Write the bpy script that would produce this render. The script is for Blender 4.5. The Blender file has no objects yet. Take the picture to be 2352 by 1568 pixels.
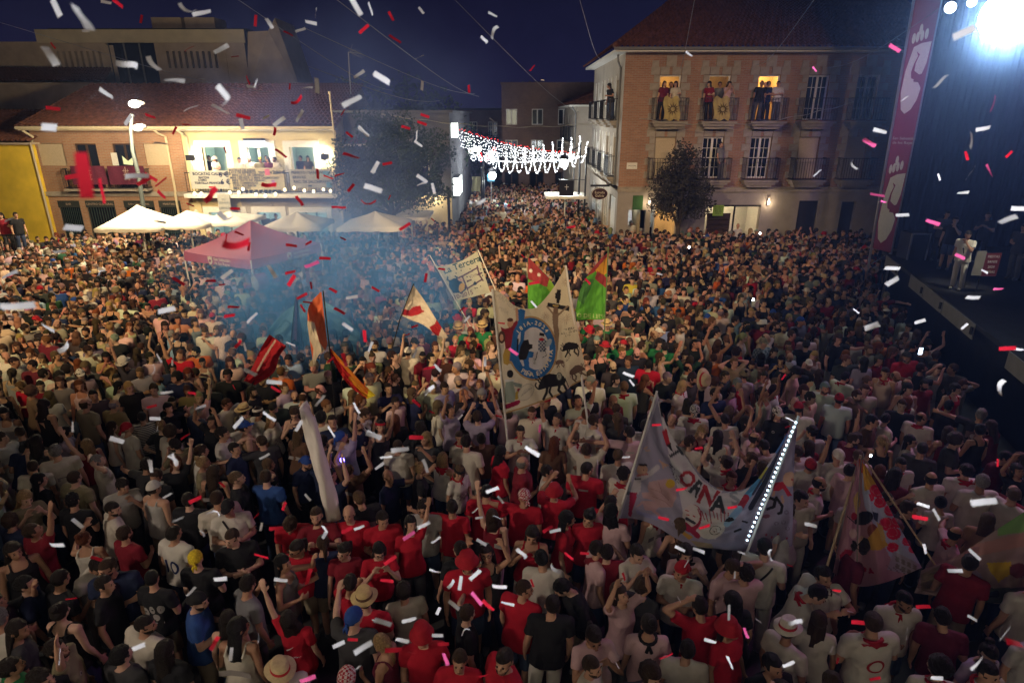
import bpy, bmesh, math, random
import numpy as np
from mathutils import Vector, Matrix, noise as mnoise
from mathutils.bvhtree import BVHTree

R = random.Random(7)
NR = np.random.RandomState(7)
SC = bpy.context.scene
COL = SC.collection
rad = math.radians

# ------------------------------------------------------------------ camera
CAM_H = 6.9
PITCH = rad(20.0)
FPX, CX, CY = 1428.0, 1176.0, 784.0          # measured on the photograph (2352 wide)
cp, sp = math.cos(PITCH), math.sin(PITCH)
cam_d = bpy.data.cameras.new('camera')
cam = bpy.data.objects.new('camera', cam_d); COL.objects.link(cam)
cam.location = (0, 0, CAM_H)
cam.rotation_euler = (math.pi / 2 - PITCH, 0, 0)
cam_d.sensor_width = 36.0
cam_d.lens = 36.0 * FPX / 2352.0
cam_d.clip_start = 0.05
cam_d.clip_end = 600.0
cam_d.dof.use_dof = True
cam_d.dof.focus_distance = 15.0
cam_d.dof.aperture_fstop = 3.2
SC.camera = cam

# ------------------------------------------------------------------ view / sky
SC.view_settings.view_transform = 'Standard'
SC.view_settings.look = 'None'
SC.view_settings.exposure = -0.05
SC.view_settings.gamma = 1.0
SC.view_settings.use_curve_mapping = False
SC.render.engine = 'CYCLES'
SC.cycles.use_denoising = True
SC.cycles.use_adaptive_sampling = False
SC.cycles.max_bounces = 5
SC.cycles.diffuse_bounces = 2
SC.cycles.glossy_bounces = 2
SC.cycles.transmission_bounces = 3
SC.cycles.transparent_max_bounces = 8
SC.cycles.volume_bounces = 0
SC.cycles.volume_step_rate = 2.0
SC.cycles.volume_max_steps = 96
SC.cycles.sample_clamp_indirect = 4.0
SC.cycles.caustics_reflective = False
SC.cycles.caustics_refractive = False

world = bpy.data.worlds.new('World'); SC.world = world
world.use_nodes = True
wn, wl = world.node_tree.nodes, world.node_tree.links
bg = wn['Background']
tc = wn.new('ShaderNodeTexCoord'); nz = wn.new('ShaderNodeTexNoise')
nz.inputs['Scale'].default_value = 2.2; nz.inputs['Detail'].default_value = 5
rp = wn.new('ShaderNodeValToRGB')
# town glow low over the roofs, nearly black higher up
rp.color_ramp.elements[0].position = 0.02; rp.color_ramp.elements[0].color = (0.0120, 0.0112, 0.040, 1)
rp.color_ramp.elements[1].position = 0.42; rp.color_ramp.elements[1].color = (0.0011, 0.0013, 0.0058, 1)
sx_ = wn.new('ShaderNodeSeparateXYZ'); mz_ = wn.new('ShaderNodeMath'); mz_.operation = 'MULTIPLY_ADD'; mz_.inputs[1].default_value = 0.16
wl.new(tc.outputs['Generated'], nz.inputs['Vector']); wl.new(tc.outputs['Generated'], sx_.inputs['Vector']); wl.new(nz.outputs['Fac'], mz_.inputs[0]); wl.new(sx_.outputs['Z'], mz_.inputs[2]); wl.new(mz_.outputs[0], rp.inputs['Fac'])
wl.new(rp.outputs['Color'], bg.inputs['Color']); bg.inputs['Strength'].default_value = 1.0

# ------------------------------------------------------------------ helpers
def P(x, y, Y=None, Z=None):
    """measured picture position -> point in the square, at depth Y or height Z"""
    u = (x - CX) / FPX; v = (CY - y) / FPX
    dy = cp + v * sp; dz = -sp + v * cp
    t = Y / dy if Y is not None else (Z - CAM_H) / dz
    return Vector((u * t, t * dy, CAM_H + t * dz))

def proj(p):
    x, y, z = p[0], p[1], p[2] - CAM_H
    d = y * cp - z * sp
    return (CX + FPX * x / d, CY - FPX * (y * sp + z * cp) / d, d)

def tag(o, label=None, cat=None, group=None, kind=None):
    if label: o['label'] = label
    if cat: o['category'] = cat
    if group: o['group'] = group
    if kind: o['kind'] = kind
    return o

def empty(name, loc=(0, 0, 0), label=None, cat=None, group=None, rz=0.0):
    o = bpy.data.objects.new(name, None); COL.objects.link(o)
    o.empty_display_size = 0.1
    o.location = loc; o.rotation_euler = (0, 0, rz)
    return tag(o, label, cat, group)

class MB:
    """collects vertices and faces, then links them as one mesh object"""
    def __init__(s): s.v = []; s.f = []; s.m = []
    def add(s, V, F, m=0):
        b = len(s.v)
        s.v.extend([tuple(p) for p in V]); s.f.extend([tuple(b + i for i in f) for f in F])
        s.m.extend([m] * len(F)); return s
    def box(s, a, b, m=0):
        x0, y0, z0 = a; x1, y1, z1 = b
        V = [(x0,y0,z0),(x1,y0,z0),(x1,y1,z0),(x0,y1,z0),(x0,y0,z1),(x1,y0,z1),(x1,y1,z1),(x0,y1,z1)]
        F = [(0,3,2,1),(4,5,6,7),(0,1,5,4),(1,2,6,5),(2,3,7,6),(3,0,4,7)]
        return s.add(V, F, m)
    def prism(s, pts, d, m=0):
        """polygon pts (3D, planar), extruded by vector d"""
        n = len(pts); d = Vector(d)
        V = [Vector(p) for p in pts] + [Vector(p) + d for p in pts]
        F = [tuple(range(n)), tuple(range(2*n-1, n-1, -1))] + [(i, i+n, (i+1) % n + n, (i+1) % n) for i in range(n)]
        return s.add(V, F, m)
    def tube(s, pts, r, n=8, m=0):
        V, F = tube(pts, r, n); return s.add(V, F, m)
    def ell(s, c, r, rot=None, n=10, k=7, m=0):
        V, F = ellipsoid(c, r, rot, n, k); return s.add(V, F, m)
    def mesh(s, name, smooth=False):
        me = bpy.data.meshes.new(name)
        me.from_pydata(s.v, [], s.f)
        if s.m and max(s.m) > 0: me.polygons.foreach_set('material_index', s.m)
        if smooth: me.polygons.foreach_set('use_smooth', [True] * len(me.polygons))
        me.update(); return me
    def build(s, name, mat, parent=None, smooth=False):
        me = s.mesh(name, smooth)
        for x in (mat if isinstance(mat, (list, tuple)) else [mat]): me.materials.append(x)
        return link(name, me, parent)

def link(name, me, parent=None, loc=None):
    o = bpy.data.objects.new(name, me); COL.objects.link(o)
    if parent is not None:
        o.parent = parent
        if loc is None:
            o.matrix_parent_inverse = PARENT_INV(parent)
    if loc is not None: o.location = loc
    return o

def PARENT_INV(p):
    M = p.matrix_basis.copy()
    while p.parent is not None:
        M = p.parent.matrix_basis @ p.matrix_parent_inverse @ M; p = p.parent
    return M.inverted()

def tube(pts, r, n=8):
    pts = [Vector(p) for p in pts]; k = len(pts)
    rs = r if isinstance(r, (list, tuple)) else [r] * k
    V = []; F = []
    prev = None
    for i, p in enumerate(pts):
        t = (pts[min(i+1, k-1)] - pts[max(i-1, 0)])
        t = t.normalized() if t.length > 1e-9 else Vector((0, 0, 1))
        if prev is None:
            a = t.cross(Vector((0, 0, 1)) if abs(t.z) < 0.9 else Vector((1, 0, 0))).normalized()
        else:
            a = (prev - t * prev.dot(t)); a = a.normalized() if a.length > 1e-6 else t.orthogonal().normalized()
        prev = a; b = t.cross(a)
        for j in range(n):
            q = 2 * math.pi * j / n
            V.append(p + (a * math.cos(q) + b * math.sin(q)) * rs[i])
    for i in range(k - 1):
        for j in range(n):
            F.append((i*n+j, i*n+(j+1) % n, (i+1)*n+(j+1) % n, (i+1)*n+j))
    F.append(tuple(range(n-1, -1, -1))); F.append(tuple(range((k-1)*n, k*n)))
    return V, F

def ellipsoid(c, r, rot=None, n=10, k=7):
    c = Vector(c); V = []; F = []
    for i in range(1, k):
        th = math.pi * i / k
        for j in range(n):
            ph = 2 * math.pi * j / n
            q = Vector((r[0]*math.sin(th)*math.cos(ph), r[1]*math.sin(th)*math.sin(ph), r[2]*math.cos(th)))
            if rot is not None: q = rot @ q
            V.append(c + q)
    top = Vector((0, 0, r[2])); bot = Vector((0, 0, -r[2]))
    if rot is not None: top = rot @ top; bot = rot @ bot
    V.append(c + top); V.append(c + bot); T = len(V) - 2; B = T + 1
    for i in range(k - 2):
        for j in range(n):
            F.append((i*n+j, (i+1)*n+j, (i+1)*n+(j+1) % n, i*n+(j+1) % n))
    for j in range(n):
        F.append((T, j, (j+1) % n)); F.append((B, (k-2)*n+(j+1) % n, (k-2)*n+j))
    return V, F

def loft(rings):
    """rings: lists of equal-length point lists, closed with caps"""
    n = len(rings[0]); V = [p for r in rings for p in r]; F = []
    for i in range(len(rings) - 1):
        for j in range(n):
            F.append((i*n+j, i*n+(j+1) % n, (i+1)*n+(j+1) % n, (i+1)*n+j))
    F.append(tuple(range(n-1, -1, -1))); k = len(rings) - 1
    F.append(tuple(range(k*n, k*n+n)))
    return V, F

# ------------------------------------------------------------------ materials
MATS = {}
def mat(name, col, rough=0.75, noise=0.12, nscale=14.0, bump=0.0, bscale=60.0, emit=0.0, ecol=None, metal=0.0, spec=0.3, trans=0.0):
    if name in MATS: return MATS[name]
    m = bpy.data.materials.new(name); m.use_nodes = True
    N, L = m.node_tree.nodes, m.node_tree.links
    b = N['Principled BSDF']
    b.inputs['Roughness'].default_value = rough
    b.inputs['Metallic'].default_value = metal
    b.inputs['Specular IOR Level'].default_value = spec
    c4 = (col[0], col[1], col[2], 1)
    b.inputs['Base Color'].default_value = c4
    if noise > 0 or bump > 0:
        t = N.new('ShaderNodeTexCoord')
    if noise > 0:
        z = N.new('ShaderNodeTexNoise'); z.inputs['Scale'].default_value = nscale; z.inputs['Detail'].default_value = 4
        L.new(t.outputs['Object'], z.inputs['Vector'])
        mp = N.new('ShaderNodeMapRange'); mp.inputs['From Min'].default_value = 0.3; mp.inputs['From Max'].default_value = 0.7
        mp.inputs['To Min'].default_value = 1 - noise; mp.inputs['To Max'].default_value = 1 + noise
        L.new(z.outputs['Fac'], mp.inputs['Value'])
        mx = N.new('ShaderNodeVectorMath'); mx.operation = 'SCALE'
        mx.inputs[0].default_value = col
        L.new(mp.outputs['Result'], mx.inputs['Scale'])
        L.new(mx.outputs['Vector'], b.inputs['Base Color'])
    if bump > 0:
        z2 = N.new('ShaderNodeTexNoise'); z2.inputs['Scale'].default_value = bscale; z2.inputs['Detail'].default_value = 3
        L.new(t.outputs['Object'], z2.inputs['Vector'])
        bu = N.new('ShaderNodeBump'); bu.inputs['Strength'].default_value = bump; bu.inputs['Distance'].default_value = 0.03
        L.new(z2.outputs['Fac'], bu.inputs['Height']); L.new(bu.outputs['Normal'], b.inputs['Normal'])
    if emit > 0:
        e = ecol or col
        b.inputs['Emission Color'].default_value = (e[0], e[1], e[2], 1)
        b.inputs['Emission Strength'].default_value = emit
    MATS[name] = m; return m

def attr_mat(name, rough=0.8, transl=0.0, sheen=0.0, nscale=200.0, namt=0.08):
    """colour comes from the mesh's own colour attribute (dye, print, cloth)"""
    m = bpy.data.materials.new(name); m.use_nodes = True
    N, L = m.node_tree.nodes, m.node_tree.links
    b = N['Principled BSDF']; b.inputs['Roughness'].default_value = rough
    b.inputs['Specular IOR Level'].default_value = 0.2
    a = N.new('ShaderNodeAttribute'); a.attribute_name = 'Col'
    t = N.new('ShaderNodeTexCoord'); z = N.new('ShaderNodeTexNoise'); z.inputs['Scale'].default_value = nscale
    L.new(t.outputs['Object'], z.inputs['Vector'])
    mp = N.new('ShaderNodeMapRange'); mp.inputs['To Min'].default_value = 1 - namt * 2; mp.inputs['To Max'].default_value = 1 + namt * 2
    L.new(z.outputs['Fac'], mp.inputs['Value'])
    mx = N.new('ShaderNodeVectorMath'); mx.operation = 'SCALE'
    L.new(a.outputs['Color'], mx.inputs[0]); L.new(mp.outputs['Result'], mx.inputs['Scale'])
    L.new(mx.outputs['Vector'], b.inputs['Base Color'])
    if transl > 0:
        tr = N.new('ShaderNodeBsdfTranslucent'); L.new(mx.outputs['Vector'], tr.inputs['Color'])
        ms = N.new('ShaderNodeMixShader'); ms.inputs['Fac'].default_value = transl
        L.new(b.outputs['BSDF'], ms.inputs[1]); L.new(tr.outputs['BSDF'], ms.inputs[2])
        L.new(ms.outputs['Shader'], N['Material Output'].inputs['Surface'])
    return m

def brick_mat(name, c1, c2, mortar, scale=1.0, bw=0.26, bh=0.075):
    m = bpy.data.materials.new(name); m.use_nodes = True
    N, L = m.node_tree.nodes, m.node_tree.links
    b = N['Principled BSDF']; b.inputs['Roughness'].default_value = 0.85; b.inputs['Specular IOR Level'].default_value = 0.2
    t = N.new('ShaderNodeTexCoord'); s = N.new('ShaderNodeSeparateXYZ'); c = N.new('ShaderNodeCombineXYZ')
    ad = N.new('ShaderNodeMath'); ad.operation = 'ADD'
    L.new(t.outputs['Object'], s.inputs['Vector']); L.new(s.outputs['X'], ad.inputs[0]); L.new(s.outputs['Y'], ad.inputs[1])
    L.new(ad.outputs[0], c.inputs['X']); L.new(s.outputs['Z'], c.inputs['Y'])
    k = N.new('ShaderNodeTexBrick'); k.inputs['Scale'].default_value = scale
    k.inputs['Brick Width'].default_value = bw; k.inputs['Row Height'].default_value = bh
    k.inputs['Mortar Size'].default_value = 0.012; k.inputs['Bias'].default_value = 0.0
    k.inputs['Color1'].default_value = (*c1, 1); k.inputs['Color2'].default_value = (*c2, 1); k.inputs['Mortar'].default_value = (*mortar, 1)
    L.new(c.outputs['Vector'], k.inputs['Vector'])
    z = N.new('ShaderNodeTexNoise'); z.inputs['Scale'].default_value = 1.3; z.inputs['Detail'].default_value = 6
    L.new(t.outputs['Object'], z.inputs['Vector'])
    mp = N.new('ShaderNodeMapRange'); mp.inputs['To Min'].default_value = 0.7; mp.inputs['To Max'].default_value = 1.25
    L.new(z.outputs['Fac'], mp.inputs['Value'])
    mx = N.new('ShaderNodeVectorMath'); mx.operation = 'SCALE'
    L.new(k.outputs['Color'], mx.inputs[0]); L.new(mp.outputs['Result'], mx.inputs['Scale'])
    L.new(mx.outputs['Vector'], b.inputs['Base Color'])
    bu = N.new('ShaderNodeBump'); bu.inputs['Strength'].default_value = 0.4; bu.inputs['Distance'].default_value = 0.01; bu.invert = True
    L.new(k.outputs['Fac'], bu.inputs['Height']); L.new(bu.outputs['Normal'], b.inputs['Normal'])
    return m

def glow(name, col, strength):
    if name in MATS: return MATS[name]
    m = bpy.data.materials.new(name); m.use_nodes = True
    N, L = m.node_tree.nodes, m.node_tree.links
    N.remove(N['Principled BSDF'])
    e = N.new('ShaderNodeEmission'); e.inputs['Color'].default_value = (*col, 1); e.inputs['Strength'].default_value = strength
    L.new(e.outputs['Emission'], N['Material Output'].inputs['Surface'])
    MATS[name] = m; return m

def lamp(name, kind, loc, power, col, parent=None, target=None, size=0.1, spot=60, blend=0.5):
    d = bpy.data.lights.new(name, kind); d.energy = power; d.color = col
    if kind == 'AREA': d.size = size
    else: d.shadow_soft_size = size
    if kind == 'SPOT': d.spot_size = rad(spot); d.spot_blend = blend
    o = bpy.data.objects.new(name, d); COL.objects.link(o)
    o.location = loc
    if target is not None:
        o.rotation_euler = (Vector(target) - Vector(loc)).to_track_quat('-Z', 'Y').to_euler()
    if parent is not None:
        o.parent = parent; o.matrix_parent_inverse = PARENT_INV(parent)
    return o

FONT_CACHE = {}
def text_mesh(s, size=1.0, align='CENTER', thick=0.0):
    """lettering as plain arrays in the XY plane (built-in font)"""
    key = (s, size, align, thick)
    if key in FONT_CACHE: return FONT_CACHE[key]
    cu = bpy.data.curves.new('lettering', 'FONT'); cu.body = s; cu.size = size; cu.align_x = align; cu.align_y = 'CENTER'
    cu.resolution_u = 2; cu.offset = thick
    o = bpy.data.objects.new('lettering', cu); COL.objects.link(o)
    dg = bpy.context.evaluated_depsgraph_get(); ev = o.evaluated_get(dg); me = ev.to_mesh()
    V = [Vector(v.co) for v in me.vertices]; F = [tuple(p.vertices) for p in me.polygons]
    ev.to_mesh_clear(); bpy.data.objects.remove(o); bpy.data.curves.remove(cu)
    FONT_CACHE[key] = (V, F); return V, F

def write(s, loc, size, mt, parent=None, right=(1, 0, 0), up=(0, 0, 1), align='CENTER', thick=0.0, sx=1.0, name='lettering'):
    V, F = text_mesh(s, size, align, thick)
    r, u, o = Vector(right).normalized(), Vector(up).normalized(), Vector(loc)
    b = MB(); b.add([o + r * p.x * sx + u * p.y for p in V], F)
    return b.build(name, mt, parent)
# ------------------------------------------------------------------ people: shared shapes
def np_mesh(V, F):
    me = bpy.data.meshes.new('tmp'); me.from_pydata([tuple(p) for p in V], [], F); me.update(); return me

def evaluate(V, F, voxel=None, smooth=0, ratio=None, target=None):
    """union the overlapping shells into one skin, smooth it, thin it out -> arrays"""
    me = np_mesh(V, F); o = bpy.data.objects.new('tmp', me); COL.objects.link(o)
    if voxel:
        r = o.modifiers.new('r', 'REMESH'); r.mode = 'VOXEL'; r.voxel_size = voxel
    if smooth:
        s = o.modifiers.new('s', 'SMOOTH'); s.factor = 0.5; s.iterations = smooth
    if ratio or target:
        t = o.modifiers.new('t', 'TRIANGULATE')
        if target:
            dg = bpy.context.evaluated_depsgraph_get(); ev = o.evaluated_get(dg); n = len(ev.data.polygons)
            ratio = min(1.0, target / max(1, n))
        d = o.modifiers.new('d', 'DECIMATE'); d.ratio = ratio
    dg = bpy.context.evaluated_depsgraph_get(); ev = o.evaluated_get(dg); m2 = ev.data
    n = len(m2.vertices); co = np.empty(n * 3, np.float32); m2.vertices.foreach_get('co', co); co = co.reshape(-1, 3)
    Fo = [tuple(p.vertices) for p in m2.polygons]
    co = co.copy()
    bpy.data.objects.remove(o); bpy.data.meshes.remove(me)
    return co, Fo

ARMS = {   # elbow, wrist for one side (x outward), palm side
    'down':  ((.235, .015, 1.13), (.245, -.06, .89)),
    'fold':  ((.250, -.02, 1.14), (.085, -.235, 1.17)),
    'clap':  ((.255, -.06, 1.16), (.045, -.290, 1.32)),
    'up':    ((.300, -.09, 1.60), (.230, -.130, 1.86)),
    'high':  ((.250, -.05, 1.67), (.280, -.080, 1.93)),
    'head':  ((.360, -.09, 1.54), (.130, -.090, 1.665)),
    'back':  ((.380, .02, 1.56), (.120, .110, 1.62)),
    'face':  ((.250, -.17, 1.22), (.070, -.215, 1.46)),
    'phone': ((.260, -.22, 1.40), (.110, -.360, 1.66)),
    'round': ((.430, -.02, 1.40), (.660, -.120, 1.37)),
    'hip':   ((.370, .08, 1.17), (.200, -.05, 1.00)),
    'point': ((.300, -.25, 1.42), (.340, -.480, 1.56)),
    'pole':  ((.290, -.23, 1.22), (.090, -.330, 1.42)),
    'cross': ((.240, -.05, 1.13), (-.060, -.200, 1.16)),
}

class Pose:
    def __init__(s, L, Rr, lean=0, hy=0, hp=0, fem=False, bulk=1.0, hr=0):
        s.spec = (L, Rr, lean, hy, hp, fem, bulk, hr)
        s.fem = fem; s.bulk = bulk
        pel = Vector((0, 0, .95))
        s.RL = Matrix.Rotation(rad(lean), 3, 'X')
        s.T = lambda p: pel + s.RL @ (Vector(p) - pel)
        s.sw = .165 if fem else .188
        s.sw *= .5 + .5 * bulk
        s.neck = s.T((0, .012, 1.44))
        s.RH = s.RL @ (Matrix.Rotation(rad(hy), 3, 'Z') @ Matrix.Rotation(rad(hp), 3, 'X') @ Matrix.Rotation(rad(hr), 3, 'Y'))
        s.head = s.neck + s.RH @ Vector((0, -.022, .165))
        s.HM = Matrix.Translation(s.head) @ s.RH.to_4x4()
        s.NM = Matrix.Translation(s.neck) @ s.RL.to_4x4()
        s.arms = []
        for sgn, nm in ((1, L), (-1, Rr)):
            e, w = ARMS[nm]
            k = s.sw / .188
            sh = s.T((sgn * s.sw, .0, 1.395))
            raised = e[2] > 1.45
            if raised: sh = s.T((sgn * s.sw * .93, -.005, 1.425))
            E = s.T((sgn * e[0] * (.5 + .5 * k), e[1], e[2])); W = s.T((sgn * w[0], w[1], w[2]))
            E = sh + (E - sh).normalized() * .275
            W = E + (W - E).normalized() * .245
            s.arms.append((sgn, nm, sh, E, W))

    def ring(s, z, a, b, yo=0, n=14, grow=0.0):
        out = []
        for j in range(n):
            q = 2 * math.pi * j / n
            c, sn = math.cos(q), math.sin(q)
            e = 0.82
            x = (a + grow) * math.copysign(abs(c) ** e, c); y = (b + grow) * math.copysign(abs(sn) ** e, sn) + yo
            out.append(s.T((x, y, z)))
        return out

    def torso(s, grow=0.0, lo=.84, hem=0.0, top=1.475, neckcut=False):
        B = s.bulk
        if s.fem:
            pr = [(.84, .165, .115, .01), (.93, .172, .118, .012), (1.02, .150, .100, .0), (1.10, .130, .090, .0), (1.20, .140, .100, -.006), (1.28, .152, .122, -.016), (1.36, .150, .098, -.004), (1.415, .118, .074, .004), (1.445, .072, .058, .01), (1.475, .056, .052, .012)]
        else:
            pr = [(.84, .160, .112, .006), (.93, .160, .112, .006), (1.02, .156, .108, .0), (1.12, .156, .106, -.004), (1.22, .168, .114, -.004), (1.30, .177, .116, -.002), (1.37, .172, .100, .004), (1.425, .132, .078, .01), (1.452, .082, .064, .012), (1.478, .060, .056, .012)]
        rings = []
        for z, a, b, yo in pr:
            if z < lo - .001 or z > top + .001: continue
            t = max(0, (1.25 - z) / .4)
            bl = B if z < 1.42 else 1.0
            belly = (B - 1) * .5 * b if 0.95 < z < 1.2 else 0
            rings.append(s.ring(z, a * bl, b * bl + belly, yo - belly * .6, grow=grow + hem * t))
        return loft(rings)

    def hand(s, b, sgn, E, W, nm, fine=True):
        d = (W - E).normalized()
        ref = Vector((0, -1, .15)) if nm in ('up', 'high', 'phone', 'face', 'point') else Vector((-sgn, 0, 0))
        if nm in ('head', 'back'): ref = Vector((-sgn, 0, .2)); d = (d * .5 + Vector((-sgn * .5, 0, .4))).normalized()
        n = (ref - d * ref.dot(d)); n = n.normalized() if n.length > .05 else d.orthogonal().normalized()
        sd = d.cross(n).normalized()
        th = sd if (sd.dot(Vector((-sgn, -.3, .4))) > 0) else -sd
        rot = Matrix((th, d, n)).transposed()
        b.ell(W + d * .045, (.042, .055, .017), rot, 8, 6)
        curl = {'fold': .9, 'clap': .25, 'phone': .7, 'pole': 1.2, 'up': .35, 'high': .3, 'point': .5, 'hip': .9, 'cross': .9}.get(nm, .45)
        for k, (off, ln) in enumerate(((.030, .068), (.010, .078), (-.011, .072), (-.031, .056))):
            a0 = W + d * .088 + th * off
            c1 = curl * (.6 + .1 * k)
            d1 = (d * math.cos(c1) + n * math.sin(c1)).normalized()
            c2 = curl * 1.6
            d2 = (d * math.cos(c2) + n * math.sin(c2)).normalized()
            a1 = a0 + d1 * ln * .55; a2 = a1 + d2 * ln * .5
            sp_ = th * off * .22
            b.tube([a0 - d * .015, a1 + sp_ * .5, a2 + sp_], [.0105, .0098, .0085], 6)
        t0 = W + d * .022 + th * .026
        t1 = t0 + (d * .6 + th * .75 + n * .25).normalized() * .036
        t2 = t1 + (d * .9 + th * .25 + n * .3).normalized() * .030
        b.tube([t0, t1, t2], [.014, .012, .0095], 6)

    def body(s, legs=True):
        b = MB()
        b.add(*s.torso())
        if legs:
            for g in (1, -1):
                b.tube([(g*.085, .005, .90), (g*.10, -.012, .68), (g*.105, -.008, .48), (g*.108, .018, .30), (g*.11, .022, .09)], [.085, .076, .054, .053, .037], 9)
                b.ell((g*.115, -.045, .045), (.042, .115, .042), None, 8, 6)
        # neck and head
        nk = s.neck; hd = s.head
        b.tube([nk - s.RL @ Vector((0, 0, .05)), nk + (hd - nk) * .30, nk + (hd - nk) * .75], [.060, .053, .050] if not s.fem else [.052, .046, .044], 10)
        h = lambda p: hd + s.RH @ Vector(p)
        b.ell(h((0, .014, .030)), (.077, .096, .098), s.RH, 14, 10)
        b.ell(h((0, -.022, -.020)), (.064, .073, .086), s.RH, 12, 9)
        b.ell(h((0, -.048, -.075)), (.040 if s.fem else .046, .042, .034), s.RH, 10, 7)      # jaw and chin
        b.ell(h((0, -.084, .028)), (.046, .014, .010), s.RH, 8, 5)                            # brow
        V, F = tube([h((0, -.088, .022)), h((0, -.104, -.006)), h((0, -.112, -.026))], [.009, .013, .017], 7); b.add(V, F)
        b.ell(h((0, -.096, -.058)), (.026, .012, .011), s.RH, 8, 5)                           # mouth
        for g in (1, -1):
            b.ell(h((g*.077, .012, -.006)), (.011, .022, .033), s.RH, 7, 6)                   # ears
            b.ell(h((g*.038, -.072, -.024)), (.022, .018, .020), s.RH, 7, 6)                  # cheeks
        kk = .85 if s.fem else 1.0
        kk *= .6 + .4 * s.bulk
        for sgn, nm, sh, E, W in s.arms:
            b.tube([s.T((sgn*.07, .01, 1.41)), sh + Vector((0, 0, -.01))], [.058*kk, .062*kk], 9)
            b.ell(sh, (.062*kk,)*3, None, 9, 7)
            m1 = sh.lerp(E, .45); m2 = E.lerp(W, .3)
            b.tube([sh, m1, E], [.056*kk, .049*kk, .039*kk], 9)
            b.ell(E, (.040*kk,)*3, None, 8, 6)
            b.tube([E, m2, W, W + (W-E).normalized()*.02], [.040*kk, .042*kk, .027*kk, .026*kk], 9)
            s.hand(b, sgn, E, W, nm)
        return b

    def shirt(s, kind='tee'):
        b = MB()
        if kind == 'tank':
            b.add(*s.torso(.012, lo=.84, hem=.02, top=1.38))
            for g in (1, -1):
                for yy in (-.062, .075):
                    b.tube([s.T((g*.10, yy*1.45, 1.35)), s.T((g*.092, yy*.9, 1.42)), s.T((g*.088, .01, 1.455))], [.020, .018, .016], 7)
        else:
            b.add(*s.torso(.017, lo=.84, hem=.030, top=1.455))
            frac = .62 if kind == 'tee' else 1.0
            kk = (.85 if s.fem else 1.0) * (.6 + .4 * s.bulk)
            for sgn, nm, sh, E, W in s.arms:
                b.tube([s.T((sgn*.06, .01, 1.405)), sh], [.072*kk, .078*kk], 9)
                b.ell(sh, (.077*kk,)*3, None, 9, 7)
                e2 = sh.lerp(E, frac)
                b.tube([sh, sh.lerp(E, frac*.5), e2], [.074*kk, .071*kk, .072*kk], 10)
                if kind == 'long':
                    b.ell(E, (.062*kk,)*3, None, 8, 6)
                    b.tube([E, E.lerp(W, .5), E.lerp(W, .94)], [.060*kk, .054*kk, .040*kk], 10)
        return b

    def trousers(s, shorts=False):
        b = MB(); rings = []
        B = s.bulk
        for z, a, c in ((.80, .165, .12), (.90, .17*B, .122*B), (1.0, .160*B, .112*B)):
            rings.append(s.ring(z, a, c, .004, n=10))
        V, F = loft(rings); b.add(V, F)
        for g in (1, -1):
            if shorts: b.tube([(g*.085, .005, .88), (g*.10, -.01, .66), (g*.105, -.008, .50)], [.096, .096, .092], 8)
            else: b.tube([(g*.085, .005, .88), (g*.10, -.012, .66), (g*.105, -.008, .46), (g*.112, .02, .07)], [.094, .090, .076, .068], 8)
            if not shorts: b.ell((g*.115, -.045, .047), (.050, .125, .048), None, 8, 6, 1)
        return b

def skirt_mb(s):
    b = MB()
    b.add(*loft([s.ring(.45, .25, .20, .0, n=12), s.ring(.70, .225, .165, .0, n=12), s.ring(.92, .178, .128, .0, n=12), s.ring(1.03, .15, .105, .0, n=12)]))
    return b

# eyes, brows and lips lie on the head as small inset pieces
def face_bits(p):
    b = MB()
    h = lambda q: p.head + p.RH @ Vector(q)
    for g in (1, -1):
        b.ell(h((g*.030, -.0895, .007)), (.0115, .0055, .0055), p.RH, 6, 4, 1)
        b.ell(h((g*.031, -.0945, .029)), (.0175, .0055, .0030), p.RH, 6, 4, 1)
    b.ell(h((0, -.1045, -.058)), (.0200, .0055, .0055), p.RH, 7, 4, 2)
    return b

# hair and hats, in the head's own frame (face towards -y, origin at the head's centre)
def shell(rx, ry, rz, c=(0, .014, .030), cut=None, n=20, k=14, amp=0.0, freq=30.0, seed=0.0):
    V, F = ellipsoid(c, (rx, ry, rz), None, n, k)
    out = []
    for p in V:
        d = (p - Vector(c)).normalized()
        a = mnoise.noise(Vector((p.x*freq+seed, p.y*freq, p.z*freq))) * amp
        out.append(p + d * a)
    keep = [f for f in F if cut is None or not cut(sum((out[i] for i in f), Vector()) / len(f))]
    ix = sorted({i for f in keep for i in f}); mp = {i: k for k, i in enumerate(ix)}
    return [out[i] for i in ix], [tuple(mp[i] for i in f) for f in keep]

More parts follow.
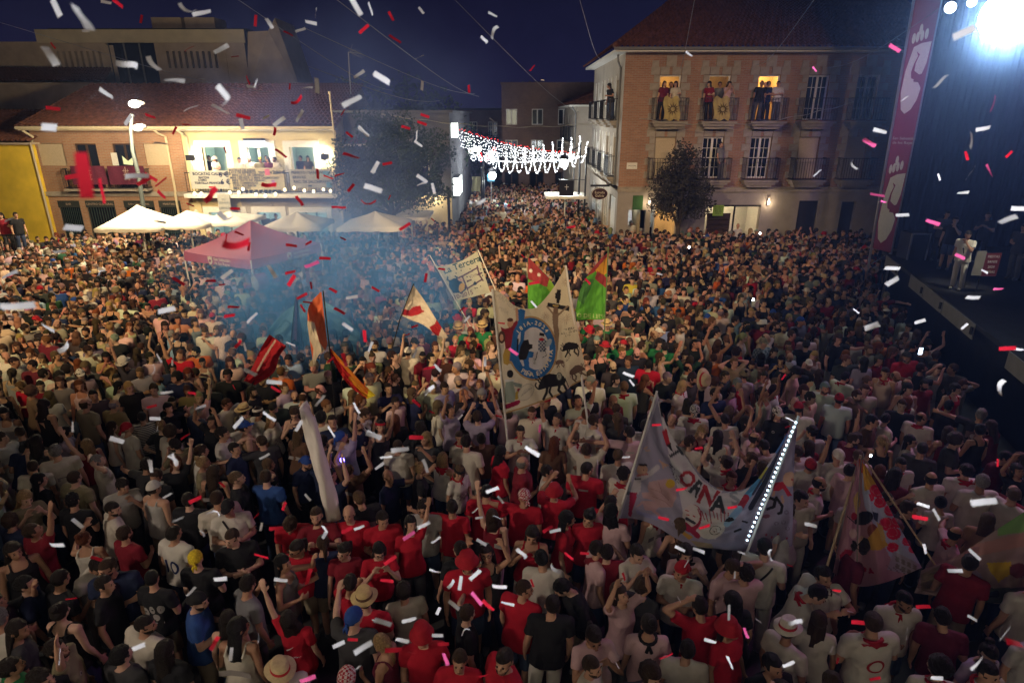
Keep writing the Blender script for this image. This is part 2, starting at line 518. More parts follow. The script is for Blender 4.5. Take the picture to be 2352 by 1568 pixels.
def c_short(p): return (p.y < -.030 and p.z < .058 + max(0, -p.y-.06)*.2) or p.z < -.062 or (p.z < -.005 and p.y < .022)
def c_long(p): return (p.y < -.034 and p.z < .060)
def c_cap(p): return p.z < .035
HAIR = {}
def make_hair():
    def fin(nm, b): HAIR[nm] = b.mesh('hair_' + nm, True)
    b = MB(); b.add(*shell(.085, .104, .108, cut=c_short, amp=.011, freq=52, n=26, k=18)); fin('short', b)
    b = MB(); b.add(*shell(.0815, .1005, .1025, cut=c_short, amp=.002)); fin('crop', b)
    b = MB(); b.add(*shell(.088, .105, .118, c=(0, .012, .032), cut=c_short, amp=.022, freq=55, n=26, k=18)); fin('tousled', b)
    b = MB(); b.add(*shell(.098, .116, .122, c=(0, .018, .034), cut=lambda p: (p.y < -.036 and p.z < .058) or p.z < -.075, amp=.022, freq=55)); fin('curly', b)
    b = MB(); b.add(*shell(.084, .103, .106, cut=lambda p: c_short(p) or p.z > .075 or (p.y < .0 and p.z > .035), amp=.003)); fin('balding', b)
    def drape(b, z1, w, y1, seed):
        rings = []
        for i, t in enumerate((0, .25, .5, .75, 1.0)):
            z = .05 + (z1 - .05) * t; ww = .086 + (w - .086) * t; yy = .045 + (y1 - .045) * t; dd = .055 - .022 * t
            ring = []
            for j in range(14):
                q = 2*math.pi*j/14
                a = 1 + .17 * math.sin(j*2.4 + seed + i*.6) + .06*math.sin(j*5.1+i)
                ring.append(Vector((ww*math.cos(q)*a, yy + dd*math.sin(q)*a - .028*abs(math.cos(q))**3, z)))
            rings.append(ring)
        b.add(*loft(rings))
    b = MB(); b.add(*shell(.089, .107, .110, cut=c_long, amp=.009, freq=50)); drape(b, -.30, .098, .085, 1.0); fin('long', b)
    b = MB(); b.add(*shell(.092, .109, .112, cut=c_long, amp=.010, freq=45)); drape(b, -.21, .115, .075, 2.0); fin('wavy', b)
    b = MB(); b.add(*shell(.084, .103, .106, cut=c_short, amp=.003)); b.tube([(0, .10, .06), (0, .145, .03), (0, .15, -.07), (0, .135, -.20)], [.022, .030, .028, .010], 8); fin('ponytail', b)
    b = MB(); b.add(*shell(.084, .103, .106, cut=c_short, amp=.003)); b.ell((0, .085, .115), (.045, .042, .040), None, 10, 8); fin('bun', b)
HATS = {}
def make_hats():
    def fin(nm, b): HATS[nm] = b.mesh('hat_' + nm, True)
    def rings(prof, n=20):
        return [[Vector((a*math.cos(2*math.pi*j/n), b*math.sin(2*math.pi*j/n)+.012, z + w*math.cos(2*math.pi*2*j/n))) for j in range(n)] for z, a, b, w in prof]
    b = MB(); b.add(*loft(rings([(.052, .150, .172, .012), (.058, .152, .174, .012), (.062, .092, .110, .0), (.105, .088, .106, 0), (.152, .078, .092, -.004), (.160, .055, .068, -.008), (.148, .020, .024, 0)])))
    V, F = loft(rings([(.064, .0945, .1125, 0), (.066, .0955, .1135, 0), (.092, .0920, .1100, 0), (.094, .0895, .1075, 0)])); b.add(V, F, 1); fin('fedora', b)
    b = MB(); b.add(*loft(rings([(.012, .135, .150, 0), (.016, .137, .152, 0), (.062, .094, .112, 0), (.120, .086, .100, 0), (.142, .072, .084, 0), (.146, .03, .036, 0)]))); fin('bucket', b)
    V, F = shell(.088, .108, .112, cut=c_cap)
    b = MB(); b.add(V, F)
    vis = []
    for row, (yy, zz, ww) in enumerate(((-.052, .053, .070), (-.115, .050, .070), (-.150, .040, .055), (-.165, .034, .030))):
        vis.append([Vector((x*ww, yy + .028*x*x, zz - .012*x*x)) for x in (-1, -.6, -.2, .2, .6, 1)])
    W = [p for r in vis for p in r]; FF = [(i*6+j, i*6+j+1, i*6+j+7, i*6+j+6) for i in range(3) for j in range(5)]
    b.add(W, FF, 1); b.add([p - Vector((0, 0, .005)) for p in W], [f[::-1] for f in FF], 1)
    b.ell((0, .014, .142), (.010, .010, .005), None, 6, 4); fin('cap', b)
    V, F = shell(.0885, .1085, .110, cut=lambda p: p.z < .022 - p.y*.25, n=28, k=20, amp=.003)
    b = MB(); b.add(V, F); b.ell((0, .125, .005), (.024, .020, .022), None, 8, 6)
    b.tube([(0, .125, .0), (.018, .150, -.04), (.03, .150, -.09)], [.012, .018, .004], 6); b.tube([(0, .125, .0), (-.018, .148, -.035), (-.022, .155, -.08)], [.012, .018, .004], 6); fin('bandana', b)
    b = MB(); b.add(*loft(rings([(.040, .0895, .1100, 0), (.044, .0935, .1140, 0), (.078, .0905, .1085, 0), (.082, .0840, .1020, 0)]))); fin('headband', b)
EXTRA = {}
def make_extras():
    # neckerchief: rolled collar and a triangle down the back (neck frame)
    b = MB()
    ring = [(.088*math.cos(q), .078*math.sin(q)+.006, .012 + .022*math.sin(q)) for q in [2*math.pi*j/12 for j in range(13)]]
    b.tube(ring, .019, 7)
    V = []; F = []
    for i in range(5):
        t = i/4
        for j in range(7):
            x = (j-3)/3
            V.append(Vector((x*.125*(1-t), .084 + .030*t + .030*(1-t)*(1-abs(x)) - .012, .03 - .19*t - .03*abs(x)*(1-t))))
    for i in range(4):
        for j in range(6): F.append((i*7+j, i*7+j+1, i*7+j+8, i*7+j+7))
    b.add(V, F); b.add([p + Vector((0, -.012, 0)) for p in V], [f[::-1] for f in F])
    b.ell((0, -.080, -.008), (.022, .018, .020), None, 7, 5)
    b.tube([(0, -.085, -.012), (.028, -.105, -.09)], [.016, .020], 6); b.tube([(0, -.085, -.012), (-.026, -.105, -.085)], [.016, .019], 6)
    EXTRA['neckerchief'] = b.mesh('neckerchief', True)
    # beard (head frame)
    V, F = ellipsoid((0, -.030, -.052), (.060, .078, .062), None, 16, 10)
    F = [f for f in F if (lambda p: p.z < -.030 - .9*max(0, -.085-p.y) and p.y < .035 and not (p.y < -.085 and p.z > -.062))(sum((V[i] for i in f), Vector())/len(f))]
    b = MB(); b.add(V, F); EXTRA['beard'] = b.mesh('beard', True)
    # glasses (head frame)
    b = MB()
    for g in (1, -1):
        ring = [(g*.032 + .024*math.cos(q), -.103, .008 + .019*math.sin(q)) for q in [2*math.pi*j/10 for j in range(11)]]
        b.tube(ring, .003, 5); b.tube([(g*.056, -.101, .012), (g*.080, -.06, .012), (g*.082, .01, .006)], .003, 5)
    b.tube([(-.009, -.104, .010), (.009, -.104, .010)], .003, 5); EXTRA['glasses'] = b.mesh('glasses')
    b = MB()
    for g in (1, -1):
        b.ell((g*.031, -.102, .008), (.029, .007, .020), None, 10, 6); b.tube([(g*.056, -.100, .012), (g*.080, -.06, .012), (g*.082, .01, .006)], .004, 5)
    EXTRA['sunglasses'] = b.mesh('sunglasses')
    b = MB(); b.ell((.115, -.045, .047), (.050, .125, .048), None, 9, 6); EXTRA['shoe'] = b.mesh('shoe', True)
    b = MB(); b.add(*loft([[Vector((r*math.cos(2*math.pi*j/10), r*math.sin(2*math.pi*j/10), z)) for j in range(10)] for z, r in ((-.06, .030), (.06, .042))])); EXTRA['cup'] = b.mesh('cup')

# pose list: left arm, right arm, lean, head yaw, head pitch, woman, bulk, head roll
POSES = [
    ('down', 'down', 0, 0, 0, False, 1.0, 0),        # 0
    ('down', 'fold', 3, 20, 5, False, 1.0, 4),       # 1
    ('fold', 'fold', 2, -18, 8, False, 1.06, -3),    # 2
    ('clap', 'clap', 0, 12, -6, False, .96, 0),      # 3
    ('down', 'high', -3, -25, -14, False, 1.0, 0),   # 4
    ('up', 'up', -4, 0, -16, False, .97, 5),         # 5
    ('head', 'down', 4, 10, 12, False, 1.0, 0),      # 6
    ('phone', 'phone', 0, 0, -8, False, .98, 0),     # 7
    ('round', 'down', 2, 30, 5, False, 1.04, 0),     # 8
    ('hip', 'fold', 0, 38, 0, False, 1.18, 0),       # 9
    ('fold', 'down', 16, -15, 22, False, 1.0, 0),    # 10 bending
    ('back', 'back', -3, 0, -4, False, .98, 0),      # 11
    ('pole', 'pole', 0, 0, -10, False, 1.0, 0),      # 12
    ('high', 'pole', -2, 10, -18, False, .96, 0),    # 13
    ('down', 'down', 1, -55, 2, False, 1.22, 3),     # 14 stout
    ('down', 'down', 0, 15, 3, True, 1.0, -4),       # 15
    ('fold', 'down', 2, -30, 6, True, .97, 6),       # 16
    ('face', 'face', 4, 0, 10, True, .98, 0),        # 17
    ('high', 'down', -2, 18, -10, True, .95, 8),     # 18
    ('phone', 'fold', 0, -10, -4, True, 1.02, 0),    # 19
    ('up', 'up', -3, 8, -12, True, .96, -6),         # 20
    ('hip', 'down', 0, 40, 0, True, 1.12, 0),        # 21
    ('fold', 'fold', 20, 0, 18, True, 1.0, 0),       # 22 bending
    ('point', 'down', 2, -20, -3, False, 1.0, 0),    # 23
    ('face', 'down', 0, 25, 14, False, 1.0, 0),      # 24
    ('cross', 'cross', 0, -40, 4, False, 1.05, 0),   # 25
]
class Variant: pass
VARS = []
def poly_mesh(name, V, F, mi=None, smooth=True):
    me = bpy.data.meshes.new(name); me.from_pydata([tuple(map(float, p)) for p in V], [], F)
    if mi is not None: me.polygons.foreach_set('material_index', mi)
    if smooth: me.polygons.foreach_set('use_smooth', [True]*len(me.polygons))
    me.update(); return me

def wrinkle(V, seed, amp=.007):
    out = V.copy()
    for i, p in enumerate(V):
        n1 = mnoise.noise_vector(Vector((p[0]*9+seed, p[1]*9, p[2]*5)))
        n2 = mnoise.noise_vector(Vector((p[0]*24+seed, p[1]*24, p[2]*15)))
        out[i] += np.array(n1)*amp*1.3 + np.array(n2)*amp*.6
    return out

def make_variants():
    for i, sp_ in enumerate(POSES):
        p = Pose(*sp_); v = Variant(); v.p = p; v.fem = p.fem; v.idx = i
        b = p.body()
        hv, hf = evaluate(b.v, b.f, voxel=.0105, smooth=2, target=3600)
        fb = face_bits(p)
        n = len(hv)
        V = np.vstack([hv, np.array([tuple(q) for q in fb.v], np.float32)])
        F = hf + [tuple(n + k for k in f) for f in fb.f]
        v.body = poly_mesh('person', V, F, [0]*len(hf) + fb.m)
        keep = [f for f in hf if min(hv[k][2] for k in f) > .86]
        lv, lf = evaluate(hv, keep, ratio=420/max(1, len(keep)))
        v.lo_body = (lv, lf, fb)
        lv, lf = evaluate(hv, keep, ratio=210/max(1, len(keep)))
        v.far_body = (lv, lf)
        v.shirt = {}; v.lo_shirt = {}
        kinds = ['tee', 'tank'] if i not in (0, 2, 10, 16) else ['tee', 'tank', 'long']
        for k in kinds:
            s = p.shirt(k)
            sv, sf = evaluate(s.v, s.f, voxel=.015, smooth=3, target=1500)
            sv = wrinkle(sv, i*3.1, .0095)
            v.shirt[k] = poly_mesh('shirt', sv, sf); v.shirt_arr = getattr(v, 'shirt_arr', {}); v.shirt_arr[k] = (sv, sf)
            if k != 'long':
                v.lo_shirt[k] = (evaluate(sv, sf, ratio=170/len(sf)), evaluate(sv, sf, ratio=84/len(sf)))
        t = p.trousers(); v.trousers = t.mesh('trousers', True)
        t = p.trousers(True); v.shorts = poly_mesh('shorts', *evaluate(t.v, t.f, voxel=.022, smooth=2, target=420))
        v.skirt = skirt_mb(p).mesh('skirt', True) if p.fem else None
        VARS.append(v)
    make_hair(); make_hats(); make_extras()
make_variants()
# ------------------------------------------------------------------ setting
M_asphalt = mat('asphalt', (.045, .044, .043), .9, .35, 1.5, bump=.3, bscale=40)
M_white = mat('white_paint', (.74, .72, .67), .7, .06)
M_cream = mat('cream_render', (.62, .53, .36), .85, .10, 1.2, bump=.15, bscale=50)
M_ochre = mat('ochre_render', (.62, .52, .29), .85, .12, 1.2, bump=.2, bscale=40)
M_yellow = mat('yellow_render', (.86, .60, .05), .85, .14, 1.4, bump=.25, bscale=30)
M_greyrender = mat('grey_render', (.42, .37, .31), .85, .12, 1.2, bump=.15, bscale=50)
M_stone = mat('pale_stone', (.33, .29, .24), .8, .14, 5, bump=.25, bscale=30)
M_panel = mat('stone_panel', (.30, .27, .25), .7, .12, 2, bump=.1)
M_beige = mat('beige_render', (.48, .38, .28), .85, .12, 1.5, bump=.2, bscale=40)
M_tile = mat('roof_tile', (.15, .058, .035), .8, .35, 3.5, bump=.2)
M_dark = mat('dark_metal', (.02, .02, .022), .5, .1)
M_iron = mat('black_iron', (.012, .012, .014), .45, 0)
M_grey = mat('grey_metal', (.22, .22, .22), .45, .1)
M_glass = mat('window_glass', (.012, .016, .024), .12, 0, spec=.6)
M_blind = mat('roller_blind', (.52, .43, .30), .7, .06)
M_wood = mat('dark_wood', (.06, .035, .02), .6, .2)
M_pole = mat('flag_pole', (.45, .33, .20), .6, .15)
M_cloth_w = mat('white_cloth', (.70, .66, .58), .85, .06, bump=.2, bscale=18)
M_brick_l = brick_mat('brick_left', (.40, .21, .115), (.33, .165, .09), (.34, .27, .20))
M_brick_r = brick_mat('brick_right', (.38, .20, .125), (.30, .15, .095), (.32, .25, .19))
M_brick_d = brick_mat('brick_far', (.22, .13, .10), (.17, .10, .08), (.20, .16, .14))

g = MB(); g.add([(-150,-40,0),(150,-40,0),(150,300,0),(-150,300,0)], [(0,1,2,3)])
tag(g.build('ground', M_asphalt), kind='structure')

def wall_holes(b, x0, x1, z0, z1, Y, holes, depth=.22, m=0, mr=None, flip=None):
    """front wall in the plane Y with recessed openings; flip(p) turns it into another plane"""
    f = flip or (lambda p: p)
    xs = sorted({x0, x1, *[h[0] for h in holes], *[h[1] for h in holes]}); zs = sorted({z0, z1, *[h[2] for h in holes], *[h[3] for h in holes]})
    mr = m if mr is None else mr
    for i in range(len(xs)-1):
        for j in range(len(zs)-1):
            cx_, cz_ = (xs[i]+xs[i+1])/2, (zs[j]+zs[j+1])/2
            if any(h[0] < cx_ < h[1] and h[2] < cz_ < h[3] for h in holes): continue
            b.add([f(Vector(p)) for p in ((xs[i],Y,zs[j]),(xs[i+1],Y,zs[j]),(xs[i+1],Y,zs[j+1]),(xs[i],Y,zs[j+1]))], [(0,1,2,3)], m)
    for a, c, d, e in holes:
        q = [(a,d),(c,d),(c,e),(a,e)]
        for k in range(4):
            (p0, p1), (r0, r1) = q[k], q[(k+1) % 4]
            b.add([f(Vector(p)) for p in ((p0,Y,p1),(p0,Y+depth,p1),(r0,Y+depth,r1),(r0,Y,r1))], [(0,1,2,3)], mr)

def window(parent, x0, x1, z0, z1, Y, leaves=2, rows=4, cols=2, frame=M_white, flip=None, name='window', glass=None):
    f = flip or (lambda p: p)
    b = MB()
    def bx(a, c): 
        n = len(b.v); b.box(a, c); b.v[n:] = [tuple(f(Vector(p))) for p in b.v[n:]]
    w = .07
    bx((x0, Y-.03, z0), (x0+w, Y+.03, z1)); bx((x1-w, Y-.03, z0), (x1, Y+.03, z1))
    bx((x0+w, Y-.03, z0), (x1-w, Y+.03, z0+w)); bx((x0+w, Y-.03, z1-w), (x1-w, Y+.03, z1))
    lw = (x1 - x0 - 2*w) / leaves
    for i in range(1, leaves): bx((x0+w+lw*i-.05, Y-.026, z0+w), (x0+w+lw*i+.05, Y+.026, z1-w))
    for i in range(leaves):
        a = x0 + w + lw*i; 
        for c in range(1, cols): bx((a+lw*c/cols-.012, Y-.020, z0+w), (a+lw*c/cols+.012, Y+.012, z1-w))
        for r in range(1, rows): 
            zz = z0 + w + (z1-z0-2*w)*r/rows
            bx((a, Y-.018, zz-.012), (a+lw, Y+.010, zz+.012))
    o = b.build(name, frame, parent)
    p = MB(); p.add([f(Vector(q)) for q in ((x0+w,Y+.022,z0+w),(x1-w,Y+.022,z0+w),(x1-w,Y+.022,z1-w),(x0+w,Y+.022,z1-w))], [(0,1,2,3)])
    p.build('pane', glass or M_glass, o)
    return o

def blind(parent, x0, x1, z0, z1, Y, m=M_blind, flip=None):
    f = flip or (lambda p: p)
    b = MB(); n = int((z1-z0)/.055); V = []
    for i in range(n+1):
        z = z0 + (z1-z0)*i/n
        V += [f(Vector((x0, Y, z))), f(Vector((x1, Y, z))), f(Vector((x0, Y-.012, z+.03))), f(Vector((x1, Y-.012, z+.03)))]
    F = []
    for i in range(n):
        k = i*4; F += [(k, k+1, k+3, k+2), (k+2, k+3, k+5, k+4)]
    b.add(V, F); return b.build('roller_blind', m, parent)

def balcony(parent, x0, x1, z, Y, dep=.65, h=1.0, corbel=True, flip=None, rail=M_iron):
    f = flip or (lambda p: p)
    b = MB()
    def bx(bb, a, c):
        n = len(bb.v); bb.box(a, c); bb.v[n:] = [tuple(f(Vector(p))) for p in bb.v[n:]]
    bx(b, (x0, Y-dep, z-.10), (x1, Y-.003, z))
    if corbel:
        bx(b, (x0+.10, Y-dep+.10, z-.22), (x1-.10, Y-.003, z-.102)); bx(b, (x0+.22, Y-dep+.22, z-.34), (x1-.22, Y-.003, z-.222))
    o = b.build('balcony', M_stone, parent)
    r = MB()
    for zz in (z+.06, z+h): 
        bx(r, (x0+.02, Y-dep+.02, zz-.015), (x1-.02, Y-dep+.05, zz+.015))
        for xx in (x0+.02, x1-.05): bx(r, (xx, Y-dep+.052, zz-.015), (xx+.03, Y-.003, zz+.015))
    n = int((x1-x0)/.12)
    for i in range(n+1):
        xx = x0 + .03 + (x1-x0-.06)*i/n
        bx(r, (xx-.008, Y-dep+.028, z+.077), (xx+.008, Y-dep+.044, z+h-.017))
    for xx in (x0+.03, x1-.04):
        for k in range(1, 5): bx(r, (xx, Y-dep+dep*k/5, z+.077), (xx+.014, Y-dep+dep*k/5+.014, z+h-.017))
    r.build('railing', rail, o)
    return o

def tiles(parent, A, B, D, C, pitch=.24, row=.42, m=M_tile):
    """curved clay tiles over the sloping quad A-B (eave) to D-C (ridge)"""
    A, B, C, D = Vector(A), Vector(B), Vector(C), Vector(D)
    nc = max(2, int(((B-A).length) / pitch)); nr = max(2, int((D-A).length / row))
    nrm = (B-A).cross(D-A).normalized()
    if nrm.z < 0: nrm = -nrm
    seg = 6; V = []; F = []
    for r in range(nr):
        for e in (0, 1):
            t = (r + e) / nr
            L_, R_ = A.lerp(D, t), B.lerp(C, t)
            lift = .035 if e == 0 else .0
            for c in range(nc):
                for s in range(seg + 1 if c == nc - 1 else seg):
                    q = s / seg
                    hgt = .075 * math.sin(math.pi * min(1, q / .62)) if q < .62 else -.02 * math.sin(math.pi * (q - .62) / .38)
                    V.append(L_.lerp(R_, (c + q) / nc) + nrm * (hgt + lift))
        n = nc * seg + 1; k = r * 2 * n
        for j in range(n - 1): F.append((k + j, k + j + 1, k + n + j + 1, k + n + j))
        if r > 0:
            for j in range(n - 1): F.append((k - n + j, k - n + j + 1, k + j + 1, k + j))
    b = MB(); b.add(V, F)
    return tag(b.build('roof_tiles', m, parent), kind='stuff')

def downpipe(parent, pts, r=.05, m=M_cream):
    b = MB(); b.tube(pts, r, 8); return b.build('downpipe', m, parent)

def bulb_lamp(nm, parent, loc, r, col, strength, power=None):
    b = MB(); b.ell(loc, (r, r, r), None, 10, 8); o = b.build(nm, glow('glow_%s_%g' % (nm, strength), col, strength), parent, True)
    return o

# ================================================================== right-hand brick building
RY = 31.0; RX0, RX1 = 5.17, 19.6
rb = empty('brick_building', (12, RY, 0), 'three storey brick building with iron balconies and stone window surrounds on the right', 'building')
WX = [7.28 + 2.28*i for i in range(5)]
up_h = [(x-.50, x+.50, 6.66, 8.62) for x in WX]; lo_h = [(x-.50, x+.50, 4.02, 5.92) for x in WX]
gf_h = [(5.75, 6.62, .0, 2.50), (6.85, 8.15, .0, 2.75), (9.55, 12.25, .9, 2.75), (14.1, 15.1, .0, 2.95), (16.2, 16.9, .0, 2.9)]
b = MB(); wall_holes(b, RX0, RX1, 3.62, 9.55, RY, up_h + lo_h, .24); b.build('wall', M_brick_r, rb)
b = MB(); wall_holes(b, RX0, RX1, 0, 3.38, RY, gf_h, .30); b.build('ground_floor_wall', M_panel, rb)
b = MB(); b.box((RX0-.06, RY-.12, 3.382), (RX1, RY+.05, 3.50)); b.box((RX0-.03, RY-.06, 3.502), (RX1, RY+.05, 3.618)); b.build('string_course', M_stone, rb)
# eave board and gutter
b = MB(); b.box((RX0-.55, RY-.55, 9.552), (RX1+.3, RY+.1, 9.66)); b.box((RX0-.55, RY+.102, 9.552), (RX0+.1, 42.5, 9.66)); b.build('eave', M_white, rb)
b = MB(); b.tube([(RX0-.62, RY-.60, 9.68), (RX1+.3, RY-.60, 9.68)], .07, 8); b.build('gutter', M_grey, rb)
RIDGE = [(9.6, 37.4, 13.4), (RX1+.3, 37.4, 13.4)]
tiles(rb, (RX0-.62, RY-.62, 9.72), (RX1+.3, RY-.62, 9.72), RIDGE[0], RIDGE[1])
tiles(rb, (RX0-.62, 43.0, 9.72), (RX0-.62, RY-.62, 9.72), (9.6, 37.6, 13.4), RIDGE[0])
for i in range(26):
    t = i/25; p0 = Vector((RX0-.62, RY-.62, 9.78)).lerp(Vector((9.6, 37.4, 13.46)), t)
    d = (Vector((9.6, 37.4, 13.46)) - Vector((RX0-.62, RY-.62, 9.78))).normalized()
    if i == 0:
        rt = MB(); rt.tube([(0,0,0), d*.20, d*.40], [.11, .12, .10], 7); rt_me = rt.mesh('ridge_tile', True); rt_me.materials.append(M_tile)
    o = link('ridge_tile', rt_me); o.parent = rb; o.matrix_parent_inverse = rb.matrix_basis.inverted(); o.location = p0
# window surrounds of toothed stones (shared meshes)
def stone_me(w, h):
    b = MB(); b.box((-w/2, -.045, -h/2), (w/2, .0, h/2)); me = b.mesh('quoin_stone'); me.materials.append(M_stone); return me
ST = {k: stone_me(*k) for k in ((.26,.30), (.42,.30), (.40,.34), (.46,.46), (1.0,.16), (.30,.26))}
def put_stone(k, x, z, y=RY, parent=rb):
    o = link('quoin_stone', ST[k]); o.parent = parent; o.matrix_parent_inverse = parent.matrix_basis.inverted(); o.location = (x, y-.003, z)
def surround(x, z0, z1, y=RY):
    n = 6; hh = (z1 - z0) / n
    for s in (-1, 1):
        for i in range(n):
            w = (.26,.30) if i % 2 else (.42,.30)
            put_stone(w, x + s*(.502 + w[0]/2), z0 + hh*(i+.5), y)
    for j, dx in enumerate((-.72, -.28, .28, .72)):
        put_stone((.40,.34), x + dx*.98, z1 + .175, y)
    put_stone((.30,.26), x - .72, z1 + .48, y); put_stone((.30,.26), x + .72, z1 + .48, y); put_stone((.46,.46), x, z1 + .235 if False else z1 + .58, y)
for i, x in enumerate(WX):
    surround(x, 6.66, 8.62); surround(x, 4.02, 5.92)
    balcony(rb, x-.82, x+.82, 6.62, RY); balcony(rb, x-.82, x+.82, 3.98, RY)
M_room = mat('room_wall', (.62, .47, .26), .9, .05)
def room(parent, x0, x1, z0, z1, Y, power, col, dep=2.0, m=None):
    b = MB()
    V = [(x0-.5,Y,z0-.01),(x1+.5,Y,z0-.01),(x1+.5,Y+dep,z0-.01),(x0-.5,Y+dep,z0-.01),(x0-.5,Y,z1+.4),(x1+.5,Y,z1+.4),(x1+.5,Y+dep,z1+.4),(x0-.5,Y+dep,z1+.4)]
    b.add(V, [(0,1,2,3),(4,7,6,5),(0,3,7,4),(1,5,6,2),(2,6,7,3)]); o = b.build('room', m or M_room, parent)
    if power: 
        bulb_lamp('ceiling_bulb', o, ((x0+x1)/2+.2, Y+dep*.6, z1+.22), .07, col, 6)
        lamp('room_light', 'POINT', ((x0+x1)/2+.2, Y+dep*.6, z1+.05), power, col, o, size=.08)
    return o
for i, (x0, x1, z0, z1) in enumerate(up_h):
    if i < 3: room(rb, x0, x1, z0, z1, RY+.243, (22, 6, 80)[i], (1, .62, .22)); b = MB(); b.box((x0, RY+.10, z0), (x0+.06, RY+.16, z1)); b.box((x1-.06, RY+.10, z0), (x1, RY+.16, z1)); b.box((x0+.062, RY+.10, z1-.06), (x1-.062, RY+.16, z1)); b.build('door_frame', M_white, rb)
    else: window(rb, x0, x1, z0, z1, RY+.16)
for i, (x0, x1, z0, z1) in enumerate(lo_h):
    if i in (0, 3, 4): blind(rb, x0, x1, z0, z1, RY+.14)
    else: window(rb, x0, x1, z0, z1, RY+.16)
# shops on the ground floor
room(rb, 5.75, 6.62, 0, 2.5, RY+.302, 60, (.85, .95, 1.0), 2.2, M_white)
room(rb, 6.9, 8.1, 0, 2.7, RY+.302, 90, (1, .70, .38), 2.2)
room(rb, 9.7, 12.1, .9, 2.7, RY+.302, 70, (1, .78, .45), 2.4, M_white)
b = MB(); b.box((9.56, RY-.25, .85), (12.24, RY+.28, .95)); b.build('counter', M_wood, rb)
b = MB(); b.box((10.95, RY+.05, .96), (11.02, RY+.11, 2.74)); b.box((9.56, RY+.05, 2.66), (12.24, RY+.11, 2.745)); b.build('shop_frame', M_dark, rb)
b = MB(); b.box((9.75, RY+.3, 1.2), (10.9, RY+.34, 2.3)); 
for k in range(4): b.box((9.8, RY+.18, 1.25+.25*k), (10.85, RY+.30, 1.28+.25*k))
b.build('bottle_shelf', M_wood, rb)
b = MB(); b.box((9.9, RY-.02, 2.22), (10.42, RY-.004, 2.74)); o = b.build('paper_notice', mat('lime_paper', (.38, .62, .08), .8, .04), rb)
M_ink = mat('ink', (.02, .02, .025), .8, 0)
for k in range(4): write('MENU DEL DIA'[:12-k*2], (10.16, RY-.026, 2.64-.10*k), .075, M_ink, o)
b = MB(); b.box((5.92, RY-.03, 2.52), (6.42, RY-.004, 3.2)); b.build('green_board', mat('green_board', (.035, .10, .03), .8, .1), rb)
for x in (6.72, 12.55):
    b = MB(); b.box((x-.05, RY-.10, 2.76), (x+.05, RY-.004, 3.10)); o = b.build('wall_lamp', M_white, rb); bulb_lamp('lamp_glass', o, (x, RY-.13, 2.9), .055, (1, .8, .55), 14)
    lamp('wall_light', 'POINT', (x, RY-.25, 2.85), 16, (1, .75, .45), o, size=.05)
for x0, x1, z1 in ((14.1, 15.1, 2.95), (16.2, 16.9, 2.9)):
    b = MB(); b.box((x0, RY+.2, 0), (x1, RY+.25, z1)); b.build('door', M_dark, rb)
b = MB(); b.box((RX0+.35, RY-.02, 4.45), (RX0+.85, RY-.003, 4.75)); o = b.build('street_name_plate', M_white, rb); write('CALLE REAL', (RX0+.6, RY-.026, 4.6), .075, M_ink, o)
downpipe(rb, [(RX0-.3, RY+.3, 9.5), (RX0-.28, RY+.3, 9.2), (RX0-.06, RY+.9, 9.0), (RX0-.06, RY+.9, 3.6)], .05, M_grey)
# side facade along the street (plane x = RX0)
SF = lambda p: Vector((RX0 + (p.y - RY), RY + (p.x - RX0), p.z))
sy = [RX0 + 1.6 + 2.6*i for i in range(4)]
s_up = [(y-.45, y+.45, 6.66, 8.5) for y in sy]; s_lo = [(y-.45, y+.45, 4.02, 5.85) for y in sy]
s_gf = [(y-1.0, y+1.0, .1, 3.0) for y in sy]
b = MB(); wall_holes(b, RX0, RX0+11.3, 3.62, 9.55, RY, s_up + s_lo, .2, flip=SF); wall_holes(b, RX0, RX0+11.3, 0, 3.38, RY, s_gf, .2, flip=SF)
b.build('side_wall', M_greyrender, rb)
for h in s_up + s_lo:
    window(rb, h[0], h[1], h[2], h[3], RY+.14, flip=SF)
    balcony(rb, h[0]-.25, h[1]+.25, h[2]-.03, RY, .45, flip=SF)
    for s in (h[0]-.16, h[1]+.04):
        b = MB(); b.box((s, RY-.04, h[2]), (s+.12, RY-.003, h[3]+.2)); b.v = [tuple(SF(Vector(p))) for p in b.v]; b.build('surround', M_white, rb)
for y in sy[:3]:
    for z in (7.7, 5.0):
        b = MB(); b.ell((y+1.3, RY-.01, z), (.22, .04, .42), None, 14, 8); b.v = [tuple(SF(Vector(p))) for p in b.v]; b.build('oval_medallion', M_white, rb, True)
for h in s_gf: window(rb, h[0], h[1], h[2], h[3], RY+.12, leaves=3, rows=2, cols=1, flip=SF)

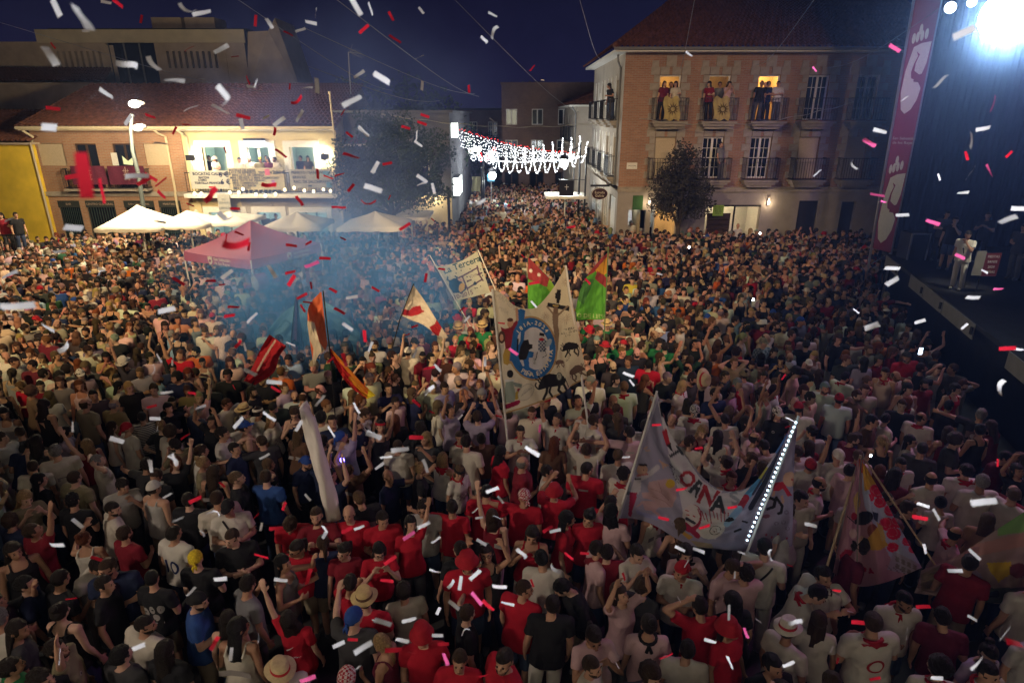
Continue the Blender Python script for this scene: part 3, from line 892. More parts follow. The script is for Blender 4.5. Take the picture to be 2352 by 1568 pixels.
# pale cloths with a dark sun hung on the first two upper balconies
M_gold = mat('gold_cloth', (.42, .33, .13), .8, .15, 4, bump=.3, bscale=10); M_sun = mat('sun_print', (.10, .065, .02), .8, .1)
for x in WX[:2]:
    yf = RY-.66; V = []
    for i in range(13):
        for j in range(7): V.append((x-.34+.72*i/12+.05*math.sin(j), yf-.02+.03*math.sin(i*1.4+j*.6), 6.68+.98*j/6+.06*math.sin(i*.9)))
    b = MB(); b.add(V, [(i*7+j, (i+1)*7+j, (i+1)*7+j+1, i*7+j+1) for i in range(12) for j in range(6)]); o = b.build('balcony_cloth', M_gold, rb, True)
    b = MB()
    for k in range(12): q = 2*math.pi*k/12; b.prism([(x+.06+.15*math.cos(q-.16), yf-.075, 7.15+.15*math.sin(q-.16)), (x+.06+.30*math.cos(q), yf-.075, 7.15+.30*math.sin(q)), (x+.06+.15*math.cos(q+.16), yf-.075, 7.15+.15*math.sin(q+.16))], (0, .006, 0))
    b.tube([(x+.06+.12*math.cos(2*math.pi*k/14), yf-.08, 7.15+.12*math.sin(2*math.pi*k/14)) for k in range(15)], .02, 5); b.build('sun_emblem', M_sun, o)

# second building of the street, lower, standing a little forward
hb = empty('street_house', (8, 47, 0), 'lower pale house with white eaves further along the street, behind the brick building', 'house')
S2 = 4.15; S2F = lambda p: Vector((S2 + (p.y - 42.6), 42.6 + (p.x - S2), p.z))
ys = [S2 + 1.3 + 2.3*i for i in range(4)]; hs = [(y-.4, y+.4, z, z+1.7) for y in ys for z in (5.2, 2.9)]
b = MB(); wall_holes(b, S2, S2+9.5, 0, 7.4, 42.6, hs, .2, flip=S2F); b.box((S2+.002, 42.6, 0), (S2+10, 42.8, 7.4)); b.build('wall', M_greyrender, hb)
for h in hs: window(hb, *h, 42.74, flip=S2F)
for y in ys: balcony(hb, y-.6, y+.6, 5.17, 42.6, .4, flip=S2F)
b = MB(); b.box((S2-.5, 42.1, 7.402), (S2+8, 52.2, 7.5)); b.build('eave', M_white, hb)
tiles(hb, (S2-.55, 52.2, 7.54), (S2-.55, 42.05, 7.54), (S2+4, 52.2, 9.4), (S2+4, 44.5, 9.4)); tiles(hb, (S2-.55, 42.05, 7.54), (S2+8, 42.05, 7.54), (S2+4, 44.5, 9.4), (S2+8, 44.5, 9.4))
downpipe(hb, [(S2-.3, 42.5, 7.4), (S2-.05, 42.5, 7.0), (S2-.05, 42.5, 0)], .05, M_grey)

# building closing the street
EY = 53.0
eb = empty('end_building', (3.5, EY, 0), 'dark brick building closing the far end of the street', 'building')
ex0 = P(1153, 330, EY).x
ew = [(P(x, 289, EY).x, 0) for x in (1175, 1234, 1294)]
hu = [(x-.45, x+.45, 6.15, 7.35) for x, _ in ew]; hm = [(x-.5, x+.5, 3.2, 5.0) for x, _ in ew]; hg = [(x-.6, x+.6, 0, 2.5) for x, _ in ew]
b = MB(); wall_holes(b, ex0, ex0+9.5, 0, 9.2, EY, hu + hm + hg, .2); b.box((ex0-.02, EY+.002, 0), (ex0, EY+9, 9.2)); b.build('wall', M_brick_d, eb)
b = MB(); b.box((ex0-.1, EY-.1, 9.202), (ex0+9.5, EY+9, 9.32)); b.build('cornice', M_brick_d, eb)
for k in range(3):
    b = MB()
    for j in range(38): b.box((ex0+.05+.25*j, EY-.05, (5.55, 7.75, 8.55)[k]), (ex0+.17+.25*j, EY-.003, (5.7, 7.9, 8.7)[k]))
    b.build('brick_frieze', M_brick_d, eb)
for i, h in enumerate(hu): window(eb, *h, EY+.1, rows=1, cols=1, glass=(mat('dim_lit_glass', (.2, .2, .16), .4, 0, emit=.25, ecol=(.9, .85, .6)) if i == 0 else None))
for h in hm: window(eb, *h, EY+.1, rows=3, cols=1)
for h in hm: balcony(eb, h[0]-.3, h[1]+.3, 3.18, EY, .4)
for h in hg: window(eb, *h, EY+.1, rows=2, cols=1, frame=M_wood, name='door')
b = MB(); b.box((ex0+3.1, EY-.03, 2.75), (ex0+3.7, EY-.004, 2.98)); b.build('street_name_plate', M_white, eb)

# corner building left of the street
CYY = 33.5
cb = empty('corner_building', (-6, CYY, 0), 'pale rendered corner building half hidden by the big dark tree', 'building')
cx0, cx1 = -9.05, P(1036, 400, CYY).x
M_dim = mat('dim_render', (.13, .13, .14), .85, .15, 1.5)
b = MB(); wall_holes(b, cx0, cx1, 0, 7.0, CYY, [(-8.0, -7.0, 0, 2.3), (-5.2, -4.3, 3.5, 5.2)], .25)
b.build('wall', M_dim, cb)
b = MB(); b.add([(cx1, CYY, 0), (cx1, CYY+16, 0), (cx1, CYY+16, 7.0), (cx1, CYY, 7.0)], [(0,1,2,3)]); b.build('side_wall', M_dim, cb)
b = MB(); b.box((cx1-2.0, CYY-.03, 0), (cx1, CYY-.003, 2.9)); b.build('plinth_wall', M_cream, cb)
b = MB(); b.box((cx0-.1, CYY-.4, 5.40), (-6.6, CYY-.003, 5.5)); b.build('eave', M_white, cb)
tiles(cb, (cx0-.1, CYY-.45, 5.52), (-6.5, CYY-.45, 5.52), (cx0+.7, CYY+2.2, 6.95), (-6.5, CYY+2.2, 6.95))
b = MB(); b.box((cx0, CYY-.3, 7.002), (cx1+.2, CYY+16, 7.12)); b.build('cornice', M_dim, cb)
window(cb, -5.2, -4.3, 3.5, 5.2, CYY+.15)
b = MB(); b.box((-8.0, CYY+.2, 0), (-7.0, CYY+.24, 2.3)); b.build('door', M_dark, cb)
b = MB(); b.box((-6.75, CYY-.04, 1.95), (-5.2, CYY-.003, 2.7)); o = b.build('sign_board', M_greyrender, cb); write('CAJA', (-5.97, CYY-.06, 2.3), .52, M_ink, o)
for (z0, z1, y0, y1, st_) in ((5.75, 6.55, CYY+.6, CYY+1.3, 4.0), (2.75, 3.75, CYY+.9, CYY+3.0, 6.0)):
    b = MB(); b.box((cx1+.02, y0, z0), (cx1+.30, y1, z1)); o = b.build('sign_box', M_grey, cb)
    b = MB(); b.box((cx1+.02, y0-.02, z0+.04), (cx1+.34, y0-.004, z1-.04)); b.box((cx1+.304, y0+.03, z0+.04), (cx1+.33, y1-.03, z1-.04)); b.build('lit_face', glow('lit_sign_%g' % st_, (.92, 1.0, .92), st_), o)
lamp('sign_light', 'POINT', (cx1+.9, CYY+2, 3.3), 9, (.9, 1, .92), cb, size=.3)
b = MB(); b.box((cx1-1.1, CYY-.2, 2.95), (cx1-.8, CYY-.004, 3.08)); o = b.build('wall_lamp', M_white, cb); lamp('wall_light', 'POINT', (cx1-.95, CYY-.45, 2.85), 55, (1, .82, .50), o, size=.08)

# ================================================================== yellow bar with the floodlit facade
LY = 32.0
X = lambda x, y=380, Y=LY: P(x, y, Y).x
Z = lambda y, Y=LY: P(CX, y, Y).z
yb = empty('floodlit_bar', (-12, LY, 0), 'yellow two storey bar with floodlit upper wall, price boards and crowded balcony', 'building')
yx0, yx1 = X(428, 380), X(778, 380)
wl_, wc_, wr_ = [(X(a), X(c), 3.70, Z(338)) for a, c in ((469, 523), (570, 622), (669, 724))]
gl, gc, gr = [(X(a, 490), X(c, 490), .0 if k == 2 else .6, 2.25) for k, (a, c) in enumerate(((480, 554), (591, 645), (676, 751)))]
b = MB(); wall_holes(b, yx0, yx1, 3.25, 6.2, LY, [wl_, wc_, wr_], .25); b.build('upper_wall', M_ochre, yb)
xm = X(555, 470)
b = MB(); wall_holes(b, yx0, xm, 0, 3.05, LY, [(gl[0], xm-.02, gl[2], gl[3])], .25); b.build('ground_floor_wall', M_ochre, yb)
b = MB(); wall_holes(b, xm, yx1, 0, 3.05, LY, [gc, gr], .25); b.build('ground_floor_wall', M_greyrender, yb)
b = MB(); b.box((yx0, LY-.75, 3.052), (yx1, LY+.1, 3.245)); b.build('balcony_slab', M_white, yb)
for h, pad in ((wl_, .32), (wc_, .32), (wr_, .30), (gl, .28), (gc, .28), (gr, .25)):
    b = MB(); p = pad
    b.box((h[0]-p, LY-.05, max(h[2]-.0, 3.25 if h[2] > 3 else 0)), (h[0], LY-.003, h[3]+p)); b.box((h[1], LY-.05, max(h[2], 3.25 if h[2] > 3 else 0)), (h[1]+p, LY-.003, h[3]+p)); b.box((h[0]+.001, LY-.05, h[3]), (h[1]-.001, LY-.003, h[3]+p))
    b.build('window_surround', M_white, yb)
M_room2 = mat('green_room', (.42, .50, .44), .9, .05)
for h in (wl_, wc_, wr_):
    room(yb, h[0], h[1], h[2], h[3], LY+.252, 60, (.8, 1, .9), 2.2, M_room2)
    b = MB(); b.box((h[0], LY+.16, h[2]), (h[0]+.07, LY+.22, h[3])); b.box((h[1]-.07, LY+.16, h[2]), (h[1], LY+.22, h[3])); b.box(((h[0]+h[1])/2-.05, LY+.16, h[2]), ((h[0]+h[1])/2+.05, LY+.22, h[3]-.001)) if h is wc_ else None
    b.build('door_frame', M_white, yb)
for h in (gl, gc, gr): room(yb, h[0], h[1], h[2], h[3], LY+.252, 75, (.75, .92, 1), 2.2, M_room2)
window(yb, gr[0], gr[1], gr[2], gr[3], LY+.15, leaves=3, rows=1, cols=1, frame=M_dark, glass=mat('clear_glass', (.2, .26, .3), .1, 0)) if False else None
b = MB()
for t in (0, .33, .66, 1): xx = gr[0] + (gr[1]-gr[0]-.06)*t; b.box((xx, LY+.12, gr[2]), (xx+.06, LY+.18, gr[3]))
b.box((gr[0], LY+.122, 1.75), (gr[1], LY+.178, 1.81)); b.build('shop_frame', M_dark, yb)
b = MB(); b.box((yx0-.1, LY-.55, 6.202), (yx1+.1, LY+.1, 6.30)); b.build('eave', M_white, yb)
b = MB(); b.tube([(yx0-.1, LY-.60, 6.32), (yx1+.1, LY-.60, 6.32)], .08, 8); b.build('gutter', M_cream, yb)
ridge_y, ridge_z = LY+6.0, 8.55
tiles(yb, (yx0+.6, LY-.62, 6.36), (yx1+.25, LY-.62, 6.36), (yx0+3.2, ridge_y, ridge_z), (yx1+.25, ridge_y, ridge_z))
b = MB(); b.add([(yx1+.02, LY, 0), (yx1+.02, LY+10, 0), (yx1+.02, LY+10, 6.4), (yx1+.02, ridge_y, ridge_z-.1), (yx1+.02, LY, 6.3)], [(0,1,2,3,4)]); b.build('gable_wall', M_cream, yb)
downpipe(yb, [(yx0+.05, LY-.5, 6.25), (yx0+.25, LY-.35, 6.05), (yx0+.28, LY-.08, 5.9), (yx0+.28, LY-.08, 0)], .055)
# balcony rail, boards, bulbs
rl = MB()
for zz in (3.35, 4.25):
    rl.box((yx0+.2, LY-.74, zz-.02), (yx1-.1, LY-.70, zz+.02))
for i in range(58): xx = yx0+.22+(yx1-yx0-.34)*i/57; rl.box((xx-.008, LY-.73, 3.37), (xx+.008, LY-.715, 4.228))
rl.build('railing', M_iron, yb)
M_board = mat('painted_board', (.40, .40, .37), .8, .06); M_board2 = mat('cream_board', (.44, .40, .28), .8, .06); M_bluetxt = mat('blue_print', (.012, .016, .04), .8, 0)
def board(x0, x1, y0, y1, m, lines, dec=()):
    Yb = LY-.80
    a, c = P(x0, (y0+y1)/2, Yb).x, P(x1, (y0+y1)/2, Yb).x; z1, z0 = P(CX, y0, Yb).z, P(CX, y1, Yb).z
    b = MB(); b.box((a, Yb-.02, z0), (c, Yb+.02, z1)); o = b.build('price_board', m, yb)
    for s, fx, fz, sz in lines: write(s, (a+(c-a)*fx, Yb-.03, z1-(z1-z0)*fz), sz*1.12, M_bluetxt, o, align='LEFT', thick=.006)
    for fx, fz, w, h, mm in dec:
        d = MB(); d.box((a+(c-a)*fx, Yb-.032, z1-(z1-z0)*fz-h), (a+(c-a)*fx+w, Yb-.022, z1-(z1-z0)*fz)); d.build('printed_logo', mm, o)
    return o
M_redp = mat('red_print', (.5, .02, .02), .7, 0); M_bluep = mat('blue_panel', (.12, .30, .45), .7, 0)
board(438, 526, 392, 434, M_board, [('BOCATAS CALIENTES', .08, .18, .17), ('BACON', .22, .38, .13), ('LOMO', .20, .52, .13), ('TORTILLA FRANCESA', .10, .68, .13), ('6 €', .76, .22, .30), ('6 €', .78, .62, .30)], [(.45, .85, .20, .08, M_redp)])
board(527, 654, 386, 436, M_board2, [('BOTELLA DE AGUA', .02, .10, .13), ('LATA DE REFRESCO , TINTO DE VERANO', .02, .21, .13), ('MINI LATA DE CERVEZA', .06, .33, .13), ('MINI CERVEZA O MINI CALIMOCHO', .02, .45, .13), ('MINI TINTO DE VERANO', .05, .57, .13), ('MINI COMBINADO', .05, .69, .13), ('COPA BOURBON', .05, .81, .13), ('MINI MOJITO', .05, .93, .13), ('2,50 €', .80, .20, .21)], [(.66, .04, .24, .30, mat('pink_square', (.55, .12, .20), .7, 0)), (.76, .55, .16, .2, mat('violet_square', (.35, .16, .4), .7, 0))])
board(666, 763, 389, 431, M_board, [('PERRITO / SANDWICH', .05, .18, .16), ('BRAVAS', .07, .44, .16), ('RAC. DE SALCHIPAPAS', .08, .68, .16)], [(.80, .10, .30, .20, M_bluep), (.85, .70, .26, .25, M_bluep), (.42, .85, .18, .08, M_bluetxt)])
# hanging beer sign
Yb = LY-.82; a, c = P(502, 470, Yb).x, P(530, 470, Yb).x
b = MB(); b.box((a, Yb-.02, P(CX, 496, Yb).z), (c, Yb+.02, P(CX, 447, Yb).z)); o = b.build('hanging_sign', M_board, yb)
for k, s in enumerate(('TU', 'VERANO', 'CERVEZA')): write(s, ((a+c)/2, Yb-.03, P(CX, (459, 466, 478)[k], Yb).z), .14, M_ink, o)
for k in range(3): d = MB(); d.box((a+.06+.17*k, Yb-.03, P(CX, 493, Yb).z), (a+.18+.17*k, Yb-.022, P(CX, 487, Yb).z)); d.build('printed_glass', M_board2, o)
b = MB(); b.box((X(440, 470)-.05, LY-.16, .9), (X(440, 470)+.55, LY-.004, 2.75)); o = b.build('meter_cabinet', M_ochre, yb)
b = MB(); b.ell((X(440, 470)+.25, LY-.17, 2.0), (.17, .02, .42), None, 12, 8); b.build('cabinet_plate', M_white, o, True)
write('6', (X(628, 475), LY-.06, 2.62), .18, M_ink, yb)
bulb_me = None
for bx_, by_ in ((250,825),(340,825),(720,810),(840,810),(895,765),(1070,835),(1195,850),(1330,830),(1455,775),(1580,750),(1715,785),(1840,795),(1970,770),(2065,790)):
    p = P(404+.1719*bx_, 303+.1719*by_, LY-.85)
    if bulb_me is None:
        q = MB(); q.ell((0,0,0), (.075,.075,.085), None, 10, 8); bulb_me = q.mesh('festoon_bulb', True); bulb_me.materials.append(glow('festoon', (1, .83, .48), 6.0))
    o = link('festoon_bulb', bulb_me); o.parent = yb; o.matrix_parent_inverse = yb.matrix_basis.inverted(); o.location = p
# floodlights on brackets, washing the wall
def flood(x, z, power, col, tgt, r=.16, st=28, parent=yb):
    b = MB(); b.box((x-.2, LY-.62, z-.13), (x+.2, LY-.46, z+.13)); b.tube([(x, LY-.02, z-.28), (x, LY-.55, z-.12)], .025, 6); o = b.build('floodlight', M_dark, parent)
    b = MB(); b.box((x-.17, LY-.455, z-.10), (x+.17, LY-.445, z+.10)); b.build('lens', glow('flood_lens', (1, .95, .8), st), o)
    lamp('floodlight_beam', 'SPOT', (x, LY-.40, z), power, col, o, target=tgt, size=.12, spot=150, blend=.6)
XF1, XF2 = X(447, 345), X(752, 345)
flood(XF1, 4.95, 300, (1, .96, .82), (XF1+.25, LY, 4.9)); flood(XF2, 5.0, 300, (1, .96, .82), (XF2-.2, LY, 4.95))
xc = (wc_[0]+wc_[1])/2
b = MB(); b.box((xc-.45, LY-.5, wc_[3]+.30), (xc+.45, LY-.05, wc_[3]+.42)); o = b.build('canopy_lamp', M_dark, yb)
b = MB(); b.box((xc-.42, LY-.47, wc_[3]+.27), (xc+.42, LY-.10, wc_[3]+.297)); b.build('lens', glow('canopy_lens', (.96, 1, .96), 20), o)
lamp('canopy_light', 'AREA', (xc, LY-.3, wc_[3]+.25), 90, (.95, 1, .95), o, target=(xc, LY-.22, 0), size=.6)

# ------------------------------------------------------------------ brick house with burgundy hangings
kb = empty('brick_house', (-19, LY, 0), 'brick house with shuttered windows and burgundy hangings on its balcony', 'house')
kx0, kx1 = X(86, 380), yx0 - .02
ku = [(X(a), X(c), z0, z1) for a, c, z0, z1 in ((95, 155, Z(381), Z(330)), (180, 230, 3.45, Z(330)), (266, 318, 3.45, Z(330)), (337, 391, Z(380), Z(330)))]
kg = [(X(a, 475), X(c, 475), .7, Z(461)) for a, c in ((135, 184), (198, 264), (286, 355), (366, 416))]
b = MB(); wall_holes(b, kx0, kx1, 3.28, 6.2, LY, ku, .2); wall_holes(b, kx0, kx1, 0, 3.06, LY, kg, .2); b.build('wall', M_brick_l, kb)
b = MB(); b.box((kx0, LY-.10, 3.062), (kx1, LY+.02, 3.278)); b.build('cornice', M_stone, kb)
for i in (0, 3): blind(kb, *ku[i], LY+.10, m=M_blind)
for i in (1, 2): window(kb, *ku[i], LY+.12, leaves=2, rows=1, cols=1, frame=M_wood)
q = ku[2]; b = MB(); b.add([(q[0]+.35, LY+.09, 4.6), (q[0]+.8, LY+.09, 4.55), (q[0]+.9, LY+.09, 4.95), (q[0]+.6, LY+.09, 4.75), (q[0]+.35, LY+.09, 5.0)], [(0,1,2,3,4)]); b.build('painted_reflection', glow('painted_glint', (.9, .85, .4), 1.2), kb)  # glowing shape laid before the pane, imitates a reflection in the glass
balcony(kb, X(150), X(342), 3.45, LY, .5, .95, corbel=False)
M_burg = mat('burgundy_cloth', (.115, .018, .040), .85, .15, bump=.3, bscale=20); M_tan = mat('tan_print', (.45, .33, .25), .8, 0)
for a, c in ((164, 244), (249, 334)):
    Yb = LY-.54; x0, x1 = P(a, 400, Yb).x, P(c, 400, Yb).x; z1, z0 = P(CX, 381, Yb).z, P(CX, 424, Yb).z
    V = []; F = []
    for i in range(17):
        for j in range(6): V.append((x0+(x1-x0)*i/16, Yb-.02+.025*math.sin(i*1.3+j*.5), z0+(z1-z0)*j/5))
    for i in range(16):
        for j in range(5): F.append((i*6+j, (i+1)*6+j, (i+1)*6+j+1, i*6+j+1))
    b = MB(); b.add(V, F); o = b.build('balcony_hanging', M_burg, kb, True)
    xm_ = (x0+x1)/2; d = MB()
    for k in range(3): d.box((xm_-.16, Yb-.065, z0+.25+.2*k), (xm_+.16, Yb-.055, z0+.275+.2*k))
    for k in range(2): d.box((xm_-.09+.18*k, Yb-.066, z0+.2), (xm_-.075+.18*k, Yb-.056, z0+.75))
    d.box((xm_-.02, Yb-.067, z0+.35), (xm_+.02, Yb-.057, z0+.85)); d.build('printed_emblem', M_tan, o)
for i, h in enumerate(kg):
    b = MB(); b.add([(h[0], LY+.16, h[2]), (h[1], LY+.16, h[2]), (h[1], LY+.16, h[3]), (h[0], LY+.16, h[3])], [(0,1,2,3)]); b.build('pane', M_glass, kb)
    gmb = MB()
    for j in range(11): xx = h[0]+(h[1]-h[0])*(j+.5)/11; gmb.box((xx-.014, LY+.03, h[2]), (xx+.014, LY+.055, h[3]-.36))
    gmb.box((h[0], LY+.025, h[2]+.5), (h[1], LY+.06, h[2]+.54)); gmb.build('window_grille', mat('green_iron', (.03, .05, .045), .5, 0), kb)
    b = MB(); b.box((h[0], LY-.02, h[3]-.34), (h[1], LY+.04, h[3]-.002)); o = b.build('shop_fascia', mat('fascia', (.03, .035, .03), .6, 0), kb)
    write(('BAR', 'CENTRO CULTURAL', 'SAN SEBASTIAN', 'MARTIRES')[i], ((h[0]+h[1])/2, LY-.03, h[3]-.17), .15, M_tan, o)
b = MB(); b.box((X(261), LY-.05, 4.55), (X(261)+.28, LY-.003, 5.15)); b.build('wall_plaque', M_white, kb)
b = MB(); b.box((kx0-.1, LY-.55, 6.202), (kx1-.102, LY+.1, 6.30)); b.build('eave', M_cream, kb)
b = MB(); b.tube([(kx0-.15, LY-.60, 6.32), (kx1-.1, LY-.60, 6.32)], .08, 8); b.build('gutter', M_cream, kb)
tiles(kb, (kx0-.2, LY-.62, 6.36), (kx1+.55, LY-.62, 6.36), (kx0-.2, ridge_y, ridge_z), (kx1+3.1, ridge_y, ridge_z))
downpipe(kb, [(X(383), LY-.55, 6.2), (X(386), LY-.35, 6.05), (X(394), LY-.08, 5.9), (X(394), LY-.08, 3.3), (X(394), LY-.14, 3.2), (X(394), LY-.14, 0)], .055)
downpipe(kb, [(kx0+.1, LY-.55, 6.2), (kx0+.35, LY-.3, 5.9), (kx0+.05, LY-.08, 5.6), (kx0+.05, LY-.08, 3.4), (kx0+.05, LY-.15, 3.1), (kx0+.05, LY-.15, 0)], .055)

# yellow wall house at the left edge
YY = 31.7
yh = empty('yellow_house', (-25, YY, 0), 'house with a plain bright yellow wall at the left edge', 'house')
hx1 = P(92, 420, YY).x
b = MB(); b.box((-34, YY, 0), (hx1, YY+8, P(CX, 332, YY).z)); b.build('wall', M_yellow, yh)
zt = P(CX, 332, YY).z
b = MB(); b.box((-34, YY-.35, zt+.002), (hx1+.25, YY+8, zt+.10)); b.build('eave', M_beige, yh)
tiles(yh, (-34, YY-.4, zt+.14), (hx1+.3, YY-.4, zt+.14), (-34, YY+4.5, zt+1.6), (hx1+.3, YY+4.5, zt+1.6))
downpipe(yh, [(hx1+.06, YY-.06, zt), (hx1+.06, YY-.06, 0)], .05)

# tall beige apartment block behind
AY = 48.0
ab = empty('apartment_block', (-21, AY, 0), 'tall beige apartment block with slotted terrace walls rising behind the tiled roofs', 'building')
ax0, ax1 = P(105, 130, AY).x, P(565, 130, AY).x
ahole = [(P(252, 150, AY).x, P(362, 150, AY).x, 8.6, P(CX, 95, AY).z), (P(272, 205, AY).x, P(378, 205, AY).x, 5.0, 8.0)]
slots = [(P(388+13.6*i, 140, AY).x-.09, P(388+13.6*i, 140, AY).x+.09, P(CX, 157, AY).z, P(CX, 118, AY).z) for i in range(9)] + [(P(137+13.6*i, 140, AY).x-.09, P(137+13.6*i, 140, AY).x+.09, P(CX, 157, AY).z, P(CX, 118, AY).z) for i in range(8)]
at = P(CX, 72, AY).z
b = MB(); wall_holes(b, ax0, ax1, 3, at, AY, ahole + slots, .3); b.build('wall', M_beige, ab)
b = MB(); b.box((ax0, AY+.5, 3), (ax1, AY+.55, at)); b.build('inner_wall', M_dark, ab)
b = MB(); b.box((ax0-.3, AY-.12, P(CX, 99, AY).z), (ax1+.1, AY-.003, at+.1)); b.build('parapet_band', M_cream, ab)
b = MB(); b.box((ax0+3.0, AY-.10, P(CX, 208, AY).z), (ax1+.1, AY-.003, P(CX, 195, AY).z)); b.build('floor_band', M_beige, ab)
for xx in (250, 262, 515): xq = P(xx, 150, AY).x; b = MB(); b.box((xq, AY-.14, 5), (xq+.28, AY-.121, at-.9)); b.build('pilaster', M_beige, ab)
for h in ahole: window(ab, h[0], h[1], h[2], h[3], AY+.2, leaves=3, rows=1, cols=1, frame=M_grey)
gp = [P(565, 72, AY), P(612, 70, AY), P(628, 40, AY+.5), P(692, 218, AY+2), P(565, 218, AY)]
b = MB(); b.prism([(p.x, p.y+.3, p.z) for p in gp], (0, 4, 0)); b.build('gable_wall', M_beige, ab)
b = MB(); b.box((ax0+.2, AY+.6, at+.0), (ax1, AY+8, at+.25)); b.build('roof_slab', M_dark, ab)
for cxp in (395, 470):
    p = P(cxp, 55, AY+4); b = MB(); b.box((p.x-1, AY+3, at+.25), (p.x+1.2, AY+5, p.z+.3)); b.build('roof_hut', M_beige, ab)
p0 = P(60, 165, AY-4)
b = MB(); b.box((-45, AY-4, 4), (P(250, 185, AY-4).x, AY-1, P(CX, 190, AY-4).z)); b.build('lower_wing', M_beige, ab)
tiles(ab, (-45, AY-4.4, P(CX, 188, AY-4).z), (P(250, 188, AY-4).x, AY-4.4, P(CX, 188, AY-4).z), (-45, AY-.5, P(CX, 155, AY-1).z), (P(250, 165, AY-1).x, AY-.5, P(CX, 155, AY-1).z))
b = MB(); b.box((-50, AY+.3, 4), (ax0-.01, AY+6, P(CX, 95, AY).z)); b.build('side_wing', M_beige, ab)

# far dark houses and trees that close the view between the roofs
fh = empty('far_house', (-2, 74, 0), 'dark flat roofed house far behind the street lights', 'house')
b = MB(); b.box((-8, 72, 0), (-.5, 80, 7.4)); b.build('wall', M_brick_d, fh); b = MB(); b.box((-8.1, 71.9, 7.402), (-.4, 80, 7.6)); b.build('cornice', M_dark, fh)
for i in range(3): window(fh, -7+2.2*i, -6+2.2*i, 4.6, 6.2, 71.95)
# ------------------------------------------------------------------ street lamp on the left
LPY = 27.0
lp_pts = [P(342, 560, LPY), P(330, 480, LPY), P(318, 400, LPY), P(304, 345, LPY), P(300, 300, LPY), P(303, 262, LPY)]
lbase = Vector((lp_pts[0].x - .15, LPY, 0))
sl = empty('street_lamp', lbase, 'tall bent grey street lamp post with two blazing lamp heads above the white parasols', 'street lamp')
b = MB(); b.tube([lbase] + lp_pts, [.11, .10, .095, .085, .075, .065, .055], 9); b.build('post', mat('lamp_post', (.05, .06, .06), .5, .1), sl, True)
WARM = (1, .80, .50)
for x, y, s in ((309, 239, 1.0), (316, 294, .8)):
    p = P(x, y, LPY - .1)
    b = MB(); b.ell(p + Vector((.0, .22, .06)), (.30*s, .26, .11), None, 12, 7); o = b.build('lamp_head', M_grey, sl, True)
    b = MB(); b.ell(p, (.25*s, .10, .15*s), None, 14, 9); b.build('lamp_glass', glow('street_glass', (1, .96, .80), 14), o, True)
    lamp('street_light', 'POINT', p + Vector((.35, -1.0, -.1)), 2000 * s, WARM, o, size=.2)

# white parasols of the terrace
def parasol(ax, ay, w, d, Y, hang=.16, label='', rot=0.0, m=M_cloth_w):
    zt = P(ax, ay, Y).z; x = P(ax, ay, Y).x
    ze = 2.62
    o = empty('parasol', (x, Y, 0), label, 'parasol', 'white parasols of the terrace')
    zt += .12; b = MB(); n = 8; rings = []
    for i in range(7):
        t = i / 6; ring = []
        for j in range(32):
            q = 2*math.pi*j/32 + rot
            # square outline
            c, s = math.cos(q), math.sin(q); k = 1 / max(abs(c), abs(s))
            sag = 1 - .10 * math.sin(math.pi*t) * (1 - abs(math.sin(2*q)))
            zz = zt - (zt-ze) * (t ** .92) - .10*math.sin(math.pi*t)*(1-abs(math.sin(2*(q))))
            ring.append(Vector((x + c*k*w/2*max(t,.02)*sag**.3, Y + s*k*d/2*max(t,.02), zz)))
        rings.append(ring)
    rings.append([p - Vector((0, 0, hang*(.85+.15*math.sin(j*2.2)))) for j, p in enumerate(rings[-1])])
    V = [p for r in rings for p in r]; F = [(i*32+j, i*32+(j+1) % 32, (i+1)*32+(j+1) % 32, (i+1)*32+j) for i in range(7) for j in range(32)]
    b.add(V, F); b.build('canopy', m, o, True)
    b = MB(); b.tube([(x, Y, 0), (x, Y, zt)], .035, 8); b.build('pole', M_white, o)
    r = MB()
    for sx_ in (-1, 1):
        for sy_ in (-1, 1): r.tube([(x, Y, zt-.06), (x+sx_*w*.47, Y+sy_*d*.47, ze-.03)], .015, 5)
    r.build('ribs', M_wood, o)
    b = MB(); b.box((x-.35, Y-.35, 0), (x+.35, Y+.35, .08)); b.build('base', M_stone, o)
    return o
parasol(316, 478, 2.5, 2.3, 26.0, label='brightly lit white parasol behind the street lamp post, leftmost of the row')
parasol(431, 490, 2.2, 2.3, 26.6, label='white parasol right of the street lamp, second in the row from the left')
parasol(527, 492, 2.3, 2.3, 27.4, label='white parasol under the hanging beer sign, behind the burgundy tent peak')
parasol(682, 493, 2.45, 2.3, 26.2, label='cream parasol right behind the burgundy tent, in front of the shop window')
parasol(862, 492, 2.7, 2.4, 26.2, label='cream parasol standing below the big dark tree')
parasol(945, 503, 1.8, 2.2, 29.0, label='small pale parasol half hidden behind the one below the tree')
parasol(1298, 448, 2.3, 2.3, 36.5, label='white parasol far down the street beside the dark street banner')

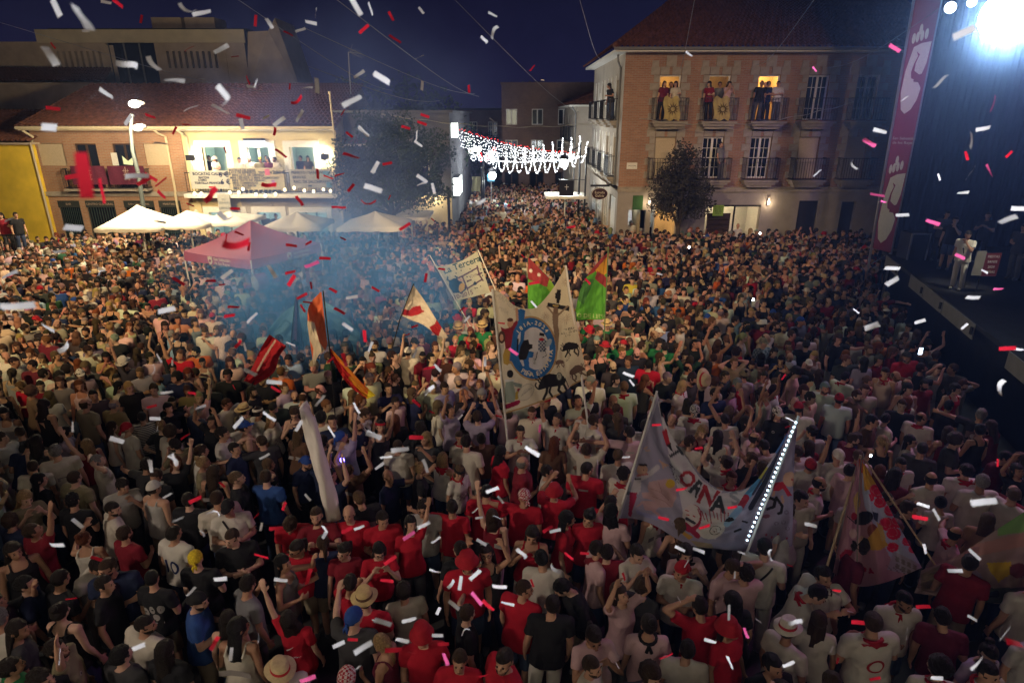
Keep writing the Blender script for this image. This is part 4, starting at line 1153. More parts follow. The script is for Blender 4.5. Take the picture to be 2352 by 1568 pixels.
# burgundy pop-up tent
M_tent = mat('burgundy_canvas', (.40, .085, .145), .8, .08, 3, bump=.15, bscale=12)
M_print = mat('cream_print', (.70, .62, .50), .8, 0)
tent = empty('pop_up_tent', (-9.2, 22, 0), 'burgundy pop-up tent with a white crest printed on its valance', 'tent')
C4 = [Vector((-11.35, 21.25, 0)), Vector((-8.5, 19.9, 0)), Vector((-7.05, 22.75, 0)), Vector((-9.9, 24.1, 0))]
cen = sum(C4, Vector())/4; apex = Vector((cen.x, cen.y, 3.42)); ev, et = 2.16, 2.48
for i in range(4):
    a, c = C4[i], C4[(i+1) % 4]
    b = MB(); N_ = 12; V = []; F = []
    for r in range(N_+1):
        t = r/N_
        for s in range(N_+1):
            u = s/N_
            e = a.lerp(c, u) + Vector((0, 0, et - .05*math.sin(math.pi*u)))
            p = e.lerp(apex, t); p.z -= .16*math.sin(math.pi*t)*(.55+.45*math.sin(math.pi*u))
            V.append(p)
    F = [(r*(N_+1)+s, r*(N_+1)+s+1, (r+1)*(N_+1)+s+1, (r+1)*(N_+1)+s) for r in range(N_) for s in range(N_)]
    b.add(V, F); b.build('roof_panel', M_tent, tent, True)
    out = (c-a).cross(Vector((0, 0, 1))).normalized()
    b = MB(); V = []
    for s in range(17):
        u = s/16; e = a.lerp(c, u) + out*(.012 + .012*math.sin(s*1.9))
        V += [e + Vector((0, 0, et - .05*math.sin(math.pi*u))), e + Vector((0, 0, ev)) + out*.02]
    b.add(V, [(2*s, 2*s+1, 2*s+3, 2*s+2) for s in range(16)]); o = b.build('valance', M_tent, tent, True)
    if i < 2:
        r = (c-a).normalized(); oo = out*.06
        f = .42 if i == 0 else .50
        q = a.lerp(c, f) + oo
        d = MB(); sh = [(-.10,.13),(-.05,.10),(0,.14),(.05,.10),(.10,.13),(.10,-.04),(.06,-.12),(0,-.16),(-.06,-.12),(-.10,-.04)]
        d.prism([q + r*x_ + Vector((0, 0, 2.31+z_)) for x_, z_ in sh], -out*.006); e_ = d.build('crest', M_print, o)
        d = MB(); d.ell(q + out*.003 + Vector((0, 0, 2.29)), (.045, .045, .05), None, 8, 6); d.build('crest_mark', M_tent, e_)
        write('San Sebastián', q + r*.18 + Vector((0, 0, 2.36)), .145, M_print, o, right=r, align='LEFT', thick=.003)
        write('de los Reyes', q + r*.18 + Vector((0, 0, 2.22)), .145, M_print, o, right=r, align='LEFT', thick=.003)
    b = MB(); b.tube([a, a + Vector((0, 0, et-.02))], .028, 7); b.build('leg', M_white, tent)
# small musicians' chair and drum below the tent
dr = empty('drum', (-7.9, 19.3, 0), 'round white-headed drum standing beside the front tent leg', 'drum')
q = P(590, 650, 19.2)
b = MB(); V, F = tube([(q.x-.05, q.y-.0, q.z), (q.x+.18, q.y+.24, q.z+.02)], .27, 18); b.add(V, F); b.build('shell', mat('red_drum', (.35, .03, .06), .4, 0), dr)
b = MB(); V, F = tube([(q.x-.062, q.y-.012, q.z), (q.x-.052, q.y-.002, q.z)], .25, 18); b.add(V, F); b.build('drum_head', M_cloth_w, dr)
b = MB(); 
for s in (-1, 0, 1): b.tube([(q.x+.05+.02*s, q.y+.1, q.z-.25), (q.x+.05+.3*s, q.y+.1+.12*abs(s), 0)], .015, 5)
b.build('stand', M_grey, dr)

# ------------------------------------------------------------------ trees
M_leaf = mat('leaves', (.045, .075, .030), .7, .35, 2.0); M_leaf2 = mat('purple_leaves', (.042, .040, .034), .7, .35, 2.0); M_bark = mat('bark', (.06, .045, .035), .9, .25, 8, bump=.5)
def tree(name, base, trunk_h, blobs, nleaf, size, m, label, seed):
    rr = random.Random(seed); t = empty(name, base, label, 'tree')
    B = Vector(base); top = B + Vector((0, 0, trunk_h))
    b = MB(); b.tube([B, B.lerp(top, .5) + Vector((.05, .03, 0)), top], [.17, .12, .10], 9)
    for c, r in blobs:
        c = Vector(c); mid = top.lerp(c, .5) + Vector((rr.uniform(-.2, .2), rr.uniform(-.2, .2), -.1))
        b.tube([top - Vector((0, 0, .15)), mid, c], [.08, .05, .015], 6)
    b.build('trunk', M_bark, t, True)
    V = []; F = []
    tot = sum(r[0]*r[1]*r[2] for c, r in blobs)
    for c, r in blobs:
        n = int(nleaf * r[0]*r[1]*r[2] / tot)
        for k in range(n):
            while True:
                d = Vector((rr.gauss(0, 1), rr.gauss(0, 1), rr.gauss(0, 1))).normalized()
                rad_ = rr.random() ** .45
                q = Vector(c) + Vector((d.x*r[0], d.y*r[1], d.z*r[2])) * rad_ * (1 + .22*mnoise.noise(d*2.4 + Vector(c)))
                if mnoise.noise(q*1.6) > -.22: break
            a = Vector((rr.gauss(0,1), rr.gauss(0,1), rr.gauss(0,1)-.2)).normalized()*size*rr.uniform(.6, 1.2); e = a.orthogonal().normalized()*size*.55
            i = len(V); V += [q-a*.5, q+e*.5, q+a*.5, q-e*.5]; F.append((i, i+1, i+2, i+3))
    b = MB(); b.add(V, F); b.build('crown', m, t)
    return t
tb = P(905, 520, 28.0); tc_ = P(893, 378, 27.5)
tree('broadleaf_tree', (tb.x, 28, 0), 2.9, [((tc_.x, 27.6, 4.9), (2.15, 1.7, 1.7)), ((tc_.x-1.1, 27.4, 4.3), (1.3, 1.2, 1.3)), ((tc_.x+1.3, 27.6, 4.5), (1.2, 1.2, 1.4)), ((tc_.x+.2, 27.8, 6.1), (1.4, 1.2, 1.1)), ((tc_.x+.9, 27.3, 3.7), (1.3, 1.0, .8)), ((tc_.x-1.9, 27.5, 5.2), (.9, .8, 1.0)), ((tc_.x+2.0, 27.5, 5.4), (.9, .8, 1.1)), ((tc_.x-.8, 27.6, 6.6), (.8, .7, .7)), ((tc_.x+2.2, 27.2, 3.9), (.7, .7, .7)), ((tc_.x-1.9, 27.2, 3.5), (.7, .7, .6))], 14000, .15, M_leaf, 'big dark leafy tree wrapped in blue smoke, left of the street mouth', 3)
tb = P(1565, 520, 29.0); tx = P(1563, 430, 29).x
tree('plum_tree', (tx+.05, 29, 0), 2.1, [((tx, 29, 3.7), (1.45, 1.2, 1.35)), ((tx+.1, 29, 4.7), (.95, .9, .95)), ((tx-.6, 28.8, 3.1), (.95, .8, .8)), ((tx+.7, 28.9, 3.2), (.95, .8, .8)), ((tx-.1, 29, 5.35), (.45, .4, .6))], 7500, .14, M_leaf2, 'small round dark tree in front of the brick building', 5)
for k, (x, y, Y_, s) in enumerate(((820, 240, 40, 2.2), (930, 232, 45, 2.4), (1000, 262, 44, 2.0), (1085, 330, 66, 2.2), (1120, 335, 70, 2.0), (1230, 232, 64, 2.4))):
    c = P(x, y, Y_)
    tree('tall_tree', (c.x, Y_, 0), max(2, c.z-s*1.2), [((c.x, Y_, c.z-s*.3), (s, s, s*1.1)), ((c.x+s*.6, Y_, c.z-s*.9), (s*.8, s*.8, s*.9)), ((c.x-s*.7, Y_, c.z-s*.8), (s*.7, s*.8, s*.8))], 1500, .34, M_leaf,
         ('dark tree top showing above the tiled roof next to the aerial', 'dark tree crown behind the big smoky tree, above the corner building', 'dark tree crown above the corner building, nearest the street', 'dim tree far down the street left of the end building', 'dim tree touching the left edge of the end building', 'dark tree top peeping over the roof of the end building')[k], 20+k)

# ------------------------------------------------------------------ poles, signs, aerial, wires
o = empty('flag_pole', P(758, 215, 30.5), 'bare tall pale flag pole at the right corner of the floodlit bar', 'flag pole')
b = MB(); q = P(757, 213, 30.5); q2 = P(789, 520, 30.5); b.tube([(q2.x+.05, 30.5, 0), q], [.06, .04], 8); b.ell(q, (.07, .07, .07)); b.build('pole', M_cream, o)
o = tag(empty('roof_aerial', P(805, 210, 36)), 'spidery television aerial standing on the tiled roof of the bar', 'aerial')
b = MB(); a, c = P(805, 215, 36), P(800, 120, 36); b.tube([a - Vector((0,0,.6)), c], .03, 6); b.build('mast', M_grey, o)
b = MB(); d = P(832, 124, 36); b.tube([c, d], .018, 5)
for k in range(6): q = c.lerp(d, .2+.15*k); b.tube([q + Vector((-.05, -.3, .16)), q + Vector((.05, .3, -.16))], .010, 4)
for k in range(4): b.tube([c + Vector((.1, 0, 0)), c + Vector((.3+.15*k, -.2, .35-.22*k))], .010, 4)
b.build('antenna_rods', M_grey, o)
WIRES = [((761, -10, 9), (1100, 222, 46), 'between sky centre-left and the street'), ((1035, -10, 9), (1330, 258, 42), 'running to the lower street house'), ((1329, -10, 9), (1382, 135, 31), 'ending at the corner eave of the brick building'), ((700, 65, 10), (1090, 216, 46), 'passing just right of the aerial'), ((700, 150, 12), (1010, 232, 40), 'crossing behind the aerial mast'), ((1597, -10, 9), (1562, 158, 31), 'ending above the leftmost upper balcony'), ((1877, -10, 8), (1738, 148, 31), 'ending above the middle upper balcony'), ((2160, 18, 12), (1905, 155, 31), 'stretched from the stage mast to the brick building'), ((-20, 46, 9), (640, 212, 38), 'passing over the apartment block from the left edge'), ((540, -5, 9), (900, 208, 40), 'high above the floodlit bar')]
M_wire = mat('wire', (.30, .30, .32), .5, 0)
for (x0, y0, Y0), (x1, y1, Y1), w in WIRES:
    A, B_ = P(x0, y0, Y0), P(x1, y1, Y1); pts = []
    for i in range(15):
        t = i/14; p = A.lerp(B_, t); p.z -= .25*math.sin(math.pi*t); pts.append(p)
    b = MB(); b.tube(pts, [.0035 + .008*i/14 for i in range(15)], 5); tag(b.build('overhead_wire', M_wire), 'thin overhead wire ' + w, 'wire', 'overhead wires')
M_tinsel = mat('silver_tinsel', (.6, .58, .5), .3, 0, metal=.6)
for A, B_, w in ((P(1468, 273, 29.6), P(1960, 236, 29.6), 'across the upper balconies of the brick building'), (P(870, 262, 33), P(1500, 268, 33), 'across the mouth of the street')):
    b = MB(); pts = []
    for i in range(40):
        t = i/39; p = A.lerp(B_, t); p.z -= .55*math.sin(math.pi*t) + .03*math.sin(i*5.1); pts.append(p)
    b.tube(pts, [.010 + .010*(i % 3 == 0) for i in range(40)], 5)
    tag(b.build('tinsel_string', M_tinsel), 'drooping tinsel string hanging ' + w, 'tinsel')

# street lamps with glass globes
for x, y, Y_, lab in ((1131, 403, 40, 'left'), (1295, 375, 36, 'right')):
    p = P(x, y, Y_); px = p.x + (-.55 if lab == 'left' else .9)
    o = empty('street_lantern', (px, Y_, 0), 'black street lantern with a glowing white globe on the %s side of the street' % lab, 'street lamp')
    b = MB(); b.tube([(px, Y_, 0), (px, Y_, p.z+1.1)], [.08, .045], 8); b.tube([(px, Y_, p.z+.9), (p.x, Y_, p.z+.5)], .03, 6); b.build('post', M_iron, o)
    b = MB(); b.add(*loft([[Vector((p.x + r*math.cos(2*math.pi*j/12), Y_ + r*math.sin(2*math.pi*j/12), p.z+z)) for j in range(12)] for z, r in ((.22, .30), (.30, .28), (.48, .06))])); b.build('cap', M_iron, o)
    b = MB(); b.ell((p.x, Y_, p.z), (.24, .24, .26), None, 14, 10); b.build('globe', glow('globe', (.95, 1, .98), 14), o, True)
    lamp('lantern_light', 'POINT', (p.x, Y_, p.z-.35), 230, (.92, 1, .95), o, size=.15)
# a bare lamp head and pole in the left of the street
p = P(1090, 345, 46); o = empty('wall_street_lamp', p, 'short pale lamp arm glowing behind the light garland, left of the street', 'street lamp')
b = MB(); b.tube([p + Vector((-1.4, 0, -.25)), p], .09, 8); b.build('arm', M_cream, o); b = MB(); b.ell(p + Vector((.2, 0, .05)), (.30, .2, .18), None, 10, 7); b.build('lamp_glass', glow('globe2', (1, 1, .9), 12), o, True)
for x, y0, Y_, lab in ((1106, 385, 39, 'thin dark pole left of the crossing sign'), (1029, 430, 31.5, 'thick dark pole at the corner of the pale side wall')):
    p = P(x, y0, Y_); b = MB(); b.tube([(p.x, Y_, 0), p], .07, 8); tag(b.build('dark_pole', M_iron), lab, 'pole')
# pedestrian crossing sign
p = P(1128, 408, 42); o = empty('crossing_sign', (p.x, 42, 0), 'square blue pedestrian crossing sign on a thin pole above the street crowd', 'road sign')
b = MB(); b.tube([(p.x, 42, 0), (p.x, 42, p.z+.3)], .035, 6); b.build('pole', M_grey, o)
b = MB(); b.box((p.x-.24, 41.93, p.z-.24), (p.x+.24, 41.955, p.z+.24)); s_ = b.build('plate', mat('sign_blue', (.06, .30, .50), .4, 0), o)
b = MB(); b.prism([(p.x-.19, 41.925, p.z-.15), (p.x+.19, 41.925, p.z-.15), (p.x, 41.925, p.z+.19)], (0, .004, 0)); b.build('white_triangle', M_white, s_)
b = MB(); b.tube([(p.x, 41.92, p.z-.02), (p.x+.01, 41.92, p.z+.05)], .03, 5); b.tube([(p.x, 41.92, p.z-.02), (p.x-.06, 41.92, p.z-.13)], .018, 5); b.tube([(p.x, 41.92, p.z-.02), (p.x+.06, 41.92, p.z-.13)], .018, 5); b.build('walking_figure', M_ink, s_)
# hanging oval beer sign on the corner of the brick building
p = P(1377, 445, 31.6); o = empty('hanging_oval_sign', (p.x, 31.6, p.z), 'dark oval beer sign hanging from an iron bracket at the corner of the brick building', 'sign')
M_dkred = mat('sign_maroon', (.035, .008, .012), .5, .1)
b = MB(); b.ell(p, (.42, .05, .30), None, 24, 10); b.build('oval_board', M_dkred, o, True)
b = MB(); ring = [(p.x+.40*math.cos(q), 31.53, p.z+.28*math.sin(q)) for q in [2*math.pi*j/24 for j in range(25)]]; b.tube(ring, .012, 5); b.build('rim', M_print, o)
write('Estrella', p + Vector((0, -.06, .06)), .17, M_print, o); write('Galicia', p + Vector((0, -.06, -.10)), .17, M_print, o)
b = MB(); q = P(1377, 428, 31.6); b.box((q.x-.45, 31.57, q.z-.02), (q.x+.50, 31.63, q.z+.08)); b.tube([(p.x-.2, 31.6, p.z+.22), (p.x-.2, 31.6, q.z)], .012, 4); b.tube([(p.x+.2, 31.6, p.z+.22), (p.x+.2, 31.6, q.z)], .012, 4); b.build('bracket', M_iron, o)
# dark cross-marked street banner and its pole
p = P(1301, 432, 35.5); o = empty('street_banner', (p.x, 35.5, 0), 'black square banner with a small cross, hung over the far white parasol', 'banner')
b = MB(); b.box((p.x-.40, 35.46, p.z-.42), (p.x+.40, 35.50, p.z+.42)); b.build('cloth', mat('black_cloth', (.012, .012, .02), .8, .1), o)
b = MB(); b.box((p.x-.10, 35.445, p.z+.05), (p.x+.12, 35.455, p.z+.08)); b.box((p.x-.01, 35.446, p.z-.1), (p.x+.02, 35.454, p.z+.2)); b.build('cross_mark', M_white, o)
b = MB(); q = P(1347, 360, 35.5); b.tube([(q.x, 35.5, 0), (q.x, 35.5, q.z)], .05, 8); b.tube([(q.x, 35.5, p.z+.45), (p.x-.42, 35.5, p.z+.45)], .02, 5); b.build('pole', M_iron, o)
# hanging pale flag by the dark pole
o = empty('hanging_flag', P(1094, 415, 39), 'small pale yellow flag hanging from the dark pole left of the crossing sign', 'flag')
b = MB(); V = []
for i in range(7):
    for j in range(7):
        p = P(1084+20*i/6, 406+34*j/6, 38.8); V.append((p.x*1.0 + .05*math.sin(j+i)*(j/6), 38.8+.08*math.sin(i*1.7+j*.4), p.z))
b.add(V, [(i*7+j, (i+1)*7+j, (i+1)*7+j+1, i*7+j+1) for i in range(6) for j in range(6)]); b.build('cloth', mat('pale_flag', (.55, .52, .30), .85, .1), o, True)
b = MB(); p, q = P(1078, 405, 38.8), P(1108, 405, 38.8); b.tube([p, q + Vector((.1,.2,0))], .02, 5); b.build('rod', M_iron, o)

# ------------------------------------------------------------------ festive light garland over the street
gl_ = empty('light_garland', P(1200, 345, 40), 'dense garland of white and red festive lights strung across the street', 'festive lights')
GW, GR, GB = glow('bulb_white', (.93, .97, 1.0), 7.0), glow('bulb_red', (1, .05, .04), 4.0), glow('bulb_blue', (.35, .75, 1), 3.0)
def bead_line(b, pts, r, step, jit, rr):
    for k in range(len(pts)-1):
        a, c = Vector(pts[k]), Vector(pts[k+1]); n = max(1, int((c-a).length/step))
        for i in range(n):
            p = a.lerp(c, (i+rr.random()*.5)/n) + Vector((rr.uniform(-jit, jit), rr.uniform(-jit, jit), rr.uniform(-jit, jit)))
            V = [p+Vector((r,0,0)), p+Vector((0,r,0)), p-Vector((r,0,0)), p-Vector((0,r,0)), p+Vector((0,0,r)), p-Vector((0,0,r))]
            b.add(V, [(0,1,4),(1,2,4),(2,3,4),(3,0,4),(1,0,5),(2,1,5),(3,2,5),(0,3,5)])
rr = random.Random(4)
GA, GB_ = [P(x, y, 37.5) for x, y in ((1057, 297), (1057, 336))], [P(x, y, 41) for x, y in ((1325, 352), (1318, 372))]
for k in range(7):
    t = k/6; A, B_ = GA[0].lerp(GA[1], t), GB_[0].lerp(GB_[1], t); pts = []
    for i in range(25):
        s = i/24; p = A.lerp(B_, s); p.z -= .25*math.sin(math.pi*s); pts.append(p)
    b = MB(); bead_line(b, pts, .026, .10, .05, rr); b.build('light_strand', GR if k == 0 else GW, gl_)
tops = [(1131,352),(1143,350),(1163,350),(1183,345),(1205,338),(1225,335),(1248,331),(1270,326),(1292,319),(1312,317),(1332,312),(1350,305)]
for k in range(len(tops)-1):
    x0, y0 = tops[k]; x1, y1 = tops[k+1]; yb_ = (390, 394, 397, 396, 398, 398, 396, 395, 390, 383, 374)[k]; Yk = 44 - .75*k
    pts = [P(x0 + (x1-x0)*u - (k*1.2)*math.sin(math.pi*u)*(.5+u*.0), y0 + (yb_-y0)*math.sin(math.pi*min(1, u*1.0))**.6 if 0 < u < 1 else (y0 if u == 0 else y1 + (yb_-y1)*.25), Yk) for u in [i/12 for i in range(13)]]
    b = MB(); bead_line(b, pts, .040, .085, .03, rr); b.build('light_loop', GW, gl_)
pts = [P(1100 + 24.5*i, 350+ 22*math.sin(.9+i*.18), 44-.7*i) for i in range(11)]
b = MB(); bead_line(b, pts, .035, .09, .04, rr); b.build('light_strand', GW, gl_)
for k in range(18):
    p = P(1082 + 60*rr.random(), 340 + 32*rr.random(), 43.5); b = MB(); rad_ = rr.uniform(.10, .30)
    pts = [p + Vector((rad_*math.cos(q), 0, rad_*math.sin(q))) for q in [2*math.pi*j/10 for j in range(11)]]
    bead_line(b, pts, .036, .08, .02, rr); b.build('light_ornament', GR if k % 5 == 0 else GW, gl_)
for x, y, Y_ in ((1120, 360, 40), (1250, 365, 37)):
    p = P(x, y, Y_); lamp('garland_light', 'POINT', p, 260, (.90, .96, 1), gl_, size=.6)

# ------------------------------------------------------------------ stage
M_deck = mat('stage_deck', (.014, .014, .016), .6, .3, 4); M_fascia = mat('grey_board', (.24, .225, .19), .7, .1, 3, bump=.1)
M_drape = mat('black_drape', (.010, .014, .028), .9, .15, 3); M_truss = mat('truss', (.42, .42, .44), .35, 0, metal=.7)
M_band = mat('banner_maroon', (.26, .05, .08), .85, .06); M_motif = mat('banner_cream', (.68, .66, .52), .85, .05)
st = empty('concert_stage', (16, 16, 0), 'dark concert stage with black drapes and grey edge boards on the right', 'stage')
SFX = lambda y: 14.0 + (y - 22.9) * .293
DZ = 2.0
b = MB(); b.prism([(SFX(8), 8, DZ-.12), (SFX(23.6), 23.6, DZ-.12), (26, 23.6, DZ-.12), (26, 8, DZ-.12)], (0, 0, .12)); b.build('deck', M_deck, st)
b = MB(); b.prism([(SFX(8)+.25, 8, 0), (SFX(23.6)+.25, 23.6, 0), (26, 23.6, 0), (26, 8, 0)], (0, 0, 1.87)); b.build('skirt', M_drape, st)
fy = [22.9, 21.15, 19.9, 17.35, 14.9]
for y1, y0 in ((22.9, 21.3), (19.95, 18.6), (18.55, 16.95), (16.9, 14.75), (12.9, 10.5)):
    b = MB(); b.prism([(SFX(y1)-.03, y1, DZ-.42), (SFX(y0)-.03, y0, DZ-.42), (SFX(y0)-.03, y0, DZ-.02), (SFX(y1)-.03, y1, DZ-.02)], (.025, 0, 0)); o = b.build('edge_board', M_fascia, st)
    b = MB(); b.box((SFX(y0)-.06, y0+.02, DZ-.3), (SFX(y0)-.035, y0+.10, DZ-.1)); b.build('clamp', M_iron, o)
def drape(a, c, z0, z1, folds, amp=.05):
    V = []; n = folds*6; a, c = Vector(a), Vector(c); nn = (c-a).cross(Vector((0,0,1))).normalized()
    for i in range(n+1):
        p = a.lerp(c, i/n) + nn*amp*(math.sin(i*2*math.pi/6) + .4*math.sin(i*.7))
        V += [(p.x, p.y, z0), (p.x, p.y, z1)]
    b = MB(); b.add(V, [(2*i, 2*i+2, 2*i+3, 2*i+1) for i in range(n)]); return b.build('drape', M_drape, st, True)
drape((14.7, 24.0, 0), (25, 25.0, 0), DZ, 14, 40); drape((25, 25, 0), (24.5, 7, 0), DZ, 14, 40)
# mast with printed strip at the near corner of the stage
tw = empty('banner_mast', (14.4, 23.3, 0), 'tall truss mast with a maroon printed strip at the far corner of the stage', 'mast')
tA, tB = P(2003, 560, 23.4), P(2082, 100, 23.4); tC, tD = P(2046, 583, 23.0), P(2142, 100, 23.0)
up = (tB - tA) / (tB.z - tA.z); zt = 13.5
def ml(z): return tA + (tB - tA) * ((z - tA.z)/(tB.z - tA.z))
def mr_(z): return tC + (tD - tC) * ((z - tC.z)/(tD.z - tC.z))
zb = tA.z + .1
for f_ in (ml, mr_):
    b = MB(); b.tube([f_(0.0), f_(zt)], .045, 7); b.build('truss_tube', M_truss, tw)
b = MB()
for k in range(24): z = zb - 1.6 + k*.6; b.tube([ml(z)+Vector((0,.1,0)), mr_(z+.6)+Vector((0,.1,0))], .015, 5)
b.build('truss_brace', M_truss, tw)
def mp_(s, z): return ml(z).lerp(mr_(z), s) + Vector((-.01, -.06, 0))
def strip(poly, m, nm, off, par):
    b = MB(); n = len(poly); V = [mp_(s, z) + Vector((-.004, -off, 0)) for s, z in poly]; b.add(V, [tuple(range(n))]); return b.build(nm, m, par)
sp_o = strip([(.05, zb-.25), (.95, zb-.35), (.97, zt-.2), (.03, zt-.2)], M_band, 'printed_strip', 0, tw)
def motif(z0, h):
    """broad comma-shaped footprint motif with a swirl, and five toe dots above"""
    body = [(.20,.06),(.38,.0),(.60,.06),(.78,.20),(.84,.36),(.70,.44),(.50,.45),(.52,.52),(.78,.56),(.88,.70),(.92,.99),(.55,.97),(.28,.92),(.12,.60),(.08,.30)]
    o = strip([(s, z0+z*h) for s, z in body], M_motif, 'footprint_motif', .012, sp_o)
    swirl = [(.42,.86),(.50,.80),(.40,.70),(.34,.58),(.38,.50),(.56,.47),(.78,.44),(.86,.40),(.80,.52),(.62,.56),(.46,.60),(.46,.70),(.56,.82)]
    strip([(s, z0+z*h) for s, z in swirl], M_band, 'swirl', .024, o)
    for j, (s, dz) in enumerate(((.22, .20), (.36, .26), (.52, .32), (.68, .40), (.44, .62))):
        strip([(s+.07*math.cos(q), z0+h*(.98+.28*dz)+.17*math.sin(q)) for q in [2*math.pi*i/10 for i in range(10)]], M_motif, 'toe_dot', .012, sp_o)
zz = lambda y: P(2060, y, 23.2).z
motif(zz(558), zz(395)-zz(558)); motif(zz(262), zz(95)-zz(262)); 
for k, s in enumerate(('San Sebastián', 'de los Reyes')):
    z = zz(318+10*k); r = (mr_(z)-ml(z)).normalized(); write(s, mp_(.55, z)+Vector((-.01, -.03, 0)), .13, M_motif, sp_o, right=r)
# stage lights
def blinder(x, y, Y_, r, strength, lab, power, tgt, spot, col=(.86, .93, 1.0)):
    p = P(x, y, Y_); o = empty('stage_light', p, lab, 'stage light')
    d = (Vector(tgt) - p).normalized(); rot = d.to_track_quat('-Z', 'Y').to_matrix()
    b = MB(); b.add(*loft([[p - d*t + rot @ Vector((rr_*math.cos(2*math.pi*j/16), rr_*math.sin(2*math.pi*j/16), 0)) for j in range(16)] for t, rr_ in ((.02, r*1.12), (.35, r*1.05), (.6, r*.5))])); b.build('housing', M_iron, o)
    b = MB(); b.add([p + rot @ Vector((r*math.cos(2*math.pi*j/20), r*math.sin(2*math.pi*j/20), 0)) for j in range(20)], [tuple(range(20))]); b.build('lens', glow('lens_%s' % lab[:12], col, strength), o)
    b = MB(); b.tube([p - d*.3, p - d*.3 + Vector((0, 0, .8))], .03, 6); b.build('yoke', M_iron, o)
    if power: lamp('stage_beam', 'SPOT', p + d*.03, power, col, o, target=tgt, size=r*.8, spot=spot, blend=.9)
    return o
blinder(2312, 38, 16.5, .55, 90, 'huge blazing white stage light glaring at the top right corner', 44000, (1.0, 0.5, 6.4), 29)
blinder(2183, 18, 18.5, .13, 40, 'small bright stage light left of the blazing big one', 0, (0, 0, 6), 30)
blinder(2232, 6, 18.0, .10, 40, 'smallest stage light at the top edge above the drapes', 0, (0, 0, 6), 30)
p = Vector((17.5, 15.5, 12.2)); o = empty('stage_light', p, 'blue wash stage light hung out of view over the stage', 'stage light')
b = MB(); b.box((p.x-.3, p.y-.2, p.z), (p.x+.3, p.y+.2, p.z+.35)); b.build('housing', M_iron, o)
lamp('blue_wash', 'SPOT', p - Vector((0, 0, .05)), 450, (.12, .34, 1.0), o, target=(17.5, 24.5, 7), size=.3, spot=110, blend=.8)
p = Vector((14.2, 15.0, 10.5)); o = empty('stage_light', p, 'magenta wash stage light hung out of view at the front of the stage', 'stage light')
b = MB(); b.box((p.x-.3, p.y-.2, p.z), (p.x+.3, p.y+.2, p.z+.35)); b.build('housing', M_iron, o)
lamp('magenta_wash', 'SPOT', p - Vector((0, 0, .05)), 2300, (.95, .28, .74), o, target=(3.5, 6.5, 1.5), size=.4, spot=62, blend=.9)
lamp('violet_wash', 'SPOT', p - Vector((0, 0, .08)), 2000, (.42, .24, 1.0), o, target=(12.4, 31, 4.8), size=.4, spot=34, blend=1)
lamp('strip_fill', 'SPOT', p - Vector((.15, 0, .06)), 300, (1.0, .95, .85), o, target=(14.3, 23.2, 6.5), size=.3, spot=60, blend=1)  # spot added to the unseen fixture to brighten the mast strip
lamp('front_wash', 'SPOT', p - Vector((.1, 0, .06)), 3200, (1.0, .92, .70), o, target=(13.55, 18.0, 3.0), size=.3, spot=15, blend=.9)
# flight case and monitor, red and white song sheet boards
q = P(2062, 572, 22.5); b = MB(); b.box((q.x+.1, 22.0, DZ+.003), (q.x+.75, 22.7, DZ+.95)); o = b.build('flight_case', M_dark); tag(o, 'black flight case with grey edges standing by the mast on stage', 'flight case')
b = MB()
for xx in (q.x+.08, q.x+.72): b.box((xx, 21.98, DZ+.004), (xx+.05, 22.02, DZ+.97))
b.box((q.x+.132, 21.98, DZ+.92), (q.x+.718, 22.02, DZ+.97)); b.build('edge_trim', M_truss, o)
q = P(2262, 605, 17.6); o = empty('placard', (q.x, 17.6, DZ), 'cream and red placard standing behind the performer on stage', 'placard')
b = MB(); b.box((q.x-.30, 17.6, q.z-.36), (q.x-.02, 17.63, q.z+.36)); b.build('cream_panel', M_fascia, o); b = MB(); b.box((q.x-.018, 17.6, q.z-.38), (q.x+.42, 17.63, q.z+.30)); o2 = b.build('red_panel', mat('placard_red', (.12, .015, .02), .7, .1), o)
for k in range(4): write(('FIESTAS', 'SANSE', '2024', 'PEÑAS')[k], (q.x+.2, 17.59, q.z+.2-.15*k), .10, M_motif, o2)
b = MB(); b.tube([(q.x, 17.65, DZ), (q.x, 17.65, q.z-.3)], .02, 5); b.build('stand', M_iron, o)
for x, y in ((2045, 607), (1972, 612)):
    pass
b = MB(); b.box((P(2352, 640, 19).x-.1, 19, DZ), (P(2352, 640, 19).x+.3, 19.4, DZ+.5)); o = tag(b.build('stage_monitor', M_dark), 'wedge stage monitor with a tiny blue-white light at the right edge', 'speaker')
b = MB(); q = P(2347, 655, 18.95); b.ell(q, (.05, .03, .08), None, 8, 6); b.build('indicator', glow('tiny_blue', (.5, .8, 1), 9), o)

# ------------------------------------------------------------------ floodlights on the town hall (behind the camera) that light the square
th = empty('town_hall_front', (0, -2.5, 0), 'town hall front behind the viewpoint carrying the square floodlights', 'building')
b = MB(); b.box((-14, -3.4, 0), (14, -2.5, 17.4)); b.build('wall', M_cream, th)
def big_flood(x, z, power, col, tgt, spot, blend=.7):
    p = Vector((x, -2.0, z)); b = MB(); b.box((x-.35, -2.45, z-.2), (x+.35, -2.05, z+.2)); o = b.build('floodlight', M_dark, th)
    lamp('square_flood', 'SPOT', p, power, col, o, target=tgt, size=.35, spot=spot, blend=blend)
big_flood(-12.5, 16.4, 40000, (1, .71, .36), (-11.0, 25.0, 2.0), 48, 1.0)
big_flood(-12.0, 15.6, 42000, (1, .71, .38), (0.8, 23.5, 1.5), 40, 1.0)
big_flood(9.0, 16.4, 25000, (1, .71, .38), (0.2, 17.0, 2.6), 28, 1.0)
big_flood(10.0, 15.2, 11500, (1, .68, .42), (8.2, 31.0, 5.4), 34, 1.0)
big_flood(-13.3, 10.5, 5200, (1, .82, .66), (-2.2, 8.0, 2.1), 34, 1.0)
